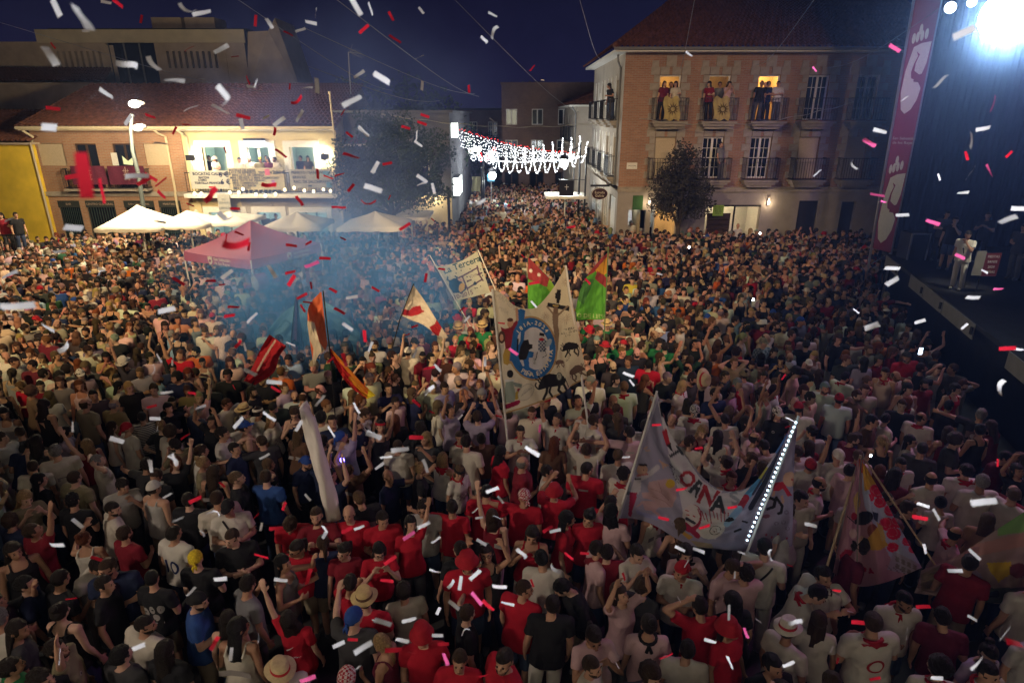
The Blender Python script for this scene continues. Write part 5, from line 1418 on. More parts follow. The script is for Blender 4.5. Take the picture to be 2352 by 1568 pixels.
big_flood(-13.3, 15.2, 6500, (1, .80, .58), (-20.0, 46.0, 10.5), 36, 1.0)  # unseen flood added to brighten the apartment block and the roofs
big_flood(-2.0, 12.5, 200, (1, .90, .94), (0, 3.2, 6.5), 125, .6)  # unseen wide flood added to brighten the confetti close to the camera
# ------------------------------------------------------------------ banners and flags: cloth with its own print
M_print_cloth = attr_mat('printed_cloth', .85, transl=.15)
class Paint:
    def __init__(s, xy, bg, ox=0, oy=0, k=1.0):
        s.q = np.stack([(xy[:, 0]-ox)/k, (xy[:, 1]-oy)/k], 1); s.c = np.tile(np.array(bg, float), (len(xy), 1))
    def _in(s, pts):
        x, y = s.q[:, 0], s.q[:, 1]; r = np.zeros(len(x), bool); n = len(pts)
        for i in range(n):
            x0, y0 = pts[i]; x1, y1 = pts[(i+1) % n]
            if y0 == y1: continue
            c = ((y0 > y) != (y1 > y)) & (x < (x1-x0)*(y-y0)/(y1-y0)+x0); r ^= c
        return r
    def poly(s, pts, col): s.c[s._in(pts)] = col
    def ell(s, cx, cy, rx, ry, col, ang=0, ring=None):
        a = rad(ang); dx, dy = s.q[:, 0]-cx, s.q[:, 1]-cy
        u, v = (dx*math.cos(a)+dy*math.sin(a))/rx, (-dx*math.sin(a)+dy*math.cos(a))/ry
        d = u*u+v*v; m = d < 1
        if ring: m &= d > ring
        s.c[m] = col
    def line(s, pts, w, col):
        for (x0, y0), (x1, y1) in zip(pts, pts[1:]):
            dx, dy = x1-x0, y1-y0; L = dx*dx+dy*dy+1e-9
            t = np.clip(((s.q[:, 0]-x0)*dx+(s.q[:, 1]-y0)*dy)/L, 0, 1)
            d = np.hypot(s.q[:, 0]-x0-t*dx, s.q[:, 1]-y0-t*dy); s.c[d < w/2] = col
    def text(s, t, cx, cy, size, col, ang=0, align='CENTER', thick=.0, sx=1.0):
        V, F = text_mesh(t, 1.0, align, thick)
        if not V: return
        a = rad(ang); ca, sa = math.cos(a), math.sin(a)
        pt = [(cx + size*(p.x*sx*ca + p.y*sa), cy - size*(-p.x*sx*sa + p.y*ca)) for p in V]
        xs = [p[0] for p in pt]; ys = [p[1] for p in pt]
        m0 = np.where((s.q[:, 0] > min(xs)) & (s.q[:, 0] < max(xs)) & (s.q[:, 1] > min(ys)) & (s.q[:, 1] < max(ys)))[0]
        if not len(m0): return
        X_, Y_ = s.q[m0, 0], s.q[m0, 1]; hit = np.zeros(len(m0), bool)
        for f in F:
            for k in range(1, len(f)-1):
                (x0, y0), (x1, y1), (x2, y2) = pt[f[0]], pt[f[k]], pt[f[k+1]]
                d1 = (X_-x1)*(y0-y1)-(x0-x1)*(Y_-y1); d2 = (X_-x2)*(y1-y2)-(x1-x2)*(Y_-y2); d3 = (X_-x0)*(y2-y0)-(x2-x0)*(Y_-y0)
                hit |= ~(((d1 < 0) | (d2 < 0) | (d3 < 0)) & ((d1 > 0) | (d2 > 0) | (d3 > 0)))
        s.c[m0[hit]] = col

def edge(pts, n):
    """points spread evenly by parameter along a measured edge"""
    pts = np.array(pts, float); k = len(pts); t = np.linspace(0, k-1, n); i = np.minimum(t.astype(int), k-2); f = (t-i)[:, None]
    # smooth (Catmull-Rom) so that cloth edges are not polygonal
    p0, p1, p2, p3 = pts[np.maximum(i-1, 0)], pts[i], pts[i+1], pts[np.minimum(i+2, k-1)]
    return .5*((2*p1)+(-p0+p2)*f+(2*p0-5*p1+4*p2-p3)*f**2+(-p0+3*p1-3*p2+p3)*f**3)

def cloth(top, bot, Yf, nu, nv, paint, parent, name='cloth', mid=None, crease=.02):
    T, B_ = edge(top, nu), edge(bot, nu); v = np.linspace(0, 1, nv)
    xy = T[None]*(1-v)[:, None, None] + B_[None]*v[:, None, None]
    if mid is not None:
        Mm = edge(mid, nu) - (T+B_)/2; xy = xy + Mm[None]*(4*v*(1-v))[:, None, None]
    u = np.linspace(0, 1, nu); V = []
    for j in range(nv):
        for i in range(nu):
            Y_ = Yf(u[i], v[j]) + crease*(mnoise.noise(Vector((u[i]*5, v[j]*5, 3.3))) + .5*mnoise.noise(Vector((u[i]*14, v[j]*9, 1.3))))
            V.append(P(xy[j, i, 0], xy[j, i, 1], Y_))
    F = [(j*nu+i, j*nu+i+1, (j+1)*nu+i+1, (j+1)*nu+i) for j in range(nv-1) for i in range(nu-1)]
    b = MB(); b.add(V, F); me = b.mesh(name, True)
    pt = paint(xy.reshape(-1, 2))
    col = np.ones((len(V), 4), np.float32); col[:, :3] = pt.c
    a = me.color_attributes.new('Col', 'FLOAT_COLOR', 'POINT'); a.data.foreach_set('color', col.ravel())
    me.materials.append(M_print_cloth); return link(name, me, parent)

def pole(pts, r, parent, m=None, name='pole'):
    b = MB(); b.tube(pts, r, 8); return b.build(name, m or M_pole, parent)

CW = (.66, .58, .44); INK = (.018, .016, .018); BLUE = (.025, .12, .34); TAN = (.42, .27, .12); SKINP = (.50, .28, .18); RED = (.36, .02, .03)
# ---- large white club banner in the middle
o = empty('club_banner', (.2, 10, 0), 'large white club banner with blue round emblem and black bulls between two poles', 'banner')
def y1(u, v): return 10.0 + .25*u - .18*math.sin(math.pi*u)*(1-.3*v)
f = lambda x, y: (1102.5+.2637*x, 597.2+.2637*y)
top = [f(*p) for p in ((120,255),(200,300),(300,395),(430,425),(520,385),(640,240),(745,60))]
bot = [f(*p) for p in ((205,1340),(330,1305),(470,1258),(620,1205),(740,1145),(805,1090),(935,1030))]
def paint1(xy):
    p = Paint(xy, CW, 1102.5, 597.2, .2637)
    p.line([(128,255),(205,1340)], 22, (.60,.52,.40)); p.line([(742,60),(935,1040)], 20, (.60,.52,.40))
    p.poly([(200,1330),(470,1245),(760,1130),(805,1075),(930,1020),(935,1050),(810,1100),(760,1150),(470,1270),(200,1350)], TAN)
    p.ell(455, 768, 218, 282, TAN, -8); p.poly([(350,420),(395,440),(380,560),(250,880),(240,880),(270,650)], BLUE); p.poly([(240,800),(300,790),(305,905),(245,905)], TAN)
    p.ell(455, 768, 203, 266, BLUE, -8); p.poly([(330,430),(385,430),(385,520),(340,560)], BLUE); p.poly([(250,770),(330,760),(330,880),(255,880)], BLUE)
    p.ell(480, 770, 125, 186, (.56,.53,.56), -8); p.poly([(345,600),(395,580),(380,720),(330,780)], BLUE); p.poly([(330,660),(355,620),(352,700),(322,770)], (.56,.53,.56))
    p.poly([(420,790),(470,800),(460,850),(425,850),(430,930),(350,935),(380,860)], BLUE)
    p.poly([(380,700),(420,690),(430,730),(455,735),(460,765),(430,780),(405,860),(350,880),(335,840),(350,760)], INK); p.line([(330,690),(325,790)], 14, INK); p.poly([(345,870),(375,870),(385,920),(372,925)], (.56,.53,.56))
    p.ell(540, 740, 36, 62, (.42,.42,.46), 10); 
    for a in range(5):
        for c in range(7):
            if (a+c) % 2: p.poly([(508+14*a, 685+16*c), (522+14*a, 685+16*c), (522+14*a, 701+16*c), (508+14*a, 701+16*c)], (.06,.08,.16))
    p.poly([(520,630),(560,640),(560,665),(515,655)], INK); p.ell(535, 690, 22, 14, RED); p.ell(598, 720, 22, 40, (.30,.34,.40), 30)
    p.line([(560,770),(580,830),(540,850)], 5, INK); p.line([(500,800),(490,850),(470,900)], 7, INK); p.line([(470,860),(480,900)], 16, (.4,.4,.4))
    for k, ch in enumerate('181A-2024'):
        dg_ = -92 + (k-4)*12.0; r_ = rad(dg_); p.text(ch, 460+164*math.cos(r_), 772+226*math.sin(r_), 50, CW, dg_+90, thick=.02)
    for k, ch in enumerate('PEÑA ESTAFETA'):
        dg_ = 120 - k*9.4; r_ = rad(dg_); p.text(ch, 455+164*math.cos(r_), 770+226*math.sin(r_), 52, CW, dg_-90, thick=.025)
    # man in dark red jersey
    p.poly([(215,600),(250,590),(320,520),(330,545),(290,620),(270,760),(220,780),(215,700),(185,610),(180,580)], (.22,.02,.03)); p.line([(318,425),(325,520)], 22, SKINP); p.ell(265, 545, 26, 42, SKINP, 15); p.ell(262, 520, 26, 16, (.08,.03,.02))
    p.poly([(215,780),(268,770),(255,900),(240,915),(205,900),(200,830)], (.40,.25,.05)); p.ell(190, 670, 30, 55, (.08,.04,.03)); p.ell(188, 675, 16, 30, SKINP); p.poly([(168,740),(210,735),(190,880),(172,880)], (.5,.46,.40))
    # bullfighter figure in pale green
    p.poly([(225,1060),(290,1050),(310,1180),(300,1240),(220,1240),(215,1120)], (.28,.33,.27)); p.poly([(290,1060),(370,1080),(360,1110),(300,1100)], (.24,.28,.25)); p.ell(262, 990, 28, 34, INK); p.line([(225,1050),(290,1045)], 18, (.6,.6,.58)); p.poly([(215,1260),(340,1215),(355,1235),(330,1260),(225,1300)], (.26,.01,.05)); p.poly([(310,1150),(345,1120),(330,1210),(305,1215)], (.45,.30,.05)); p.ell(345, 1130, 22, 16, (.25,.02,.05))
    p.ell(400, 1150, 85, 58, (.30,.27,.22), -48); p.ell(400, 1150, 81, 54, (.60,.54,.42), -48)
    for k in range(5): p.line([(355+10*k, 1190-8*k), (395+14*k, 1120-2*k)], 4, (.34,.31,.26))
    # crucified figure
    p.poly([(670,255),(705,260),(690,380),(665,375)], INK); p.poly([(655,285),(705,290),(700,345),(655,335)], INK); p.poly([(590,368),(780,405),(775,445),(585,405)], INK)
    p.line([(585,405),(640,470)], 16, (.24,.17,.12)); p.line([(765,400),(680,480)], 16, (.24,.17,.12)); p.poly([(630,450),(685,455),(680,560),(690,640),(680,780),(665,820),(655,700),(640,600),(632,530)], (.24,.17,.12)); p.ell(660, 435, 22, 34, (.20,.13,.09)); p.line([(640,395),(680,400)], 12, (.45,.33,.10))
    # bulls
    def bull(cx, cy, k, fl=1, col=INK, ang=0):
        a = rad(ang); Q = lambda pts: [(cx+fl*k*(x*math.cos(a)-y*math.sin(a)), cy+k*(x*math.sin(a)+y*math.cos(a))) for x, y in pts]
        p.poly(Q([(-.72,.28),(-.62,-.05),(-.45,-.30),(-.15,-.42),(.25,-.36),(.55,-.30),(.66,-.05),(.58,.16),(.20,.22),(-.20,.28),(-.45,.34),(-.66,.42)]), col)
        p.line(Q([(-.25,.2),(-.30,.55),(-.45,.85)]), k*.13, col); p.line(Q([(-.08,.2),(-.16,.5),(-.02,.72)]), k*.11, col); p.line(Q([(.36,.1),(.30,.42),(.50,.62)]), k*.14, col); p.line(Q([(.52,.05),(.70,.40),(.62,.78)]), k*.12, col); p.line(Q([(-.72,.36),(-.86,.20),(-.82,.06)]), k*.07, col); p.line(Q([(-.60,.12),(-.70,-.08),(-.84,-.14)]), k*.07, col); p.line(Q([(.62,-.2),(.80,.25)]), k*.04, col); p.line(Q([(-.60,-.1),(-.72,-.30)]), k*.06, col)
    bull(632, 1060, 175); bull(790, 755, 102); bull(840, 960, 98, -1, (.13,.08,.06), 35); bull(695, 890, 55, 1, (.16,.10,.08)); p.ell(690, 1012, 26, 36, (.10,.11,.10)); p.ell(690, 1012, 18, 28, (.45,.42,.34)); p.text('E', 690, 1012, 46, (.1,.1,.1))
    for cx, cy, s in ((745,510,52),(570,490,38),(745,190,42)):
        for k in range(14): q = 2*math.pi*k/14; p.line([(cx+.2*s*math.cos(q), cy+.2*s*math.sin(q)), (cx+s*math.cos(q), cy+s*math.sin(q))], 3, (.40,.30,.24))
    for k, t_ in enumerate(('YA ESTA', 'AQUI SANSE', '! YA !')): p.text(t_, 775, 600+28*k, 26, (.06,.05,.05), -12)
    p.text('AL LIO', 770, 850, 26, (.06,.05,.05), -60); p.text('CARMEN', 215, 350, 62, (.48,.42,.32), 38); p.text('PEÑA', 205, 440, 40, (.48,.42,.32), 30)
    return p
o1 = cloth(top, bot, y1, 170, 250, paint1, o, crease=.04)
PL = [P(1165, 1005, 9.95), P(1131, 664, 10.0)]; PR = [P(1353, 990, 10.2), P(1299, 610, 10.25)]
pole([PL[0].lerp(PL[1], -.10), PL[1]], .020, o, M_white); pole([PR[0].lerp(PR[1], -.10), PR[1]], .020, o, M_white)

# ---- cream banner with bull and notes
o = empty('bull_banner', P(1060, 650, 16), 'small cream banner reading La Tercera with a bull and a frame, held up mid crowd', 'banner')
g = lambda x, y: (973.9+.0879*x, 569.6+.0879*y)
top = [g(*p) for p in ((170,215),(360,470),(700,420),(1050,300),(1390,80))]; bot = [g(*p) for p in ((690,1385),(850,1365),(1150,1310),(1450,1230),(1730,1165))]
def paint2(xy):
    p = Paint(xy, (.50,.50,.40), 973.9, 569.6, .0879); BL = (.015,.03,.07); PU = (.10,.05,.09)
    p.poly([(170,215),(860,1390),(690,1385)], (.34,.30,.30)); p.line([(330,560),(560,1000),(520,1130)], 60, PU)
    p.line([(165,220),(850,1320)], 34, (.56,.54,.44)); p.text('La Tercera', 985, 440, 232, (.012,.055,.075), -20, thick=.02)
    p.ell(830, 960, 180, 170, BL, 20); p.poly([(640,850),(850,800),(1010,900),(1070,1050),(950,1170),(760,1180),(680,1000)], BL); p.line([(650,850),(610,820),(620,760)], 40, BL); p.line([(850,800),(870,770),(810,735)], 36, BL); p.ell(985, 1030, 75, 125, (.50,.33,.08), 14); p.ell(950, 830, 70, 40, (.42,.30,.26), 20)
    p.line([(1080,960),(1080,1080),(960,1180)], 34, BL)
    for q in ([(900,780),(1000,735),(1390,520)], [(1000,740),(1140,1090)], [(1390,470),(1440,690),(1540,850)], [(1130,870),(1230,830)], [(1160,1040),(1500,830)], [(1410,690),(1510,650)]): p.line(q, 40, PU)
    p.text('VIVA', 1290, 730, 110, PU, -20); p.poly([(1320,860),(1390,930),(1300,965)], BL); p.ell(1330, 930, 45, 45, BL)
    for x, y in ((835,660),(1205,545),(970,585),(1480,555),(1530,720),(1335,1050),(1385,1040),(1480,1000),(1125,750)): p.ell(x, y, 18, 16, INK)
    p.text('J10-2015', 1010, 1230, 160, (.16,.06,.05), -16, thick=.02); return p
cloth(top, bot, lambda u, v: 16.0 - .10*math.sin(math.pi*u), 120, 110, paint2, o)
a, c = P(987, 586, 15.98), P(1112, 805, 15.7); pole([c.lerp(a, -.1), a], .014, o, M_white); a, c = P(1098, 574, 16), P(1170, 740, 15.9); pole([c.lerp(a, -.3), a], .014, o, M_white)

# ---- red and green flags
GRN = (.085, .30, .035); DRD = (.26, .035, .04); ORG = (.55, .26, .03)
def green_flag(lab, tp, bt, Y0, painter, polepts):
    o = empty('green_flag', P(*polepts[0], Y0), lab, 'flag')
    cloth(tp, bt, lambda u, v: Y0 - .18*math.sin(4*u+2*v), 70, 70, painter, o, crease=.05)
    pole([P(x, y, Y0+.01) for x, y in polepts], .014, o, mat('pole_green', (.10, .16, .07), .5, 0)); return o
def pg1(xy):
    p = Paint(xy, GRN); p.poly([(1205,580),(1290,700),(1258,660),(1211,640)], DRD); p.poly([(1211,585),(1262,640),(1258,660),(1211,640)], DRD); p.poly([(1262,640),(1295,690),(1285,700),(1256,662)], (.22,.42,.04))
    for x, y in ((1219,622),(1238,631)): p.ell(x, y, 4, 4, (.6,.55,.5))
    return p
green_flag('green and red flag with two white stars, left of the pair of green flags', [(1213,590),(1238,615),(1262,640),(1292,690)], [(1213,730),(1240,735),(1265,725),(1290,702)], 14.6, pg1, [(1213,830),(1213,585)])
def pg2(xy):
    p = Paint(xy, GRN); p.poly([(1400,560),(1398,605),(1340,640),(1300,690),(1365,600)], DRD); p.poly([(1394,590),(1398,625),(1376,640),(1368,620)], ORG); p.poly([(1372,622),(1398,640),(1396,665),(1366,640)], DRD); p.poly([(1318,680),(1345,640),(1366,642),(1340,700)], (.05,.16,.04))
    p.text('GUSTO DE LEPROSOS', 1358, 772-46, 14, (.40,.50,.22), 3); return p
green_flag('green flag with orange and red corner, right of the pair, lettered along its lower edge', [(1322,712),(1335,660),(1362,615),(1397,578)], [(1325,735),(1345,734),(1368,734),(1390,732)], 14.5, pg2, [(1384,860),(1397,566)])

# ---- white flag with ragged red cross
o = empty('cross_flag', P(960, 700, 13), 'white flag with ragged red cross on a thin bent dark pole', 'flag')
def pc(xy):
    p = Paint(xy, (.60,.53,.44)); q = lambda x, y: (569.6+.1992*x, 643.1+.1992*y)
    p.poly([q(*k) for k in ((1770,400),(1800,330),(1860,350),(1900,310),(1990,290),(2000,340),(2040,360),(1960,400),(1880,420))], RED); p.poly([q(*k) for k in ((2190,430),(2260,520),(2230,560),(2200,640),(2100,640),(2120,580),(2090,540),(2150,510))], RED); p.line([q(1940,40), q(2060,240), q(2310,640)], 5, RED); p.line([q(1925,60), q(2030,200), q(2300,600)], 4, (.66,.60,.48)); return p
cloth([(950,655),(975,690),(1000,730),(1030,775)], [(920,724),(945,735),(975,748),(1012,779)], lambda u, v: 13.0+.12*math.sin(5*u+v), 70, 50, pc, o, crease=.04)
pole([P(x, y, 13.0) for x, y in ((892,880),(897,815),(918,735),(935,690),(950,652))], .012, o, M_iron)

# ---- orange and white flag, with a rolled red and yellow flag on the same pole
o = empty('two_part_flag', P(760, 900, 11), 'orange and white flag above a rolled red and yellow one on a thin pole', 'flag')
def po(xy):
    p = Paint(xy, (.56,.13,.055)); p.poly([(700,735),(722,740),(733,785),(752,812),(722,850),(716,845),(720,800),(702,760)], (.60,.52,.40)); return p
cloth([(738,669),(716,692),(707,712),(706,745)], [(752,790),(745,806),(732,815),(720,842)], lambda u, v: 11.0+.16*math.sin(6*u+2*v), 50, 60, po, o, 'upper_cloth', crease=.05)
def pr(xy):
    p = Paint(xy, (.42,.02,.02)); p.line([(765,808),(800,850),(835,890),(862,908)], 7, (.62,.20,.02)); p.line([(805,868),(838,905),(850,912)], 9, (.55,.22,.02)); p.poly([(848,890),(864,905),(852,918),(842,915)], (.75,.62,.03)); return p
cloth([(757,797),(790,832),(825,872),(863,908)], [(757,812),(778,852),(805,888),(843,916)], lambda u, v: 11.0-.12*u+.10*math.sin(3*v), 60, 24, pr, o, 'rolled_cloth', crease=.06)
pole([P(x, y, 11.0) for x, y in ((770,960),(766,900),(757,800),(750,740),(742,668))], .012, o, M_iron)
# ---- crumpled red flag
o = empty('red_flag', P(600, 830, 11), 'crumpled dark red flag on a slanting dark pole in front of the smoke', 'flag')
def prd(xy): p = Paint(xy, (.34,.014,.022)); p.line([(632,782),(608,820),(592,850)], 5, (.45,.30,.26)); return p
cloth([(619,768),(598,802),(582,838),(560,874)], [(658,795),(642,818),(628,856),(586,884)], lambda u, v: 11.0+.14*math.sin(5*v+4*u), 50, 40, prd, o, crease=.09)
pole([P(x, y, 11.05) for x, y in ((548,985),(565,935),(580,880),(640,785))], .012, o, M_iron)
# ---- purple pennant and the big pale blue flag inside the smoke
o = empty('purple_flag', P(680, 760, 14.8), 'narrow dark purple flag hanging straight beside the orange flag', 'flag')
cloth([(677,690),(680,684),(684,690)], [(659,868),(682,872),(706,868)], lambda u, v: 14.6+.14*math.sin(9*u), 30, 50, lambda xy: Paint(xy, (.13,.04,.14)), o, crease=.05)
pole([P(681, 900, 14.62), P(680, 678, 14.62)], .012, o, M_iron)
o = empty('blue_flag', P(720, 760, 15.5), 'big pale blue flag on an arched pole, wrapped in blue smoke', 'flag')
def pb(xy): p = Paint(xy, (.26,.52,.62)); p.line([(640,755),(655,735),(668,742),(650,765),(630,772)], 3, (.05,.12,.16)); p.line([(655,770),(672,745)], 8, (.06,.14,.20)); return p
cloth([(577,815),(612,762),(655,715),(705,690),(760,700),(800,735),(850,792)], [(582,828),(630,832),(680,838),(740,842),(790,832),(830,822),(872,815)], lambda u, v: 15.4+.2*math.sin(7*u), 90, 60, pb, o, crease=.16)
pole([P(x, y, 15.3) for x, y in ((886,818),(862,775),(830,730),(805,705))], .014, o, M_grey)

# ---- rolled white banner on two sticks
o = empty('rolled_banner', P(740, 1100, 7.6), 'tall rolled-up white banner on two wooden sticks, left of centre', 'banner')
b = MB(); rings = []
for i in range(26):
    t = i/25; c = P(699 + 74*t, 930 + 258*t, 7.7 - .15*t)
    L_ = P(690 + (757-690)*t**1.1, 930 + 262*t, 7.7-.15*t); R_ = P(702 + (779-702)*t**.75, 928 + 258*t, 7.7-.15*t)
    w = (R_-L_).length/2*(.62+.6*min(1, t*8)); cc = (L_+R_)/2
    rings.append([cc + Vector((w*math.cos(q)*(1+.13*math.sin(3*q+t*9)+.07*math.sin(7*q-t*17)), .12*math.sin(q)*(1+.3*math.sin(2*q+t*7)+.15*math.sin(6*q+t*21)), 0)) for q in [2*math.pi*j/18 for j in range(18)]])
b.add(*loft(rings)); b.build('rolled_cloth', mat('rolled_cloth', (.80, .74, .68), .85, .06, 5, bump=.35, bscale=9), o, True)
pole([P(776, 1245, 7.52), P(690, 922, 7.72)], .013, o, mat('stick', (.42, .26, .12), .6, .1), 'stick'); pole([P(786, 1235, 7.54), P(712, 922, 7.74)], .013, o, MATS['stick'], 'stick')

# ---- big lavender banner with lettered strip, and its lit pole
o = empty('lettered_banner', P(1620, 1200, 7.3), 'big sagging lavender banner lettered TORNA with cartoon figures and one lit pole', 'banner')
h = lambda x, y: (1396.5+.25782*x, 882+.25782*y)
top = [h(*p) for p in ((440,75),(535,400),(735,695),(880,860),(1020,945),(1190,940),(1330,850),(1520,560),(1690,285),(1668,440))]
bot = [h(*p) for p in ((80,1195),(250,1200),(420,1260),(600,1370),(760,1440),(960,1465),(1130,1480),(1300,1490),(1480,1480),(1640,1440))]
LAV = (.27,.245,.33)
def pt_(xy):
    p = Paint(xy, LAV, 1396.5, 882, .25782); PK = (.42,.26,.27); SK = (.46,.27,.19); W_ = (.46,.42,.45)
    p.line([(435,75),(80,1195)], 55, (.44,.41,.50)); p.poly([(250,1120),(480,1190),(440,1215),(260,1160)], (.24,.24,.42))
    # figure with raised hand
    p.poly([(235,840),(300,820),(290,950),(270,980),(200,960)], W_); p.line([(290,840),(380,790),(440,740)], 46, W_); p.ell(305, 765, 48, 52, SK, -10); p.line([(280,715),(340,720)], 18, INK); p.line([(262,815),(350,800)], 16, (.40,.12,.12))
    for k in range(5): p.line([(480,700),(460+18*k, 745-abs(k-2)*12-40*(k < 2))], 13, SK)
    p.line([(350,560),(320,575)], 10, SK); p.line([(375,590),(335,590)], 10, SK); p.ell(318, 768, 5, 7, INK); p.line([(245,845),(290,842)], 14, INK)
    p.poly([(195,960),(265,965),(230,1080),(205,1180),(178,1170),(190,1050)], (.30,.02,.06)); p.poly([(185,860),(210,870),(195,960),(140,960)], (.30,.33,.36)); p.poly([(145,960),(200,950),(190,985),(145,985)], (.10,.12,.16))
    # crouching pink figure
    p.poly([(370,870),(520,840),(600,900),(610,1010),(570,1095),(450,1095),(420,1130),(330,1120),(310,1065),(265,1090),(250,1095),(300,1040),(420,1040),(310,1010),(300,965),(370,960),(350,930)], PK); p.ell(555, 885, 42, 40, (.50,.32,.03)); p.line([(380,1110),(450,1160),(470,1195)], 22, PK)
    for q in ([(380,930),(470,960),(540,1030)], [(400,1000),(500,1040),(560,1090)], [(450,870),(480,960)]): p.line(q, 4, (.25,.14,.14))
    # lettered strip
    p.poly([(440,150),(470,170),(660,600),(830,850),(1010,970),(1190,955),(1300,900),(1180,1110),(1060,1230),(960,1380),(850,1360),(790,1350),(690,1260),(640,1000),(560,700)], (.50,.47,.49))
    p.poly([(455,170),(480,200),(500,300),(475,290)], INK); p.poly([(480,420),(520,390),(560,560),(520,550)], (.34,.02,.03)); p.poly([(520,540),(560,520),(600,610),(570,600)], INK); p.line([(575,545),(600,620)], 28, W_)
    for ch, x, y, s, c, a in (('T', 596, 616, 160, (.05,.055,.06), 58), ('O', 702, 846, 190, (.34,.03,.04), 62), ('R', 792, 938, 190, (.04,.045,.05), 42), ('N', 890, 1010, 230, (.32,.03,.04), 24), ('A', 985, 1075, 200, (.035,.04,.045), 10), ('S', 1130, 1020, 170, (.25,.25,.28), -18)):
        p.text(ch, x, y, s*1.12, W_, a, thick=.055); p.text(ch, x, y, s, c, a, thick=.035)
    p.ell(690, 725, 32, 30, W_); p.text('PEÑA TOR', 590, 800, 42, INK, 66)
    for k in range(4): p.line([(610+14*k, 760+50*k), (660+14*k, 800+50*k)], 5, (.2,.18,.2))
    # two faces
    p.ell(748, 1195, 85, 125, (.30,.02,.05), 12); p.ell(742, 1170, 78, 100, (.56,.50,.48), 12); p.line([(700,1195),(735,1215),(770,1235)], 26, (.05,.05,.07)); p.line([(700,1160),(720,1165)], 10, RED); p.line([(760,1170),(775,1180)], 10, RED); p.line([(690,1120),(720,1130)], 8, RED); p.line([(690,1250),(800,1350)], 46, (.28,.02,.05))
    p.ell(925, 1285, 120, 90, (.56,.52,.48), -20); p.ell(955, 1300, 52, 40, INK, -20, .80); p.text('VI', 952, 1305, 50, (.1,.04,.04), -8)
    for k in range(9): p.line([(800+34*k, 1110+18*(k % 3)), (830+30*k, 1190+16*(k % 4))], 9, (.30,.03,.05))
    p.poly([(660,1300),(760,1360),(720,1385),(660,1330)], (.45,.25,.05)); p.poly([(730,1390),(920,1420),(940,1460),(800,1450)], (.30,.24,.16))
    # striped band along the lit pole side
    for (a, c, col) in (((1690,300),(1590,470),(.30,.05,.09)), ((1590,470),(1480,640),(.10,.22,.48)), ((1480,640),(1400,760),W_), ((1400,760),(1340,870),(.50,.45,.08)), ((1340,870),(1230,1010),(.10,.30,.52)), ((1230,1010),(1170,1110),(.32,.03,.05)), ((1170,1110),(1060,1240),(.25,.38,.52))):
        p.line([a, c], 60, col)
    p.line([(1640,420),(1290,980)], 20, (.06,.06,.10)); p.line([(1600,520),(1270,1100)], 46, (.03,.03,.05))
    # right hand panel
    p.poly([(1690,280),(1668,440),(1650,1440),(1230,1470),(1270,1300),(1450,880)], (.27,.24,.33)); p.line([(1690,300),(1240,1400)], 60, (.44,.40,.50))
    p.ell(1620, 845, 62, 66, (.58,.36,.24)); p.ell(1640, 850, 10, 8, RED); p.poly([(1480,880),(1560,865),(1580,900),(1640,990),(1600,1000),(1560,930),(1520,950),(1470,950)], (.40,.02,.04)); p.line([(1480,960),(1470,990)], 24, SK); p.line([(1550,1000),(1560,1050)], 24, SK)
    p.line([(1440,1010),(1490,1030),(1480,1090),(1420,1110)], 26, INK); p.line([(1500,1010),(1550,1080),(1545,1140),(1520,1150)], 26, INK); p.ell(1410, 1175, 34, 18, (.16,.06,.10), -10)
    for x, y in ((1500,1240),(1600,1285),(1565,1230),(1590,1140)): p.ell(x, y, 20, 16, (.12,.10,.16), 0, .55)
    for x, y in ((1515,1335),(1595,1370),(1410,1340),(1460,1360)): p.ell(x, y, 9, 12, (.30,.04,.10), 30)
    p.line([(1130,1310),(1180,1290)], 20, INK); p.line([(1200,1220),(1240,1230)], 16, INK); return p
def yt(u, v): return 7.6 - .45*u + .12*math.sin(9*u)*(.3+v) - .25*math.sin(math.pi*u)*v
cloth(top, bot, yt, 240, 170, pt_, o, crease=.10)
pole([P(1396, 1265, 7.5), P(1509, 898, 7.62)], .016, o, M_white)
la, lb = P(1834, 955, 7.05), P(1704, 1300, 6.95); pole([lb, la], .018, o, M_white, 'lit_pole')
led = glow('led_blue', (.55, .82, 1.0), 9.0); q = MB(); q.ell((0,0,0), (.014,.014,.014), None, 8, 6); led_me = q.mesh('led', True); led_me.materials.append(led)
for k in range(27):
    p = P(1828 - (1828-1716)*k/26, 970 + (1240-970)*k/26, 6.93 - .05*k/26); e = link('led', led_me); e.parent = o; e.matrix_parent_inverse = o.matrix_basis.inverted(); e.location = p
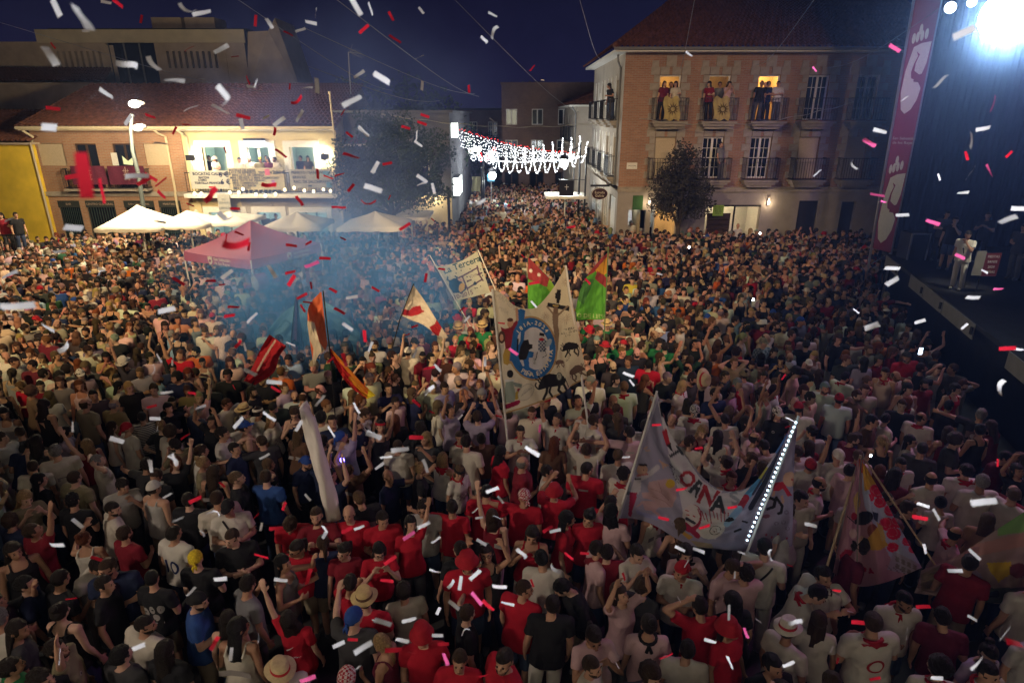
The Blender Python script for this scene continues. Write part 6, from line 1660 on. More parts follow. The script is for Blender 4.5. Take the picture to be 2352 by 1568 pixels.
# ---- red cartoon banner furled at the lower right
o = empty('cartoon_banner', P(2020, 1250, 6.8), 'half-furled cartoon banner in reds and yellows, right of the lettered banner', 'banner')
k_ = lambda x, y: (1892.6+.22267*x, 1029+.22267*y)
def pk(xy):
    p = Paint(xy, (.40,.21,.25), 1892.6, 1029, .22267)
    p.poly([(385,110),(580,390),(700,580),(1000,1200),(700,1160),(420,600),(395,450)], (.36,.38,.50)); p.poly([(390,150),(480,200),(580,390),(420,440)], (.60,.32,.03)); p.poly([(360,110),(400,120),(400,260),(370,240)], (.50,.07,.03))
    for x, y, r_ in ((540,430,70),(470,510,50),(580,560,65),(690,640,70),(650,780,80),(760,760,70),(720,880,75),(860,960,55),(920,1040,50),(710,1020,60),(560,460,60)): p.ell(x, y, r_, r_*.85, (.56,.012,.05)); p.ell(x-r_*.2, y-r_*.2, r_*.75, r_*.6, (.50,.14,.16), 20, .80)
    p.poly([(420,480),(460,470),(500,600),(560,740),(480,700),(420,560)], (.42,.44,.56)); p.poly([(300,520),(350,440),(380,560),(330,700)], (.50,.33,.10)); p.ell(410, 720, 100, 70, (.02,.018,.02), -20); p.poly([(500,650),(560,670),(555,760),(520,740)], (.03,.03,.06)); p.ell(500, 850, 55, 70, (.22,.06,.05)); p.poly([(450,930),(560,800),(660,1000),(580,1050),(480,1050)], (.52,.30,.05)); p.poly([(540,760),(600,800),(640,930),(600,960)], (.50,.34,.10))
    p.poly([(220,1040),(310,1050),(260,1140),(170,1260),(160,1100)], (.34,.02,.05)); p.poly([(360,1180),(440,1240),(430,1280),(370,1220)], (.30,.01,.05)); p.poly([(470,1220),(520,1290),(460,1290)], (.28,.01,.05)); p.ell(310, 700, 30, 40, (.34,.02,.04)); p.line([(385,110),(350,600),(340,1300)], 16, (.20,.16,.14)); p.line([(240,700),(330,780)], 9, INK); p.line([(290,1000),(380,1060),(450,1020)], 8, INK)
    p.poly([(720,1060),(1000,1200),(960,1320),(650,1250)], (.34,.28,.34))
    for i in range(4):
        for j in range(2): x, y = 740+60*i, 1110+75*j+28*i; p.poly([(x,y),(x+38,y+18),(x+34,y+66),(x-4,y+48)], (.20,.16,.16))
    for i in range(5): p.line([(640+70*i, 1200+22*i), (700+70*i, 1260+18*i)], 7, (.14,.10,.12))
    p.ell(300, 880, 40, 50, (.55,.38,.34)); p.ell(390, 960, 30, 60, (.50,.30,.22)); return p
cloth([k_(*p) for p in ((340,130),(365,105),(400,120),(420,160))], [k_(*p) for p in ((90,1280),(330,1420),(640,1380),(1010,1230))], lambda u, v: 6.9 - .25*v + .14*math.sin(13*u)*v, 110, 150, pk, o, crease=.05)
pole([P(1898, 1305, 6.75), P(1977, 1045, 6.95)], .017, o); pole([P(1985, 1052, 6.95), P(2150, 1300, 6.7)], .012, o)
# ---- green and yellow cloth at the right edge
o = empty('painted_cloth', P(2250, 1330, 6.4), 'dim painted cloth in green, brown and yellow at the right edge', 'banner')
def pz(xy):
    p = Paint(xy, (.34,.24,.21), 1892.6, 1029, .22267); p.poly([(2100,600),(2100,860),(1800,900),(1790,800)], (.20,.38,.11)); p.poly([(1500,1000),(2100,860),(2100,1000),(1400,1150)], (.42,.22,.18)); p.poly([(1680,1180),(1930,1170),(1930,1290),(1800,1380),(1700,1250)], (.66,.44,.03)); p.ell(2000, 1260, 90, 80, (.16,.04,.05)); p.ell(1500, 1330, 130, 80, (.30,.24,.28)); p.poly([(1000,1300),(1250,1180),(1200,1420),(1000,1480)], (.26,.20,.12)); p.poly([(1400,1450),(2100,1430),(2100,1600),(1400,1600)], (.09,.10,.08)); p.ell(1560, 1500, 90, 60, (.10,.12,.20)); return p
cloth([k_(*p) for p in ((1000,1260),(1400,1095),(1750,860),(2150,600))], [k_(*p) for p in ((930,1490),(1400,1560),(1750,1600),(2150,1620))], lambda u, v: 6.6 - .2*u + .12*math.sin(8*u+3*v), 90, 70, pz, o, crease=.06, mid=[k_(*p) for p in ((970,1390),(1400,1330),(1750,1230),(2150,1110))])
# ------------------------------------------------------------------ the crowd
SKINS = [(.50,.28,.19), (.44,.24,.155), (.56,.34,.25), (.36,.19,.12), (.22,.11,.07)]
M_skin = [mat('skin_%d' % i, c, .55, .05, 20) for i, c in enumerate(SKINS)]
M_eye = mat('eye_dark', (.035, .022, .016), .5, 0); M_lip = mat('lip', (.30, .10, .08), .6, 0)
SHIRTS = {'white': (.60,.56,.50), 'off-white': (.56,.51,.43), 'light grey': (.40,.38,.36), 'grey': (.18,.18,.19), 'black': (.014,.014,.017), 'charcoal': (.045,.044,.048),
          'navy': (.016,.024,.065), 'blue': (.025,.07,.24), 'sky blue': (.25,.38,.52), 'red': (.44,.009,.026), 'dark red': (.20,.010,.022), 'burgundy': (.12,.012,.03), 'pale pink': (.58,.38,.40), 'tan': (.36,.23,.13),
          'orange': (.55,.13,.02), 'green': (.015,.16,.055), 'dark green': (.02,.06,.03), 'yellow': (.55,.46,.05), 'lavender': (.34,.28,.38), 'khaki': (.22,.19,.11), 'pink': (.50,.12,.24), 'brown': (.12,.06,.035)}
M_shirt = {k: mat('cotton_' + k.replace(' ', '_').replace('-', '_'), c, .88, .14, 5, bump=.7, bscale=9) for k, c in SHIRTS.items()}
HAIRC = {'black': (.008,.007,.007), 'dark': (.018,.012,.009), 'brown': (.045,.024,.013), 'light brown': (.11,.065,.032), 'blond': (.30,.19,.085), 'grey': (.20,.19,.18), 'red': (.13,.035,.012)}
M_hair = {k: mat('hair_' + k.replace(' ', '_'), c, .5, .45, 70, bump=1.0, bscale=95) for k, c in HAIRC.items()}
PANTS = {'blue jeans': (.035,.05,.10), 'black trousers': (.012,.012,.014), 'white trousers': (.6,.57,.52), 'grey trousers': (.10,.10,.11), 'beige shorts': (.30,.24,.16), 'denim shorts': (.06,.09,.17)}
M_pants = {k: mat(k.replace(' ', '_'), c, .85, .12, 8, bump=.2, bscale=20) for k, c in PANTS.items()}
M_shoe = mat('shoe', (.12, .12, .12), .6, .2)
M_kerch = mat('red_kerchief', (.36, .008, .022), .8, .1, 8); M_kerchk = mat('black_kerchief', (.01, .01, .012), .8, .1, 8)
def check_mat(name, c1, c2, scale=38):
    m = mat(name, c1, .8, 0); N, L = m.node_tree.nodes, m.node_tree.links
    t = N.new('ShaderNodeTexCoord'); k = N.new('ShaderNodeTexChecker'); k.inputs['Scale'].default_value = scale
    k.inputs['Color1'].default_value = (*c1, 1); k.inputs['Color2'].default_value = (*c2, 1)
    L.new(t.outputs['Object'], k.inputs['Vector']); L.new(k.outputs['Color'], N['Principled BSDF'].inputs['Base Color']); return m
def stripe_mat(name, c1, c2, scale=9):
    m = mat(name, c1, .85, 0); N, L = m.node_tree.nodes, m.node_tree.links
    t = N.new('ShaderNodeTexCoord'); k = N.new('ShaderNodeTexWave'); k.bands_direction = 'Z'; k.inputs['Scale'].default_value = scale
    r = N.new('ShaderNodeValToRGB'); r.color_ramp.interpolation = 'CONSTANT'; r.color_ramp.elements[0].color = (*c1, 1); r.color_ramp.elements[1].position = .5; r.color_ramp.elements[1].color = (*c2, 1)
    L.new(t.outputs['Object'], k.inputs['Vector']); L.new(k.outputs['Fac'], r.inputs['Fac']); L.new(r.outputs['Color'], N['Principled BSDF'].inputs['Base Color']); return m
M_shirt['black and white striped'] = stripe_mat('striped_cotton', (.5,.47,.43), (.02,.02,.025)); M_shirt['white finely striped'] = stripe_mat('fine_striped_cotton', (.55,.52,.47), (.24,.23,.22), 16)
M_shirt['blue checked'] = check_mat('checked_cotton', (.30,.36,.40), (.10,.15,.20), 16)
SHIRTS['black and white striped'] = (.25,.24,.23); SHIRTS['white finely striped'] = (.42,.40,.36); SHIRTS['blue checked'] = (.2,.25,.3)
HATC = {'straw': ((.55,.40,.19), (.10,.05,.03)), 'straw red-banded': ((.55,.42,.24), (.42,.02,.03)), 'white red-banded': ((.66,.60,.54), (.42,.02,.04)), 'red': ((.38,.010,.022), (.30,.01,.02)), 'white': ((.64,.60,.54), (.55,.52,.47)), 'black': ((.012,.012,.014), (.012,.012,.014)), 'navy': ((.02,.03,.09), (.02,.03,.09)), 'blue': ((.02,.06,.26), (.02,.06,.26)),
        'red and white': ((.30,.010,.02), (.60,.52,.46)), 'grey': ((.22,.22,.21), (.2,.2,.2)), 'khaki': ((.20,.17,.10), (.2,.17,.1)), 'yellow': ((.60,.42,.02), (.5,.3,.02)), 'green': ((.02,.13,.05), (.02,.13,.05))}
M_hat = {k: (mat('hat_%s' % k.replace(' ', '_').replace('-', '_'), c[0], .8, .1, 30, bump=.2), mat('band_%s' % k.replace(' ', '_').replace('-', '_'), c[1], .8, .08)) for k, c in HATC.items()}
MC_rw, MC_bw = check_mat('red_check', (.36,.02,.04), (.58,.48,.46), 42), check_mat('black_check', (.03,.03,.04), (.55,.52,.48), 42)
MC_yel = mat('yellow_dots', (.58,.42,.02), .8, .35, 45)
M_hat['red checked'] = (MC_rw, MC_rw); M_hat['black checked'] = (MC_bw, MC_bw); M_hat['yellow spotted'] = (MC_yel, MC_yel); M_hat['blue and white'] = (M_hat['blue'][0], M_hat['white'][0])
HATC['red checked'] = ((.45,.22,.22),)*2; HATC['black checked'] = ((.2,.2,.2),)*2; HATC['yellow spotted'] = HATC['yellow']

HEADZ = 1.60
def floor_of(x, y, z=HEADZ):
    """ground position of someone whose head is seen at (x, y)"""
    p = P(x, y, None, z); return p.x, p.y
POSE_IX = {'down': 0, 'cup': 1, 'arms folded': 2, 'clap': 3, 'wave': 4, 'arms up': 5, 'hand on head': 6, 'phone': 7, 'arm round': 8, 'hand on hip': 9, 'bent': 10, 'hands behind head': 11, 'pole': 12, 'pole up': 13, 'stout': 14, 'w down': 15, 'w cup': 16, 'w hands to face': 17, 'w wave': 18, 'w phone': 19, 'w arms up': 20, 'w hip': 21, 'w bent': 22, 'point': 23, 'hand to face': 24, 'crossed': 25}
POSE_TXT = {0: 'arms down', 1: 'holding a drink', 2: 'arms folded', 3: 'clapping', 4: 'one arm raised', 5: 'both arms up', 6: 'hand on head', 7: 'lifting a phone', 8: 'arm stretched round a neighbour', 9: 'hand on hip', 10: 'bending forward', 11: 'hands behind the head', 12: 'gripping a pole', 13: 'gripping a pole, arm high', 14: 'looking sideways', 15: 'arms down', 16: 'holding a drink', 17: 'hands to the face', 18: 'one arm raised', 19: 'lifting a phone', 20: 'both arms up', 21: 'hand on hip', 22: 'bending forward', 23: 'pointing ahead', 24: 'hand to the face', 25: 'arms crossed low'}

# hand-placed people: x, y of the head, facing (0 = to the viewpoint, 180 = back turned, 90 = right), shirt, hair style, hair colour, pose, extras
PL_ = [
 (262,1111,40,'light grey','tousled','dark','hand to face',{}), (347,1130,160,'light grey','crop','dark','down',{'hat':('cap','white'),'shirt':'tank'}), (424,1145,180,'black','short','dark','cup',{}),
 (525,1171,25,'white','short','dark','arms folded',{'hat':('cap','black'),'strap':1}), (396,1222,165,'white','crop','dark','down',{'print':'10'}), (467,1284,175,'black','short','dark','cup',{'hat':('bandana','yellow spotted')}),
 (617,1100,170,'blue','short','brown','hand to face',{'shirt':'long'}), (561,1089,110,'black','crop','light brown','down',{}), (510,999,100,'white','tousled','dark','down',{}), (454,1036,120,'white','short','brown','cup',{}), (455,1062,100,'khaki','bun','blond','w down',{}),
 (671,1209,20,'red','curly','brown','bent',{}), (678,1252,0,'red','ponytail','dark','w cup',{'glasses':1}), (739,1182,10,'dark red','crop','brown','pole',{'beard':1}), (855,1257,20,'red','long','black','w hands to face',{'glasses':1}), (787,1265,10,'dark red','ponytail','dark','w cup',{'sunhead':1}),
 (356,1329,170,'black','crop','black','cup',{'print':'faces'}), (450,1389,110,'blue','crop','dark','arms folded',{'hat':('bandana','black'),'beard':1}), (562,1355,140,'grey','short','dark','hand to face',{}), (225,1290,70,'white','short','dark','bent',{}),
 (64,1220,160,'dark red','short','brown','wave',{}), (229,1345,100,'black','short','dark','down',{}), (679,1407,180,'red','wavy','dark','w wave',{}), (844,1370,170,'red','short','dark','cup',{'hat':('fedora','straw')}), (637,1540,40,'white','short','dark','down',{'hat':('fedora','straw red-banded')}),
 (769,1568,180,'red','short','dark','down',{'hat':('bandana','red checked')}), (795,1340,150,'red','short','dark','hand to face',{}), (160,1404,170,'black','bun','dark','w down',{'shirt':'tank'}), (40,1145,60,'khaki','wavy','blond','w hands to face',{}), (105,1345,150,'black','crop','dark','cup',{}),
 (52,1450,130,'charcoal','long','dark','w cup',{}), (30,1520,140,'green','short','dark','down',{}), (80,1330,120,'navy','short','black','down',{}), (290,1500,160,'charcoal','short','black','down',{}), (400,1480,170,'black','long','dark','w down',{}),
 (975,1160,0,'light grey','tousled','dark','down',{'glasses':1}), (889,1190,10,'red','short','dark','cup',{'strap':0}), (941,1214,15,'red','long','black','w wave',{}), (1035,1160,170,'red','short','dark','arm round',{}), (1108,1140,180,'red','crop','black','down',{'wide':1}), (1189,1147,170,'red','short','dark','arm round',{'hat':('bandana','red checked')}),
 (1264,1132,160,'red','short','brown','phone',{'hat':('bucket','red')}), (1290,1196,80,'red','wavy','black','w down',{}), (1350,1175,5,'red','ponytail','black','w cup',{'sunhead':1}), (1069,1292,10,'red','short','dark','down',{'hat':('bucket','red'),'beard':1,'wide':1}), (1042,1258,200,'black','bun','dark','w down',{}),
 (1035,1500,0,'red','short','brown','down',{'pitch':1}), (1166,1508,-60,'red','crop','dark','hand on hip',{'wide':1,'beard':1}), (1247,1398,180,'black','crop','dark','down',{}), (1260,1295,170,'white','short','black','cup',{}), (1320,1352,-70,'black','short','black','bent',{'shirt':'long'}), (1372,1272,100,'pale pink','short','dark','down',{}),
 (1466,1261,20,'white','short','dark','w hands to face',{}), (1429,1377,30,'pale pink','wavy','brown','w arms up',{}), (1380,1447,10,'pale pink','ponytail','dark','w hands to face',{}), (1502,1425,175,'pale pink','bun','dark','w down',{'kerch':'black'}), (1350,1518,60,'off-white','crop','brown','down',{'beard':1}), (1605,1398,190,'red','short','dark','hand on head',{}),
 (1222,948,5,'white','crop','brown','down',{'kerch':'red','print':'chest'}), (1189,992,10,'white','crop','dark','pole',{'kerch':'red'}), (1275,967,-10,'white','short','dark','wave',{'kerch':'red','print':'chest'}), (1311,1007,0,'off-white','ponytail','light brown','w cup',{'kerch':'red','sung':1,'shirt':'tank'}), (1354,1027,170,'off-white','short','brown','arms up',{}), (1330,925,10,'white','short','dark','pole up',{}),
 (1147,1038,120,'red','long','black','w down',{}), (1680,970,180,'white','crop','dark','down',{}), (1759,1036,200,'off-white','crop','dark','bent',{}), (1912,1046,180,'white','crop','dark','down',{'hat':('bandana','white')}), (1839,1060,190,'white','short','dark','wave',{'hat':('cap','red and white')}), (2072,1062,0,'white','crop','dark','down',{'kerch':'red'}), (2203,1076,180,'white','short','black','down',{'kerch':'red','wide':1}),
 (1845,1142,10,'off-white','short','dark','cup',{}), (1594,1268,0,'pale pink','long','dark','w hands to face',{'kerch':'black'}), (1680,1299,30,'pale pink','short','brown','hand on head',{}), (1757,1264,150,'white','short','dark','cup',{'strap':1,'hat':('cap','black')}), (1894,1312,120,'white','crop','dark','down',{'beard':1}), (1867,1365,80,'white','short','black','bent',{'kerch':'red','sunhead':1}), (2070,1364,-10,'white','crop','black','cup',{'beard':1,'skin':4,'kerch':'red'}),
 (1809,1458,120,'white','short','dark','cup',{'hat':('fedora','white red-banded')}), (1695,1450,30,'red','long','dark','w down',{'hat':('bucket','red')}), (2025,1436,180,'white','crop','brown','arms folded',{'kerch':'red','print':'round','wide':1}), (1702,1389,190,'black','long','black','w down',{}), (1757,1526,10,'black','short','black','clap',{}), (1478,1340,150,'charcoal','curly','brown','w down',{}),
 (2195,1425,150,'burgundy','short','dark','cup',{}), (2260,1480,10,'lavender','bun','dark','w cup',{}), (2320,1250,160,'black','short','dark','down',{}), (2260,1190,150,'tan','wavy','light brown','w down',{}), (1560,1500,170,'white','short','dark','down',{}), (1900,1545,20,'pale pink','short','brown','down',{}), (2140,1545,170,'white','curly','dark','w down',{'kerch':'red'}), (2290,1560,20,'off-white','crop','dark','down',{'kerch':'red'}),
 (2021,788,170,'orange','balding','grey','cup',{'wide':1}), (2096,820,5,'red','crop','dark','arms folded',{'wide':1,'beard':1}), (2145,850,20,'white finely striped','wavy','light brown','w cup',{'skirt':1}), (2182,893,10,'red','wavy','black','w down',{'shirt':'tank','skirt':1}), (1867,816,0,'off-white','long','blond','w cup',{'shirt':'tank'}), (1751,787,20,'blue checked','short','grey','down',{'hat':('cap','khaki')}),
 (1689,835,20,'tan','short','light brown','hands behind head',{}), (1590,944,170,'white','crop','dark','down',{'hat':('bandana','black checked'),'kerch':'red'}), (1927,918,160,'white','short','dark','down',{'hat':('cap','red and white')}), (1845,946,150,'white','crop','dark','cup',{'hat':('cap','red and white')}), (1725,717,10,'navy','crop','blond','down',{}), (1984,833,180,'lavender','wavy','dark','w down',{}),
 (1042,730,0,'green','short','dark','cup',{'hat':('fedora','red'),'kerch':'red'}), (1054,757,0,'green','short','dark','down',{'hat':('fedora','straw'),'kerch':'red'}), (1106,753,10,'green','short','dark','down',{'hat':('fedora','straw'),'kerch':'red'}), (1365,738,0,'green','short','dark','clap',{'hat':('fedora','red'),'kerch':'red'}), (1350,757,20,'green','wavy','dark','w hands to face',{'hat':('fedora','red'),'kerch':'red'}), (1387,800,0,'green','short','dark','pole',{'hat':('fedora','red'),'kerch':'red'}), (1429,798,0,'green','short','dark','arms up',{'hat':('fedora','red'),'kerch':'red'}), (1537,800,170,'green','short','dark','down',{}), (1504,788,0,'green','wavy','dark','w down',{}), (1402,745,0,'green','short','dark','down',{'hat':('fedora','straw')}),
 (1449,644,0,'yellow','crop','dark','down',{}), (1436,680,170,'yellow','short','dark','down',{}), (277,764,175,'white','short','black','down',{'wide':1}), (202,685,20,'white','crop','dark','cup',{'hat':('cap','white'),'wide':1}), (161,607,20,'orange','crop','brown','down',{}), (577,982,120,'tan','short','dark','down',{'hat':('cap','blue'),'shirt':'tank'}), (585,952,140,'white','crop','dark','cup',{'hat':('headband','white')}), (797,1000,150,'lavender','short','dark','wave',{'hat':('bandana','blue')}),
 (735,1015,160,'charcoal','tousled','dark','pole',{}), (560,975,30,'white','short','dark','pole',{}), (770,975,20,'navy','short','dark','pole',{}), (893,895,30,'navy','short','dark','pole',{}), (930,812,180,'off-white','short','dark','down',{'hat':('cap','white')}), (1395,1262,170,'dark red','short','dark','pole',{}), (1706,1325,190,'pale pink','tousled','dark','pole',{}), (1897,1320,10,'white','short','dark','pole',{}), (2105,1030,150,'charcoal','crop','dark','down',{}),
 (560,950,160,'khaki','crop','dark','down',{'hat':('fedora','straw')}), (448,945,150,'navy','crop','grey','down',{'hat':('cap','grey')}), (300,985,150,'white','crop','dark','down',{'hat':('bandana','red')}), (375,1000,150,'off-white','curly','brown','cup',{}), (196,930,160,'khaki','balding','brown','down',{}), (70,900,140,'khaki','curly','light brown','w down',{}), (155,850,120,'white','curly','dark','down',{}), (100,860,160,'white','tousled','dark','down',{}),
]
class Person: pass
people = []
def add_person(x, y, yaw, shirt, hs, hc, pose, ex=None, base=0.0, scale=None, key=True, z=None):
    p = Person(); p.x, p.y = x, y; p.yaw = yaw; p.shirt = shirt; p.hs = hs; p.hc = hc; p.ex = ex or {}; p.pose = POSE_IX[pose] if isinstance(pose, str) else pose
    p.base = base; p.scale = scale or R.uniform(.95, 1.05); p.key = key; p.skin = p.ex.get('skin', R.choice([0,0,1,1,2,2,3])); p.pants = p.ex.get('pants') or R.choice(list(PANTS)); p.front = False
    people.append(p); return p
def occupied(X_, Y_, d): 
    i, j = int(X_//.8), int(Y_//.8)
    return any((q[0]-X_)**2+(q[1]-Y_)**2 < d*d for a in (-1,0,1) for b_ in (-1,0,1) for q in GRID.get((i+a, j+b_), ()))
GRID = {}
def claim(X_, Y_): GRID.setdefault((int(X_//.8), int(Y_//.8)), []).append((X_, Y_))
for (x, y, yaw, sh, hs, hc, ps, ex) in PL_:
    sc = R.uniform(.97, 1.03)
    bend = ps in ('bent', 'w bent')
    hz = (1.50 if bend else 1.60) * sc
    X_, Y_ = floor_of(x, y, hz)
    if bend: X_ += -.20*math.sin(rad(yaw)) ; Y_ += .20*math.cos(rad(yaw))
    q = add_person(X_, Y_, yaw, sh, hs, hc, ps, ex, scale=sc); claim(X_, Y_)
    q.px = (x, y)
# keep the flag poles, tent and tree clear
for px_, py_ in ((-11.35,21.25),(-8.5,19.9),(-7.05,22.75),(lbase.x, 27), (tb.x, 29)): claim(px_, py_)

def stage_limit(Y_): 
    return 8.7 + (Y_ - 9.55)*.335 if Y_ < 22 else 13.2 + (Y_-22)*.6
def region_shirt(fx, fy):
    r = R.random()
    if fy > 1090 and 640 < fx < 1440 and r < .52: return R.choice(['red', 'red', 'dark red', 'burgundy'])
    if fy > 1090 and 640 < fx < 1440: return R.choice(['black', 'black', 'charcoal', 'off-white', 'navy', 'pale pink', 'grey'])
    if fx > 1400 and fy > 880: return R.choice(['white', 'white', 'off-white', 'pale pink', 'white', 'light grey'] if r < .52 else ['black', 'charcoal', 'navy', 'burgundy', 'black', 'dark red', 'brown'])
    if 1000 < fx <= 1500 and 880 < fy < 1150 and r < .48: return R.choice(['white', 'off-white', 'white', 'lavender'])
    if fx < 620 and fy > 1000: return R.choice(['black', 'black', 'black', 'charcoal', 'navy', 'grey', 'white', 'dark red', 'khaki', 'off-white'])
    if fx > 1750 and fy < 900: return R.choice(['black', 'charcoal', 'black', 'navy', 'white', 'grey', 'off-white', 'dark red', 'black'])
    return R.choice(['white']*5 + ['off-white']*3 + ['black']*12 + ['charcoal']*5 + ['navy']*4 + ['grey', 'light grey', 'tan', 'khaki', 'brown', 'dark green', 'blue', 'sky blue', 'red', 'dark red', 'burgundy', 'lavender', 'pale pink', 'black and white striped', 'black', 'off-white', 'charcoal', 'black', 'brown', 'grey', 'charcoal', 'tan', 'black', 'orange', 'off-white'])
def in_poly(x, y, pts):
    r = False
    for (x0, y0), (x1, y1) in zip(pts, pts[1:] + pts[:1]):
        if (y0 > y) != (y1 > y) and x < (x1-x0)*(y-y0)/(y1-y0)+x0: r = not r
    return r
# nobody stands with the head right in front of a banner that the crowd holds clear
CLEAR = [([(1507,895),(1415,1200),(1600,1262),(1826,1258),(1832,960),(1700,1120),(1560,1040)], 8.7), ([(1975,1050),(1905,1330),(2060,1385),(2140,1300)], 8.0), ([(2150,1290),(2352,1170),(2352,1510),(2060,1440),(2060,1380)], 7.6), ([(685,920),(740,1200),(790,1200),(712,920)], 8.6), ([(1132,660),(1150,955),(1352,885),(1302,605)], 10.9), ([(988,585),(1030,690),(1130,680),(1098,575)], 16.9), ([(1211,585),(1212,730),(1290,705)], 15.4), ([(1397,565),(1320,720),(1392,740)], 15.3), ([(950,650),(920,728),(1030,780)], 13.8), ([(740,665),(700,735),(715,850),(760,790)], 11.8), ([(620,768),(558,880),(590,885),(660,795)], 11.9)]
sp0 = .455
row = 0; Yc = 4.6
while Yc < 52:
    sp_ = .53 if Yc < 9 else .49 if Yc < 13 else sp0 if Yc < 30 else .52
    half = .88*Yc + 1.5
    xx = -half + (row % 2)*sp_/2
    while xx < half:
        X_ = xx + R.gauss(0, .13); Y_ = Yc + R.gauss(0, .13); xx += sp_
        if R.random() < (.07 if Yc < 14 else .04): continue
        if Y_ < 30.4:
            if X_ > stage_limit(Y_) or X_ < -26: continue
            if Y_ > 30.0 and X_ < -7.5: continue
            if X_ < -21.5 and Y_ > 28.6: continue
        else:
            lim0 = cx1 + .35 if Y_ > 33.2 else -8.5; lim1 = 4.75 if Y_ < 42 else 3.8
            if not (lim0 < X_ < lim1): continue
        z_ = HEADZ; fx, fy, d = proj((X_, Y_, z_))
        if fx < -60 or fx > 2410 or fy > 1640: continue
        if any(d < bd and in_poly(fx, fy - 8, bp) for bp, bd in CLEAR): continue
        if occupied(X_, Y_, (.39 if Yc < 12 else .33)*R.uniform(.85, 1.1)): continue
        claim(X_, Y_)
        if fy > 950: yaw = R.choice([180, 170, 150, 200, 120, 90, 60, 20, 0, -20, 210, 240, 180, 160]) + R.uniform(-20, 20)
        elif fy > 720: yaw = R.choice([0, 10, 30, 60, 90, 130, 170, 20, 40, -20, 180, 45]) + R.uniform(-20, 20)
        else: yaw = R.gauss(22, 34) if R.random() < .82 else R.uniform(0, 360)
        fem = R.random() < .44
        if fem: ps = R.choice([15,15,15,16,16,15,16,17,18,19,21,15,20] if R.random() < .8 and fy > 760 else [15,15,16,15,17,21,15,15,16,19]); hs = R.choice(['long','long','wavy','ponytail','bun','long','wavy']); hc = R.choice(['black','dark','dark','brown','brown','light brown','blond','red'])
        else: ps = R.choice([0,0,0,1,2,0,1,14,9,25,24,8,0,14]) if R.random() < (.84 if fy > 760 else .95) else R.choice([3,4,5,6,7,11,23,10]); hs = R.choice(['short','short','crop','crop','tousled','short','curly','balding']); hc = R.choice(['black','dark','dark','dark','brown','brown','grey','light brown'])
        ex = {}
        if R.random() < .07: 
            hk = R.choice(['cap','cap','cap','bucket','fedora','bandana','headband']); ex['hat'] = (hk, R.choice({'fedora': ['straw','straw red-banded','white red-banded'], 'bucket': ['white','red','black','khaki'], 'cap': ['white','white','black','navy','red','grey'], 'bandana': ['red','red checked','black','blue'], 'headband': ['white','red','black']}[hk]))
        if not fem and R.random() < .30: ex['beard'] = 1
        if R.random() < .08: ex['glasses'] = 1
        if fem and R.random() < .40: ex['shirt'] = 'tank'
        sh = region_shirt(fx, fy)
        if fx > 1000 and fy > 850 and sh in ('white', 'off-white', 'pale pink') and R.random() < .45: ex['kerch'] = 'red'
        if Yc < 12 and R.random() < .40: ex['print'] = R.choice(['logo', 'bars', 'patch', 'stripe', 'backlogo', 'check'])
        q = add_person(X_, Y_, yaw, sh, hs, hc, ps, ex, key=False, scale=R.uniform(.92, 1.05)); q.px = (fx, fy)
    Yc += sp_*.86; row += 1

# nearest ones become individuals, the rest one dense mass
for p in people:
    p.fx, p.fy, p.d = proj((p.x, p.y, HEADZ*p.scale + p.base))
vis = [p for p in people if -40 < p.fx < 2392 and p.fy < 1615]
far_key = [p for p in vis if p.key and p.d > 12.6 and ('hat' in p.ex or p.shirt in ('orange', 'yellow', 'green', 'red') or p.ex.get('skirt'))]
vis.sort(key=lambda p: p.d)
NEAR = 262
front = vis[:NEAR]; fs = set(map(id, front)); front += [p for p in far_key if id(p) not in fs][:24]
fs = set(map(id, front)); back = [p for p in people if id(p) not in fs]

# ---- individuals
def child(parent, me, nm, mats, M=None):
    o = bpy.data.objects.new(nm, me); COL.objects.link(o); o.parent = parent
    if M is not None: o.matrix_local = M
    for i, m in enumerate(mats):
        o.material_slots[i].link = 'OBJECT'; o.material_slots[i].material = m
    return o
def slots(me, n):
    while len(me.materials) < n: me.materials.append(M_iron)
for v in VARS:
    slots(v.body, 3); [slots(m, 1) for m in v.shirt.values()]; slots(v.trousers, 2); slots(v.shorts, 1)
    if v.skirt: slots(v.skirt, 1)
for m in HAIR.values(): slots(m, 1)
for m in HATS.values(): slots(m, 2)
for m in EXTRA.values(): slots(m, 1)

def decal(v, kind, polys, mats, sgn, zc, name, parent):
    """flat print laid on the shirt (sgn +1 back, -1 front)"""
    sv, sf = v.shirt_arr[kind]; tree_ = BVHTree.FromPolygons([tuple(map(float, p)) for p in sv], sf)
    out = []
    for pts, mi in polys:
        bm = bmesh.new(); vs = [bm.verts.new((x, z, 0)) for x, z in pts]
        bm.faces.new(vs); bmesh.ops.triangulate(bm, faces=bm.faces[:]); bmesh.ops.subdivide_edges(bm, edges=bm.edges[:], cuts=2, use_grid_fill=False); bmesh.ops.triangulate(bm, faces=bm.faces[:])
        V = []; ok = True
        for q in bm.verts:
            x, z = q.co.x, q.co.y; o_ = Vector((x*(-1 if sgn > 0 else 1), sgn*.6, zc + z)); h_, n_, i_, d_ = tree_.ray_cast(o_, Vector((0, -sgn, 0)))
            V.append((h_ + Vector((0, sgn*(.004 + .002*mi), 0))) if h_ else Vector((o_.x, sgn*.12, o_.z)))
        bm.verts.index_update(); F = [tuple(w.index for w in f.verts) for f in bm.faces]; bm.free(); out.append((V, F, mi))
    b = MB(); [b.add(V, F, mi) for V, F, mi in out]
    return b.build(name, mats, None), parent
def circ(cx, cy, r, n=14, ry=None): return [(cx+r*math.cos(2*math.pi*i/n), cy+(ry or r)*math.sin(2*math.pi*i/n)) for i in range(n)]
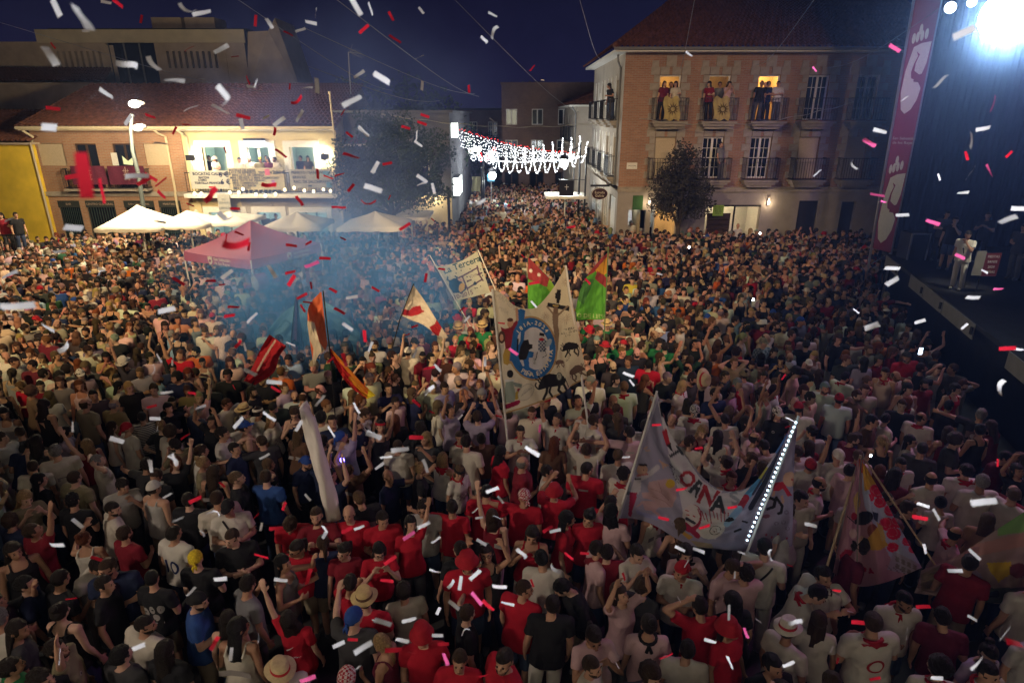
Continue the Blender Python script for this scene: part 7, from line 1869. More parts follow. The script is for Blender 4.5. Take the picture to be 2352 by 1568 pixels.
PRINTS = {
 '10': (1, 1.16, [([(-.085,-.11),(-.055,-.11),(-.055,.11),(-.085,.11),(-.105,.08),(-.085,.08)], 0), (circ(.045,0,.06,16,.112), 0), (circ(.045,0,.030,14,.078), 1)], ('navy_print', (.02,.03,.10)), 'white'),
 'faces': (1, 1.20, [(circ(-.09,.0,.05,12,.07), 0), (circ(.01,.05,.04,12,.06), 0), (circ(.05,-.06,.05,12,.05), 0), (circ(.12,.06,.04,12,.06), 0), (circ(-.09,.01,.02,8,.012), 1), (circ(.02,.05,.02,8,.012), 1), ([(-.14,-.15),(.14,-.15),(.14,-.13),(-.14,-.13)], 0)], ('pale_print', (.36,.33,.32)), 'black'),
 'round': (1, 1.20, [(circ(0,0,.085,20), 0), (circ(0,0,.062,18), 1), (circ(0,.0,.045,16), 0), (circ(.008,.008,.025,10), 1)], ('red_round_print', (.34,.02,.03)), 'white'),
 'logo': (-1, 1.27, [(circ(-.075,.02,.026,8), 0), (circ(-.075,.02,.014,6), 1)], ('pale_logo', (.42,.38,.35)), 'black'), 'bars': (-1, 1.18, [([(-.11,.04),(.11,.04),(.11,.07),(-.11,.07)], 0), ([(-.09,-.02),(.09,-.02),(.09,.015),(-.09,.015)], 0), ([(-.06,-.07),(.06,-.07),(.06,-.045),(-.06,-.045)], 0)], ('dim_print', (.20,.17,.17)), 'black'),
 'patch': (1, 1.22, [([(-.12,-.08),(.12,-.08),(.13,.05),(.0,.09),(-.13,.05)], 0), (circ(0,-.01,.05,10), 1)], ('dull_print', (.16,.10,.10)), 'off-white'), 'stripe': (1, 1.16, [([(-.17,-.03),(.17,-.03),(.17,.04),(-.17,.04)], 0)], ('band_print', (.30,.27,.26)), 'black'), 'backlogo': (1, 1.32, [([(-.07,-.015),(.07,-.015),(.07,.015),(-.07,.015)], 0)], ('pale_logo', (.42,.38,.35)), 'black'),
 'check': (-1, 1.14, [([(-.12+.04*i,-.06+.04*j),(-.08+.04*i,-.06+.04*j),(-.08+.04*i,-.02+.04*j),(-.12+.04*i,-.02+.04*j)], 0) for i in range(6) for j in range(4) if (i+j) % 2], ('check_print', (.45,.36,.36)), 'red'),
 'chest': (-1, 1.16, [([(-.10,.02),(.10,.02),(.10,.045),(-.10,.045)], 0), ([(-.08,-.03),(.08,-.03),(.08,-.005),(-.08,-.005)], 0), (circ(.08,.13,.025,10), 1)], ('ink_print', (.06,.03,.04)), 'red')}

def dress(p, label):
    v = VARS[p.pose]; ex = p.ex
    o = bpy.data.objects.new('person', v.body); COL.objects.link(o)
    s = p.scale; w = 1.0 + (.13 if ex.get('wide') else 0)
    o.location = (p.x, p.y, p.base); o.rotation_euler = (rad(R.uniform(-4, 4)), rad(R.uniform(-4, 4)), rad(p.yaw)); w *= R.uniform(.95, 1.07); o.scale = (s*w, s*w*R.uniform(.96, 1.06), s)
    for i, m in enumerate((M_skin[p.skin], M_eye, M_lip)): o.material_slots[i].link = 'OBJECT'; o.material_slots[i].material = m
    tag(o, label, 'person', p.group)
    kind = ex.get('shirt', 'tee'); kind = kind if kind in v.shirt else 'tee'
    child(o, v.shirt[kind], {'tee': 't_shirt', 'tank': 'tank_top', 'long': 'hooded_top'}[kind], [M_shirt[p.shirt]])
    if ex.get('skirt') and v.skirt: child(o, v.skirt, 'skirt', [M_pants['white trousers']])
    elif 'shorts' in p.pants: child(o, v.shorts, 'shorts', [M_pants[p.pants]]); child(o, EXTRA['shoe'], 'shoe', [M_shoe]); child(o, EXTRA['shoe'], 'shoe', [M_shoe], Matrix.Translation((-.23, 0, 0)))
    else: child(o, v.trousers, 'trousers', [M_pants[p.pants], M_shoe])
    HM, NM = v.p.HM, v.p.NM
    hat = ex.get('hat')
    if not (hat and hat[0] == 'bandana') : child(o, HAIR[p.hs if not (hat and p.hs in ('curly', 'tousled')) else 'crop'], 'hair', [M_hair[p.hc]], HM)
    elif p.hs in ('long', 'wavy'): child(o, HAIR['long'], 'hair', [M_hair[p.hc]], HM)
    if hat: child(o, HATS[hat[0]], {'fedora': 'brimmed_hat', 'bucket': 'bucket_hat', 'cap': 'cap', 'bandana': 'head_scarf', 'headband': 'headband'}[hat[0]], list(M_hat[hat[1]]), HM)
    if ex.get('kerch'): child(o, EXTRA['neckerchief'], 'neckerchief', [M_kerch if ex['kerch'] == 'red' else M_kerchk], NM @ Matrix.Rotation(math.pi if ex['kerch'] == 'black' else 0, 4, 'Z'))
    if ex.get('beard'): child(o, EXTRA['beard'], 'beard', [M_hair['dark' if p.hc in ('grey', 'blond') else p.hc]], HM)
    if ex.get('glasses'): child(o, EXTRA['glasses'], 'glasses', [M_eye], HM)
    if ex.get('sung'): child(o, EXTRA['sunglasses'], 'sunglasses', [M_iron], HM)
    if ex.get('sunhead'): child(o, EXTRA['sunglasses'], 'sunglasses', [M_iron], HM @ Matrix.Translation((0, .022, .085)) @ Matrix.Rotation(-.5, 4, 'X'))
    if ex.get('strap'):
        sv, sf = v.shirt_arr['tee']; tr_ = BVHTree.FromPolygons([tuple(map(float, q)) for q in sv], sf); pts = []
        for sgn in (-1, 1):
            row_ = []
            for i in range(12):
                t = i/11; x_, z_ = -.11 + .26*t, 1.43 - .46*t
                h_, n_, i_, d_ = tr_.ray_cast(Vector((x_, sgn*.6, z_)), Vector((0, -sgn, 0)))
                if h_: row_.append(h_ + Vector((0, sgn*.012, 0)))
            pts += row_ if sgn < 0 else row_[::-1]
        b = MB(); b.tube(pts + [pts[0]], .014, 5); me = b.mesh('bag_strap'); me.materials.append(M_iron); child(o, me, 'bag_strap', [M_iron])
    if ex.get('print'):
        sgn, zc, polys, (mn, mc), m2 = PRINTS[ex['print']]
        d, _ = decal(v, kind, polys, [mat(mn, mc, .8, 0), M_shirt[m2]], sgn, zc, 'shirt_print', o); d.parent = o
    p.obj = o; return o

# wording that singles each person out
def facing(yaw):
    y = (yaw + 180) % 360 - 180
    if abs(y) < 40: return 'facing the viewer'
    if abs(y) > 135: return 'back turned'
    return 'facing right' if y > 0 else 'facing left'
def looks(p):
    ex = p.ex; fem = VARS[p.pose].fem
    kind = {'tank': 'tank top', 'long': 'long-sleeved top'}.get(ex.get('shirt'), 'tee')
    hat = ex.get('hat')
    if hat: top = {'fedora': '%s brimmed hat', 'bucket': '%s bucket hat', 'cap': '%s cap', 'bandana': '%s head scarf', 'headband': '%s headband'}[hat[0]] % hat[1]
    else: top = {'short': 'short %s hair', 'crop': 'cropped %s hair', 'tousled': 'tousled %s hair', 'curly': 'curly %s hair', 'balding': 'balding head', 'long': 'long %s hair', 'wavy': 'wavy %s hair', 'ponytail': '%s ponytail', 'bun': '%s hair bun'}[p.hs]; top = top % p.hc if '%' in top else top
    a = '%s %s' % (p.shirt, kind)
    if ex.get('print') == '10': a += ' numbered 10'
    if ex.get('print') == 'faces': a += ' with pale print'
    if ex.get('print') == 'round': a += ' with round red emblem'
    return a, top
LMK = [('burgundy tent', 570, 580), ('crumpled red flag', 615, 825), ('orange flag', 735, 760), ('rolled red-yellow flag', 815, 860), ('rolled white banner', 735, 1060), ('club banner', 1240, 800), ('club banner foot', 1170, 1000), ('green flags', 1310, 660), ('lettered banner', 1600, 1110), ('blue-lit pole', 1775, 1100), ('cartoon banner', 2000, 1220), ('painted cloth', 2240, 1330), ('stage edge', 2150, 670), ('La Tercera banner', 1060, 640), ('cross flag', 975, 715), ('straw-hat man in red', 844, 1366), ('yellow head scarf', 467, 1284), ('red-check head scarf', 1189, 1145), ('red bucket hat with beard', 1069, 1287), ('tee numbered 10', 396, 1222), ('round-emblem tee', 2025, 1432), ('white red-banded hat', 1809, 1455), ('blue tee with beard', 450, 1389), ('left photo edge', 0, 1100), ('bottom left corner', 40, 1540), ('bottom right corner', 2330, 1560), ('white cap man', 347, 1130), ('orange tee', 2021, 785), ('left photo edge, midway', 0, 900), ('right photo edge', 2352, 1000), ('bottom photo edge centre', 1250, 1568), ('bottom photo edge left', 620, 1568), ('thrown hat', 1608, 872)]
def near_lm(p):
    def dd(l):
        own = math.hypot(l[1]-p.fx, l[2]-p.fy); return own if own > 26 else 1e9
    l = min(LMK, key=dd); dx, dy = p.fx-l[1], p.fy-l[2]
    w = ('left of' if dx < 0 else 'right of') if abs(dx) > abs(dy)*1.0 else ('above' if dy < 0 else 'below')
    if 'edge' in l[0] and 'stage' not in l[0] or 'corner' in l[0]: w = 'near'
    return l, w, math.hypot(dx, dy)
recs = []
for p in front:
    a, top = looks(p); l, w, dist = near_lm(p); recs.append((p, a, top, l, w, dist))
WC = lambda s: len(s.replace('-', ' ').replace(',', ' ').split())
ORD = ['', 'second ', 'third ', 'fourth ', 'fifth ', 'sixth ', 'seventh ', 'eighth ']
used = {}
for r_ in recs:
    p, a, top, l, w, dist = r_
    used.setdefault((a, top, POSE_TXT[p.pose], facing(p.yaw), w, l[0]), []).append(r_)
for key_, lst in used.items():
    lst.sort(key=lambda r_: r_[5])
    for i, (p, a, top, l, w, dist) in enumerate(lst):
        pos = ('%s the %s' % (w, l[0])) if len(lst) == 1 else ('%snearest %s the %s' % (ORD[i], w, l[0]))
        p.label = 'person in %s, %s, %s, %s, %s' % (a, top, POSE_TXT[p.pose], facing(p.yaw), pos)
        for q_ in ('person in %s, %s, %s, %s' % (a, top, POSE_TXT[p.pose], pos), '%s, %s, %s, %s' % (a, top, POSE_TXT[p.pose], pos), 'person in %s, %s, %s' % (a, top, pos), '%s, %s, %s' % (a, top, pos)):
            if WC(p.label) > 15: p.label = q_
        p.group = 'people in the crowd'
chk = {}
for p in front: chk.setdefault(p.label, []).append(p)
for lb, lst in chk.items():
    if len(lst) > 1:
        lst.sort(key=lambda q: q.fx)
        for i, q in enumerate(lst): q.label = ('leftmost ' if i == 0 else 'rightmost ' if i == len(lst)-1 else 'middle ') + lb
for p in front: dress(p, p.label)

# people at windows, on balconies, on the stage and on the raised step
def extra(x, y, Y_, base, yaw, sh, hs, hc, ps, label, ex=None, pants=None):
    X_ = P(x, y, Y_).x; p = add_person(X_, Y_, yaw, sh, hs, hc, ps, ex, base=base, scale=1.0); p.pants = R.choice(['black trousers', 'blue jeans', 'grey trousers']); people.pop(); p.group = 'people on balconies and stage'; 
    if pants: p.pants = pants
    return dress(p, label)
bz = 6.625; by = RY - .30
for i, (x, dx, sh, hs, hc, ps, ex, lab) in enumerate((
 (1520, 0, 'burgundy', 'long', 'dark', 'w down', {}, 'person in burgundy top at left of the first upper balcony, long dark hair'), (1556, 0, 'off-white', 'wavy', 'dark', 'w cup', {}, 'person in pale top at right of the first upper balcony'), (1541, 1, 'brown', 'short', 'dark', 'down', {}, 'person in brown tee in the doorway of the first upper balcony'),
 (1632, 0, 'dark red', 'wavy', 'dark', 'w cup', {}, 'person in dark red top at left of the second upper balcony'), (1668, 0, 'pale pink', 'long', 'dark', 'w hands to face', {}, 'person in pale pink top leaning at right of the second upper balcony'), (1655, 1, 'grey', 'short', 'dark', 'down', {}, 'person in grey tee in the doorway of the second upper balcony'),
 (1742, 0, 'black', 'short', 'dark', 'down', {}, 'person in black tee at left of the third upper balcony before the lit room'), (1764, 0, 'navy', 'short', 'dark', 'cup', {}, 'person in navy tee mid third upper balcony before the lit room'), (1787, 0, 'white', 'short', 'dark', 'arms folded', {}, 'person in white tee at right of the third upper balcony'), (1752, 1, 'tan', 'balding', 'grey', 'down', {}, 'balding person inside the lit room of the third upper balcony'))):
    extra(x, 215, by + .75*dx, bz, R.uniform(-25, 25), sh, hs, hc, ps, lab, ex)
extra(1659, 365, by, 3.985, 40, 'grey', 'short', 'dark', 'down', 'person in grey tee on the lower balcony behind the small round tree')
for z_, lab in ((6.63, 'person in dark clothes on the upper side balcony round the corner of the brick building'),):
    p = add_person(RX0-.25, RY+1.6, -60, 'black', 'long', 'dark', 'w cup', {}, base=z_, scale=1.0); people.pop(); p.group = 'people on balconies and stage'; dress(p, lab)
b3 = 3.25; yb3 = LY - .42
for x, Y_, sh, hs, hc, ps, ex, lab in ((494, LY+.05, 'off-white', 'long', 'brown', 'w cup', {'hat': ('bucket', 'white')}, 'person in off-white top leaning out of the left window of the floodlit bar'), (482, LY+.6, 'black', 'short', 'dark', 'down', {}, 'dark silhouetted person inside the left window of the floodlit bar'),
  (552, yb3, 'white', 'short', 'dark', 'cup', {}, 'person in white tee leftmost on the bar balcony, short dark hair'), (574, yb3, 'white', 'balding', 'grey', 'arms folded', {}, 'balding person in white tee second on the bar balcony'), (596, yb3, 'khaki', 'crop', 'dark', 'down', {'hat': ('cap', 'yellow')}, 'person in khaki tee and yellow cap mid bar balcony'), (617, yb3, 'burgundy', 'wavy', 'dark', 'w cup', {}, 'person in burgundy top holding a drink on the bar balcony'), (629, yb3, 'off-white', 'short', 'black', 'arms folded', {'beard': 1}, 'bearded person in off-white tee rightmost on the bar balcony'), (612, LY+.7, 'navy', 'short', 'dark', 'down', {}, 'person in navy tee inside the middle window of the floodlit bar'),
  (688, LY+.5, 'navy', 'short', 'dark', 'down', {}, 'dark person at left inside the right window of the floodlit bar'), (706, LY+.5, 'charcoal', 'long', 'dark', 'w down', {}, 'dark person at right inside the right window of the floodlit bar')):
    extra(x, 375, Y_, b3, R.uniform(-25, 25), sh, hs, hc, ps, lab, ex)
for x, sh, lab in ((612, 'navy', 'left of two people inside the ground floor window of the floodlit bar'), (632, 'navy', 'right of two people inside the ground floor window of the floodlit bar')): extra(x, 495, LY+.7, .35, R.uniform(-30, 30), sh, 'short', 'dark', 'down', lab)
extra(1692, 510, RY+.8, .0, 0, 'white', 'balding', 'brown', 'down', 'balding bartender in white tee behind the shop counter'); extra(1453, 485, RY+.7, .15, 10, 'white', 'short', 'grey', 'cup', 'grey haired person in the white lit kitchen window of the brick building', {'hat': ('cap', 'grey')}); extra(1494, 490, RY+.9, .05, 0, 'black', 'crop', 'brown', 'down', 'person in black standing in the warm lit doorway left of the round tree')
# performer and band
def on_stage(x, y, Y_, yaw, sh, hs, hc, ps, label, ex, pants):
    p = add_person(P(x, y, Y_).x, Y_, yaw, sh, hs, hc, ps, ex, base=DZ+.004, scale=1.03); people.pop(); p.pants = pants; p.group = 'people on balconies and stage'; return dress(p, label)
pf = on_stage(2222, 560, 18.0, -60, 'white', 'short', 'dark', 'hand to face', 'performer in white tee and white trousers at a microphone on stage', {}, 'white trousers')
b = MB(); q = P(2213, 572, 17.75); b.tube([(q.x-.05, q.y-.12, q.z-.10), (q.x, q.y, q.z-.02)], [.013, .016], 8); b.ell((q.x+.01, q.y+.02, q.z+.01), (.026, .026, .03), None, 8, 6); tag(b.build('microphone', M_iron), 'black hand microphone held by the performer in white', 'microphone')
on_stage(2180, 560, 20.5, -50, 'black', 'short', 'dark', 'hand to face', 'dim band member in black tee and shorts left of the performer', {}, 'denim shorts'); on_stage(2160, 545, 21.8, -40, 'charcoal', 'short', 'dark', 'cup', 'dim band member in charcoal tee furthest left on stage', {}, 'black trousers')
on_stage(2262, 530, 21.5, -50, 'black', 'crop', 'dark', 'clap', 'dim band member in black tee behind the performer', {}, 'black trousers'); on_stage(2335, 600, 19.2, -70, 'charcoal', 'short', 'dark', 'cup', 'dim band member in charcoal tee at the right photo edge on stage', {}, 'grey trousers')
for x, y, lab, ps in ((1965, 612, 'steward in red vest with pale bands, left of the two by the mast', 'down'), (2000, 610, 'steward in red vest with pale bands, right of the two by the mast', 'cup')):
    X_, Y_ = floor_of(x, y-18); p = add_person(X_, Y_, 160, 'red', 'crop', 'dark', ps, {}, scale=1.0); people.pop(); p.group = 'stewards by the mast'; o = dress(p, lab)
    v = VARS[p.pose]; bands = [([(-.19,-.16),(.19,-.16),(.19,-.11),(-.19,-.11)], 0), ([(-.02,-.10),(.03,-.10),(.03,.18),(-.02,.18)], 0)]
    d, _ = decal(v, 'tee', bands, [mat('reflective_band', (.75,.75,.78), .4, 0, emit=0)], 1, 1.12, 'reflective_band', o); d.parent = o
pw = P(30, 520, 26).x; b = MB(); b.box((-25, 25.4, 0), (pw+.35, 27.0, 1.35)); tag(b.build('raised_planter', M_stone), 'low stone platform carrying two people at the left edge', 'platform')
b = MB()
for i in range(14): b.box((-22.5+.16*i, 25.42, 1.352), (-22.48+.16*i, 25.45, 2.25))
b.box((-22.6, 25.40, 2.252), (-20.2, 25.46, 2.30)); tag(b.build('iron_fence', M_iron), 'short iron fence on the stone platform at the left edge', 'fence')
for x, sh, hs, ps, lab in ((8, 'dark red', 'wavy', 'w cup', 'person in dark red top raised on the stone platform, left of the pair'), (31, 'black', 'short', 'down', 'person in black tee raised on the stone platform, right of the pair')): extra(x, 495, 26.2, 1.352, 60, sh, hs, 'dark', ps, lab)
extra(690, 640, 22.4, .45, 10, 'white', 'short', 'dark', 'w wave', 'person in white tee standing raised under the burgundy tent, arm up', {}, 'denim shorts')

# thrown hat, lit phones, small lights
q = P(1607, 872, 9.8); o = empty('thrown_hat', q, 'straw hat with a red band flying above the crowd right of the club banner', 'hat')
h_ = child(o, HATS['fedora'], 'hat', [M_hat['straw red-banded'][0], M_hat['straw red-banded'][1]], Matrix.Rotation(rad(75), 4, 'X') @ Matrix.Rotation(rad(35), 4, 'Y') @ Matrix.Scale(1.15, 4)); h_.name = 'brimmed_hat'
for x, y, hz, r, col, st_, lab in ((1346+384, 688, 1.75, .035, (.9,.95,1), 60, 'tiny white phone light glowing right of the green flags'), (1746, 536, 1.9, .05, (.9,.95,1), 50, 'tiny white phone light in front of the shop counter'), (1583, 568, 1.8, .045, (.85,.9,1), 50, 'tiny phone light below the small round tree'), (1360, 622, 1.75, .03, (.9,.95,1), 40, 'tiny phone light just right of the green flag pole'), (786, 1056, 1.62, .05, (.16,.12,1.0), 14, 'small violet-blue light beside the rolled white banner'), (2000, 1046, 1.5, .03, (.8,.9,1), 8, 'dim phone glint left of the cartoon banner tip')):
    q = P(x, y, None, hz); b = MB(); b.ell(q, (r*.8, r*.4, r), None, 8, 6); tag(b.build('phone_light', glow('glint_%d' % x, col, st_)), lab, 'phone light')
q = P(2114, 806, None, 2.0); o = empty('lit_phone', q, 'phone held up with a bright bluish screen near the stage edge', 'phone'); b = MB(); b.box((q.x-.045, q.y-.006, q.z-.08), (q.x+.045, q.y+.006, q.z+.08)); b.build('case', M_iron, o); b = MB(); b.box((q.x-.04, q.y-.011, q.z-.075), (q.x+.04, q.y-.007, q.z+.075)); b.build('screen', glow('screen', (.65, .82, 1), 8), o)

# ---- everyone further back, one dense mass
def mass(lst):
    allV = []; allF = []; allC = []; nb = 0
    hair_lo = {}
    for k, me in HAIR.items():
        V = np.array([tuple(v.co) for v in me.vertices]); F = [tuple(q.vertices) for q in me.polygons]
        hair_lo[k] = (evaluate(V, F, ratio=min(1, 95/len(F)/2)), evaluate(V, F, ratio=min(1, 46/len(F)/2)))
    hat_lo = {}
    for k, me in HATS.items():
        V = np.array([tuple(v.co) for v in me.vertices]); F = [tuple(q.vertices) for q in me.polygons]; hat_lo[k] = evaluate(V, F, ratio=min(1, 110/len(F)/2))
    KV = np.array([tuple(v.co) for v in EXTRA['neckerchief'].vertices]); KF = [tuple(q.vertices) for q in EXTRA['neckerchief'].polygons]; KER = evaluate(KV, KF, ratio=.28)
    cache = {}
    def tri(F):
        out = []
        for f in F:
            for k in range(1, len(f)-1): out.append((f[0], f[k], f[k+1]))
        return np.array(out, np.int64).reshape(-1, 3)
    def aff(M, V): Mn = np.array(M); return np.asarray(V) @ Mn[:3, :3].T + Mn[:3, 3]
    for p in lst:
        v = VARS[p.pose]; near = p.d < 21
        kind = p.ex.get('shirt', 'tee'); kind = kind if kind in v.lo_shirt else 'tee'
        hat = p.ex.get('hat')
        ck = (p.pose, near, kind, p.hs, hat[0] if hat else None, bool(p.ex.get('kerch')))
        if ck not in cache:
            parts = []
            if near: bv, bf, fb = v.lo_body
            else: bv, bf = v.far_body
            parts.append((bv, tri(bf), 'skin'))
            if near:
                fv = np.array([tuple(q) for q in fb.v]); ff = [f for f in fb.f]; parts.append((fv, tri(ff), 'eye'))
            sv, sf = v.lo_shirt[kind][0 if near else 1]; parts.append((sv, tri(sf), 'shirt'))
            hv, hf = hair_lo[p.hs if not (hat and p.hs in ('curly', 'tousled')) else 'crop'][0 if near else 1]
            if not (hat and hat[0] == 'bandana'): parts.append((aff(v.p.HM, hv), tri(hf), 'hair'))
            if hat: parts.append((aff(v.p.HM, hat_lo[hat[0]][0]), tri(hat_lo[hat[0]][1]), 'hat'))
            if p.ex.get('kerch'): parts.append((aff(v.p.NM, KER[0]), tri(KER[1]), 'kerch'))
            b = MB()
            for g_ in (-1, 1): V, F = tube([(g_*.095, 0, .92), (g_*.11, 0, .05)], [.11, .07], 4); b.add(V, F)
            parts.append((np.array([tuple(q) for q in b.v]), tri(b.f), 'pants'))
            cache[ck] = parts
        c_, s_ = math.cos(rad(p.yaw)), math.sin(rad(p.yaw)); s = p.scale; w = s*(1.12 if p.ex.get('wide') else R.uniform(.96, 1.05))
        j = lambda c, a=.12: tuple(max(0, x*(1+R.uniform(-a, a))) for x in c)
        sc_ = j(SHIRTS[p.shirt], .22); cols = {'skin': j(SKINS[p.skin], .15), 'eye': (.05,.03,.022), 'shirt': sc_, 'hair': j(HAIRC[p.hc], .3), 'hat': HATC[hat[1]][0] if hat and hat[1] in HATC else (.4,.2,.2), 'kerch': (.34,.01,.02), 'pants': PANTS[p.pants]}
        for V, F, rg in cache[ck]:
            Q = np.empty_like(V, dtype=np.float64); Q[:, 0] = (V[:, 0]*c_ - V[:, 1]*s_)*w + p.x; Q[:, 1] = (V[:, 0]*s_ + V[:, 1]*c_)*w + p.y; Q[:, 2] = V[:, 2]*s + p.base
            allV.append(Q); allF.append(F + nb); nb += len(V); C = np.ones((len(V), 4), np.float32); C[:, :3] = cols[rg]
            if rg == 'skin' and p.ex.get('beard'):
                Hi = np.array(v.p.HM.inverted()); L_ = V @ Hi[:3, :3].T + Hi[:3, 3]; m = (L_[:, 2] < -.035) & (L_[:, 1] < .02) & (L_[:, 2] > -.13) & (np.abs(L_[:, 0]) < .1); C[m, :3] = HAIRC['dark' if p.hc in ('grey', 'blond') else p.hc]
            allC.append(C)
    V = np.concatenate(allV).astype(np.float32); F = np.concatenate(allF).astype(np.int32); C = np.concatenate(allC)
    me = bpy.data.meshes.new('crowd'); me.vertices.add(len(V)); me.vertices.foreach_set('co', V.ravel())
    me.loops.add(F.size); me.loops.foreach_set('vertex_index', F.ravel()); me.polygons.add(len(F)); me.polygons.foreach_set('loop_start', np.arange(0, F.size, 3, dtype=np.int32)); me.polygons.foreach_set('loop_total', np.full(len(F), 3, np.int32))
    me.polygons.foreach_set('use_smooth', np.ones(len(F), bool)); me.update(calc_edges=True)
    a = me.color_attributes.new('Col', 'FLOAT_COLOR', 'POINT'); a.data.foreach_set('color', C.ravel())
    me.materials.append(attr_mat('crowd_cloth_and_skin', .8, namt=.06)); o = link('crowd', me)
    tag(o, 'dense crowd filling the square and the street, too many to count', 'crowd', kind='stuff')
    print('CROWD', len(lst), 'tris', len(F))
mass([p for p in back if p.fy < 1640])
# ------------------------------------------------------------------ smoke and haze
def vol_box(name, c, r, dens, col, aniso, scale=.35, thr=.42, kind='stuff', detail=4, stretch=(1, 1, 1)):
    b = MB(); b.box((-r[0], -r[1], -r[2]), r); me = b.mesh(name); o = link(name, me); o.location = c; tag(o, kind=kind)
    m = bpy.data.materials.new(name); m.use_nodes = True; N, L = m.node_tree.nodes, m.node_tree.links; N.remove(N['Principled BSDF'])
    t = N.new('ShaderNodeTexCoord'); z = N.new('ShaderNodeTexNoise'); z.inputs['Scale'].default_value = scale; z.inputs['Detail'].default_value = detail; z.inputs['Distortion'].default_value = .6
    mp = N.new('ShaderNodeMapping'); mp.inputs['Scale'].default_value = stretch; L.new(t.outputs['Object'], mp.inputs['Vector']); L.new(mp.outputs['Vector'], z.inputs['Vector'])
    dv = N.new('ShaderNodeVectorMath'); dv.operation = 'DIVIDE'; dv.inputs[1].default_value = r; L.new(t.outputs['Object'], dv.inputs[0])
    ln = N.new('ShaderNodeVectorMath'); ln.operation = 'LENGTH'; L.new(dv.outputs['Vector'], ln.inputs[0])
    fo = N.new('ShaderNodeMapRange'); fo.interpolation_type = 'SMOOTHSTEP'; fo.inputs['From Min'].default_value = 1.0; fo.inputs['From Max'].default_value = .25; L.new(ln.outputs['Value'], fo.inputs['Value'])
    nm = N.new('ShaderNodeMapRange'); nm.inputs['From Min'].default_value = thr; nm.inputs['From Max'].default_value = thr + .28; L.new(z.outputs['Fac'], nm.inputs['Value'])
    mu = N.new('ShaderNodeMath'); mu.operation = 'MULTIPLY'; L.new(fo.outputs['Result'], mu.inputs[0]); L.new(nm.outputs['Result'], mu.inputs[1])
    m2 = N.new('ShaderNodeMath'); m2.operation = 'MULTIPLY'; m2.inputs[1].default_value = dens; L.new(mu.outputs[0], m2.inputs[0])
    v = N.new('ShaderNodeVolumePrincipled'); v.inputs['Color'].default_value = (*col, 1); v.inputs['Anisotropy'].default_value = aniso; L.new(m2.outputs[0], v.inputs['Density'])
    L.new(v.outputs['Volume'], N['Material Output'].inputs['Volume']); me.materials.append(m); return o
q = P(770, 770, 16.0)
vol_box('smoke', (q.x, 15.2, 2.4), (4.6, 3.4, 3.2), 1.1, (.11, .36, 1.0), -.35, scale=.5, thr=.42)
vol_box('smoke', (-5.4, 18.4, 2.9), (4.8, 4.2, 3.2), .22, (.24, .40, 1.0), -.3, scale=.33, thr=.38)
vol_box('smoke', (-6.2, 25.0, 6.2), (7.5, 4.6, 6.4), .17, (.20, .33, 1.0), -.25, scale=.25, thr=.36)
vol_box('smoke', (-3.0, 46.0, 11.5), (13.0, 6.0, 6.0), .040, (.36, .34, 1.0), .3, scale=.12, thr=.38)
q = P(2300, 60, 17.0)
vol_box('stage_glow_haze', (q.x-.3, 16.5, q.z-1.2), (5.0, 5.0, 4.2), .03, (.35, .60, 1.0), .7, scale=.2, thr=.15)  # denser haze added round the big stage light to give it a glow
hz = MB(); hz.box((-60, -3.9, -1), (60, 90, 18.2)); ho = hz.build('haze', bpy.data.materials.new('haze')); tag(ho, kind='stuff')
m = ho.data.materials[0]; m.use_nodes = True; N, L = m.node_tree.nodes, m.node_tree.links; N.remove(N['Principled BSDF'])
v = N.new('ShaderNodeVolumePrincipled'); v.inputs['Color'].default_value = (.28, .42, 1.0, 1); v.inputs['Density'].default_value = .0005; v.inputs['Anisotropy'].default_value = .55
L.new(v.outputs['Volume'], N['Material Output'].inputs['Volume'])
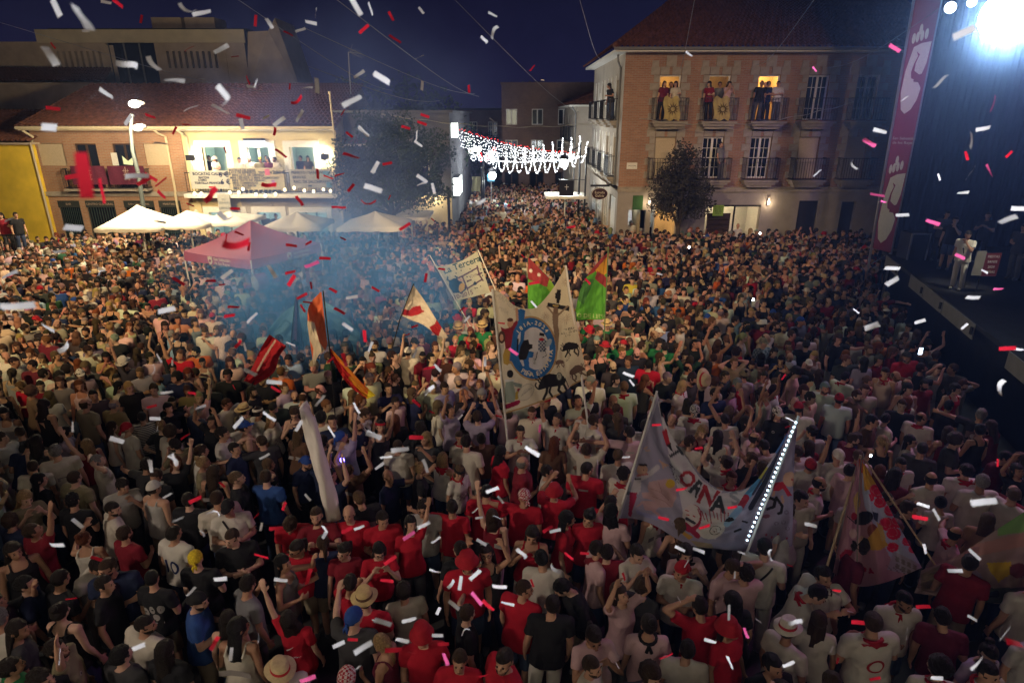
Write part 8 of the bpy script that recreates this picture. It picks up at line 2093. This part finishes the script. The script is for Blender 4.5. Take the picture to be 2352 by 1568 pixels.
# ------------------------------------------------------------------ confetti in the air
# crop origin and picture position, length, tilt, colour (w white, r red, p pink), form (f flat, c curled, b bent, n seen edge-on)
CONF = {
 (0, 0): "345,50,120,-60,w 505,110,190,-75,wn 525,190,50,0,w 650,15,60,-10,w 720,20,80,-35,r 865,118,45,80,r 1150,70,90,-35,wc 1235,80,100,20,w 1565,128,60,80,r 1650,145,75,-60,w 1765,207,55,-10,r 1905,140,70,-8,w 1840,185,60,20,wn 1935,80,60,-80,wn 2230,180,70,40,r 2180,40,105,-60,w 2270,55,70,85,w 310,345,150,-60,w 325,280,40,-60,r 790,395,110,-25,wc 945,405,90,-60,wc 1070,495,115,-3,w 1160,300,65,15,r 1355,300,90,20,w 1440,347,45,0,r 1230,485,40,0,w 1520,490,55,-65,r 1560,535,80,35,wb 1775,530,36,85,r 1880,540,70,-10,w 1940,525,95,88,w 2200,455,70,40,wn 2330,470,100,-35,w 650,570,95,-30,w 520,645,170,35,w 325,665,75,-5,r 785,735,80,40,w 920,710,70,-5,r 1170,665,90,20,w 1350,670,100,-5,w 1395,600,150,-65,wc 1825,620,70,20,rc 1630,717,40,20,w 1490,715,75,-10,r 1480,760,80,-75,w 1710,745,80,40,w 1835,710,75,60,wn 2155,620,120,35,w 300,780,150,-10,w 1070,800,50,60,r 1140,765,45,10,r 1685,805,50,70,rb 2100,690,40,60,r 1380,920,45,-60,r 1720,940,75,-25,r 2150,955,100,-25,r 2140,825,50,-40,r 2228,805,75,-50,w 985,880,75,5,w 515,1075,250,-85,r 625,1170,140,90,r 450,1080,90,10,r 840,1080,120,15,w 925,1085,80,-35,r 985,1115,85,25,r 990,1190,80,-30,r 880,1110,80,28,r 1295,1190,100,35,rc 1165,1255,45,-25,r 1440,1278,60,0,r 1945,1065,60,90,r 2080,1070,60,5,r 2010,1085,60,5,rn 1655,1135,80,-15,rc 2150,1150,60,50,r 1835,1230,60,-70,rc 2075,1270,80,0,rn 2255,1250,80,8,rc 2285,1155,110,-20,w 2305,1025,65,65,w 450,1395,140,-15,w 980,1360,70,-8,w 1385,1345,100,-40,wb 1465,1430,55,-15,r 1385,1460,55,60,r 1470,1500,150,-8,rc 1525,1510,50,80,r 1785,1503,60,0,r 1890,1488,50,12,r 2100,1462,40,-35,r",
 (800, 0): "620,65,50,-50,w 435,100,55,-60,r 460,240,75,-25,r 1058,90,55,-30,wn 1060,195,70,65,wc 1015,250,60,-60,wc 240,455,60,50,wn 380,480,110,-30,w 625,525,60,80,w 610,350,50,15,wn 1300,418,45,50,r 1363,492,20,0,w 912,545,50,-85,r 1053,735,35,-45,w 643,710,55,-20,r 625,755,55,-20,r 525,782,55,-20,r 268,808,75,-50,w 592,830,55,88,w 603,880,55,-35,w 412,1002,55,10,r 338,1025,75,60,w 625,1095,70,-35,w 620,1128,55,0,w 695,1155,60,-80,w 425,1210,30,70,r 520,1388,75,42,r 690,1345,25,-40,r 960,1250,90,12,wc 1538,1390,50,5,r 1057,1395,50,80,r",
 (1600, 0): "1560,297,75,-30,p 2160,635,95,75,p 1985,200,140,25,w 1840,500,100,30,wn 2100,788,80,12,w 2025,860,110,60,w 1470,803,75,-15,w 1405,875,80,-30,p 2000,955,55,-80,r 2260,945,50,45,r 2140,1045,80,-50,p 2025,1060,90,85,wn 1300,1012,60,-60,wc 1085,1060,55,20,wn 1980,1180,65,0,w 1608,1317,70,0,w 2255,1345,110,22,w 2330,1278,90,0,w 1795,1362,75,-15,p 1455,1195,75,-30,p 1490,1235,35,-20,p 1832,1085,40,85,wn 300,332,45,-40,w 1620,605,50,20,wn 1070,425,35,-50,p",
 (0, 540): "365,215,70,0,w 1390,357,75,40,w 1095,400,80,-30,r 1290,398,60,0,r 1910,295,85,20,p 1778,345,65,8,r 1785,395,85,50,r 1665,340,85,-60,w 1990,260,65,0,r 1430,557,65,0,r 1405,610,75,0,r 1020,575,105,12,w 1545,625,80,45,w 1850,490,65,25,r 1885,528,55,-5,r 2040,455,60,-35,r 2080,582,70,-30,r 2155,497,65,3,w 2300,448,50,-30,r 2130,678,70,-35,w 1905,425,45,88,r 1855,565,50,-60,r 1780,783,60,0,w 2235,735,75,88,r 110,548,170,-8,w 295,685,90,-20,w 410,795,90,25,wc 60,360,100,25,w 1465,780,60,35,rb 1500,800,50,-70,w 1530,955,95,-40,w 1680,1017,85,-5,w 1690,1060,60,-40,r 975,870,60,-60,w 945,950,70,85,wc 1020,1078,65,-3,w 1190,1085,60,-20,rb 930,1165,55,12,r 950,1240,70,0,w 965,1290,55,60,wn 1135,1350,55,50,r 445,1290,60,85,w 715,1370,90,-15,w 1230,1170,65,15,w 1650,1225,85,-45,w 1460,1265,80,50,w 2030,1320,75,-35,w 2290,1340,90,-25,w 2185,1175,70,-60,w 2110,880,80,-65,r 2025,880,50,40,r 1435,1048,35,-40,r 1620,1470,60,15,w 1070,1490,70,-60,wc 920,1520,60,-75,w 2325,1530,60,40,w 1960,1130,80,60,wn 1830,1285,70,60,w 1055,898,35,85,w 2270,800,60,70,w 1120,250,40,30,r 60,20,60,30,w 1360,420,40,20,r",
 (800, 540): "745,325,45,-15,r 648,378,55,82,r 870,570,40,25,r 1310,540,50,-50,w 902,630,45,45,w 1112,655,40,-5,r 670,930,65,-5,r 720,930,55,-45,w 1010,890,55,88,w 1185,830,60,-35,p 582,840,60,55,w 1310,410,60,10,r 1640,400,45,-45,r 590,1355,80,0,r 490,1430,100,12,w 405,1475,75,25,w 330,1345,95,-25,w 645,1530,80,-70,w 365,1535,40,30,w 860,1230,40,55,w 665,1065,80,20,wb 590,1145,60,-35,r 685,1200,35,-10,r 1095,1225,35,-10,r 2080,355,35,-15,w 1890,970,70,-30,w 1910,1020,45,-50,w 1875,1475,45,0,w 1700,1505,30,80,w 2075,1278,40,5,r 1300,1440,95,-25,w 1345,1300,45,80,p 580,675,40,20,r 535,725,30,20,r",
 (1600, 540): "1420,675,110,15,w 1545,320,85,0,w 1545,400,95,30,w 2040,497,90,-10,w 1715,645,70,15,w 1988,675,45,40,w 2195,445,60,-3,p 1960,248,65,-25,p 2200,1050,85,60,wc 2250,810,80,3,r 2320,815,60,-5,w 1325,582,40,-25,wn 880,985,40,60,r 920,1245,50,0,wn 905,1290,30,20,r 2190,1510,45,85,r 360,1420,50,5,r 100,1278,50,3,r 2110,340,40,-30,w",
 (0, 1067): "350,720,95,10,w 1195,445,80,25,r 1025,420,65,45,w 925,240,70,-80,w 1070,200,75,-65,w 1315,515,75,-20,wc 1090,565,80,-5,wn 475,590,75,-35,w 590,805,65,-15,r 1350,930,85,10,w 1600,610,50,80,w 1570,545,45,35,r 1740,485,60,65,r 1690,620,75,5,r 1600,790,85,-3,r 1720,935,75,-10,w 1170,1005,70,45,w 1890,915,90,70,r 2125,630,70,25,r 2200,615,65,25,w 1245,650,50,-60,wb 850,1345,95,25,w 365,1405,100,65,w 1320,1310,90,40,rb 1585,1275,85,70,wn 1415,1390,70,85,w 2075,1330,80,25,w 2160,1300,60,0,r 2225,1350,110,35,w 2170,1490,90,55,wn 1810,1410,75,2,wn 1775,1358,35,20,w 1885,1540,95,20,p 2320,1190,80,-20,w 435,1050,60,0,r 2000,640,75,75,wb 1885,430,50,-50,w 1360,350,45,-60,rb",
 (800, 1067): "1055,385,80,30,w 1105,445,55,-45,w 950,510,45,50,w 975,555,45,10,w 1090,553,60,0,wn 635,600,75,20,w 710,690,65,45,w 545,665,75,35,p 990,705,65,-35,w 705,880,65,-5,w 430,815,80,35,r 410,940,75,-10,r 950,905,85,45,w 1440,635,65,12,w 1395,625,65,40,r 1525,790,60,-35,r 1620,773,50,0,r 1235,770,70,-55,wc 1100,975,85,5,w 1150,1080,75,-15,w 960,1050,90,-35,p 1030,1090,85,-40,r 810,955,60,35,wc 860,955,75,88,w 725,1125,65,65,w 545,1180,80,12,w 385,1195,100,-20,w 505,1305,80,-25,w 450,1365,95,5,r 720,1275,65,0,w 755,1328,65,0,r 770,1420,80,-75,p 560,1380,55,5,rn 1000,1520,55,30,r 820,1090,80,-35,w 885,1240,60,35,wc 1300,955,45,-70,r 1430,870,75,-60,wc 1860,915,55,-60,r 2205,745,60,-25,w 2245,835,50,50,w 2320,755,65,-25,w 2120,1400,80,25,r 1820,1455,45,-40,wn 2200,1055,40,-60,wn 1650,60,30,10,w",
 (1600, 1067): "1045,600,75,-10,w 1735,478,65,-15,w 1815,535,70,-65,w 1715,555,80,-8,r 2105,458,130,5,w 1745,745,55,-80,w 2050,780,75,-55,w 1930,880,75,-5,w 1735,1100,75,-3,r 1335,1195,80,-5,r 945,1195,75,-5,wc 430,1308,70,-15,w 650,1260,60,-65,p 1635,1265,75,-80,w 545,1135,85,85,w 580,905,40,85,w 620,770,50,-5,w 395,610,75,0,r 145,560,60,-15,r 255,378,70,0,r 565,490,55,10,r 2290,1320,130,0,r 2235,1265,100,45,w 2065,1440,110,40,w 2035,1170,60,-30,w 1205,1000,60,-25,r 790,780,60,75,wc 550,1440,85,88,wn 910,1450,70,30,w 1820,1535,80,-10,w 440,1162,45,0,rn 920,847,35,-5,r 725,1185,40,-60,wn 1290,1130,35,-35,wn 1175,1360,35,70,wn 1440,1540,60,5,r 1210,1430,40,70,r"}
def strip_mesh(form, seed):
    rr = random.Random(seed); L_, W_ = .055, .0150; n = 8; top = []
    for i in range(n+1):
        t = i/n - .5; x = t*L_
        if form == 'f': z = .003*math.sin(3*t+seed); y = 0
        elif form == 'c': z = .030*t*t*4*.5; y = .006*math.sin(4*t); x *= .93
        elif form == 'b': z = .020*abs(t)*1.6; y = 0.012*(t > 0)*t*2; x *= .82
        else: z = .004*math.sin(4*t); y = 0
        tw = .5*t*math.sin(seed*1.7)
        for s in (-1, 1): top.append(Vector((x, y + s*W_/2*math.cos(tw), z + s*W_/2*math.sin(tw))))
    V = top; F = [(2*i, 2*i+2, 2*i+3, 2*i+1) for i in range(n)]      # a single sheet of tissue, light shines through
    b = MB(); b.add(V, F); return b.mesh('confetti_strip', True)
def paper(name, c):
    m = mat(name, c, .6, 0); N, L = m.node_tree.nodes, m.node_tree.links; tr = N.new('ShaderNodeBsdfTranslucent'); tr.inputs['Color'].default_value = (*c, 1); ms = N.new('ShaderNodeMixShader'); ms.inputs['Fac'].default_value = .5
    L.new(N['Principled BSDF'].outputs['BSDF'], ms.inputs[1]); L.new(tr.outputs['BSDF'], ms.inputs[2]); L.new(ms.outputs['Shader'], N['Material Output'].inputs['Surface']); return m
M_conf = {'w': paper('white_paper', (.66,.63,.64)), 'r': paper('red_paper', (.52,.012,.03)), 'p': paper('pink_paper', (.70,.10,.28))}
CM = {f: [strip_mesh(f, k) for k in range(4)] for f in 'fcbn'}
for f in CM:
    for me in CM[f]: me.materials.append(M_conf['w'])
BACK = [('apartment block', 330, 130), ('roof of the floodlit bar', 620, 250), ('lit upper wall of the bar', 600, 350), ('bar price boards', 600, 415), ('white parasols', 430, 505), ('yellow wall', 40, 430), ('burgundy hangings', 250, 400), ('brick house windows', 240, 350), ('brick house roof', 200, 270), ('burgundy tent', 570, 570), ('smoky tree', 890, 380), ('dark sky', 1100, 100), ('street lights', 1200, 340), ('street crowd', 1200, 480), ('upper balconies', 1750, 220), ('lower balconies', 1750, 370), ('brick building roof', 1800, 60), ('printed mast strip', 2080, 300), ('blazing stage light', 2290, 110), ('stage drapes', 2250, 330), ('stage performer', 2225, 600), ('stage edge', 2130, 680), ('crowd under the tent', 600, 680), ('blue smoke', 790, 760), ('red flag', 610, 830), ('orange flag', 735, 750), ('crowd at left', 120, 700), ('crowd at far left', 100, 900), ('club banner', 1240, 800), ('La Tercera banner', 1060, 640), ('green flags', 1310, 650), ('crowd right of the green flags', 1600, 680), ('crowd by the stage', 1950, 800), ('dark stage skirt', 2250, 850), ('rolled white banner', 735, 1060), ('dark crowd lower left', 200, 1250), ('bottom left corner', 150, 1480), ('red tees', 1000, 1250), ('straw-hat man', 850, 1420), ('bottom centre', 1100, 1480), ('crowd below the club banner', 1150, 1040), ('lettered banner', 1600, 1130), ('blue-lit pole', 1770, 1100), ('cartoon banner', 2020, 1220), ('crowd right of the cartoon banner', 2200, 1150), ('bottom right corner', 2200, 1480), ('white tees lower right', 1800, 1380), ('black tee at bottom', 1300, 1420), ('grey tee man', 560, 1400), ('tee numbered 10', 400, 1230), ('left photo edge', 20, 600), ('white tees of the middle', 1480, 1000), ('blue cap', 580, 990), ('pale crowd mid right', 1800, 980)]
cl = []
for (ox, oy), s in CONF.items():
    for it in s.split():
        cx_, cy_, ln, an, k = it.split(','); form = k[1] if len(k) > 1 else 'f'
        cl.append([ox*.91875+.375*float(cx_), oy*.91875+.375*float(cy_), .375*float(ln), float(an), k[0], form])
rc = random.Random(11); lab = {}
for i, (x, y, ln, an, c, form) in enumerate(cl):
    d = .055*FPX/ln*(.93 if form in 'fn' else .85)
    u, v = (x-CX)/FPX, (CY-y)/FPX; dirv = Vector((u, cp+v*sp, -sp+v*cp))
    if dirv.z < -.02: d = min(d, .80*(CAM_H-1.9)/-dirv.z)
    p = Vector((0, 0, CAM_H)) + dirv*d
    a = rad(an); ex_ = Vector((1, 0, 0))*math.cos(a) + Vector((0, sp, cp))*math.sin(a)
    nv = Vector((0, -cp, sp)); tilt = rc.uniform(-.95, .95) if form != 'n' else rc.choice((-1, 1))*rc.uniform(1.05, 1.25)
    ey = (nv.cross(ex_)).normalized(); n2 = (nv*math.cos(tilt) + ey*math.sin(tilt)).normalized(); e2 = n2.cross(ex_).normalized()
    yaw = rc.uniform(-.35, .35); e1 = (ex_*math.cos(yaw) + n2*math.sin(yaw)).normalized(); n3 = e1.cross(e2).normalized()
    o = bpy.data.objects.new('confetti_strip', CM[form][i % 4]); COL.objects.link(o)
    M = Matrix((e1, e2, n3)).transposed().to_4x4(); M.translation = p; o.matrix_world = M
    o.material_slots[0].link = 'OBJECT'; o.material_slots[0].material = M_conf[c]
    size = 'large' if ln > 50 else 'medium' if ln > 27 else 'small'
    a_ = (an+90) % 180 - 90
    ti = 'level' if abs(a_) < 13 else 'upright' if abs(a_) > 68 else 'slanting up' if a_ > 0 else 'slanting down'
    fm = {'f': 'flat', 'c': 'curled', 'b': 'bent', 'n': 'edge-on'}[form]
    bk = min(BACK, key=lambda b_: math.hypot(b_[1]-x, b_[2]-y))
    lab.setdefault('%s %s %s confetti strip, %s, before the %s' % (size, fm, {'w': 'white', 'r': 'red', 'p': 'pink'}[c], ti, bk[0]), []).append((x, y, o))
for L_, lst in lab.items():
    lst.sort(key=lambda t: (t[0], t[1])); n = len(lst)
    for i, (x, y, o) in enumerate(lst):
        pre = '' if n == 1 else ('left ', 'right ')[i] if n == 2 else ('leftmost ' if i == 0 else 'rightmost ' if i == n-1 else ORD[i].strip() + ' from left, ')
        tag(o, pre + L_, 'confetti', 'confetti strips in the air')
print('CONFETTI', len(cl))
# unused prototype meshes leave no trace
for me in list(bpy.data.meshes):
    if me.users == 0: bpy.data.meshes.remove(me)
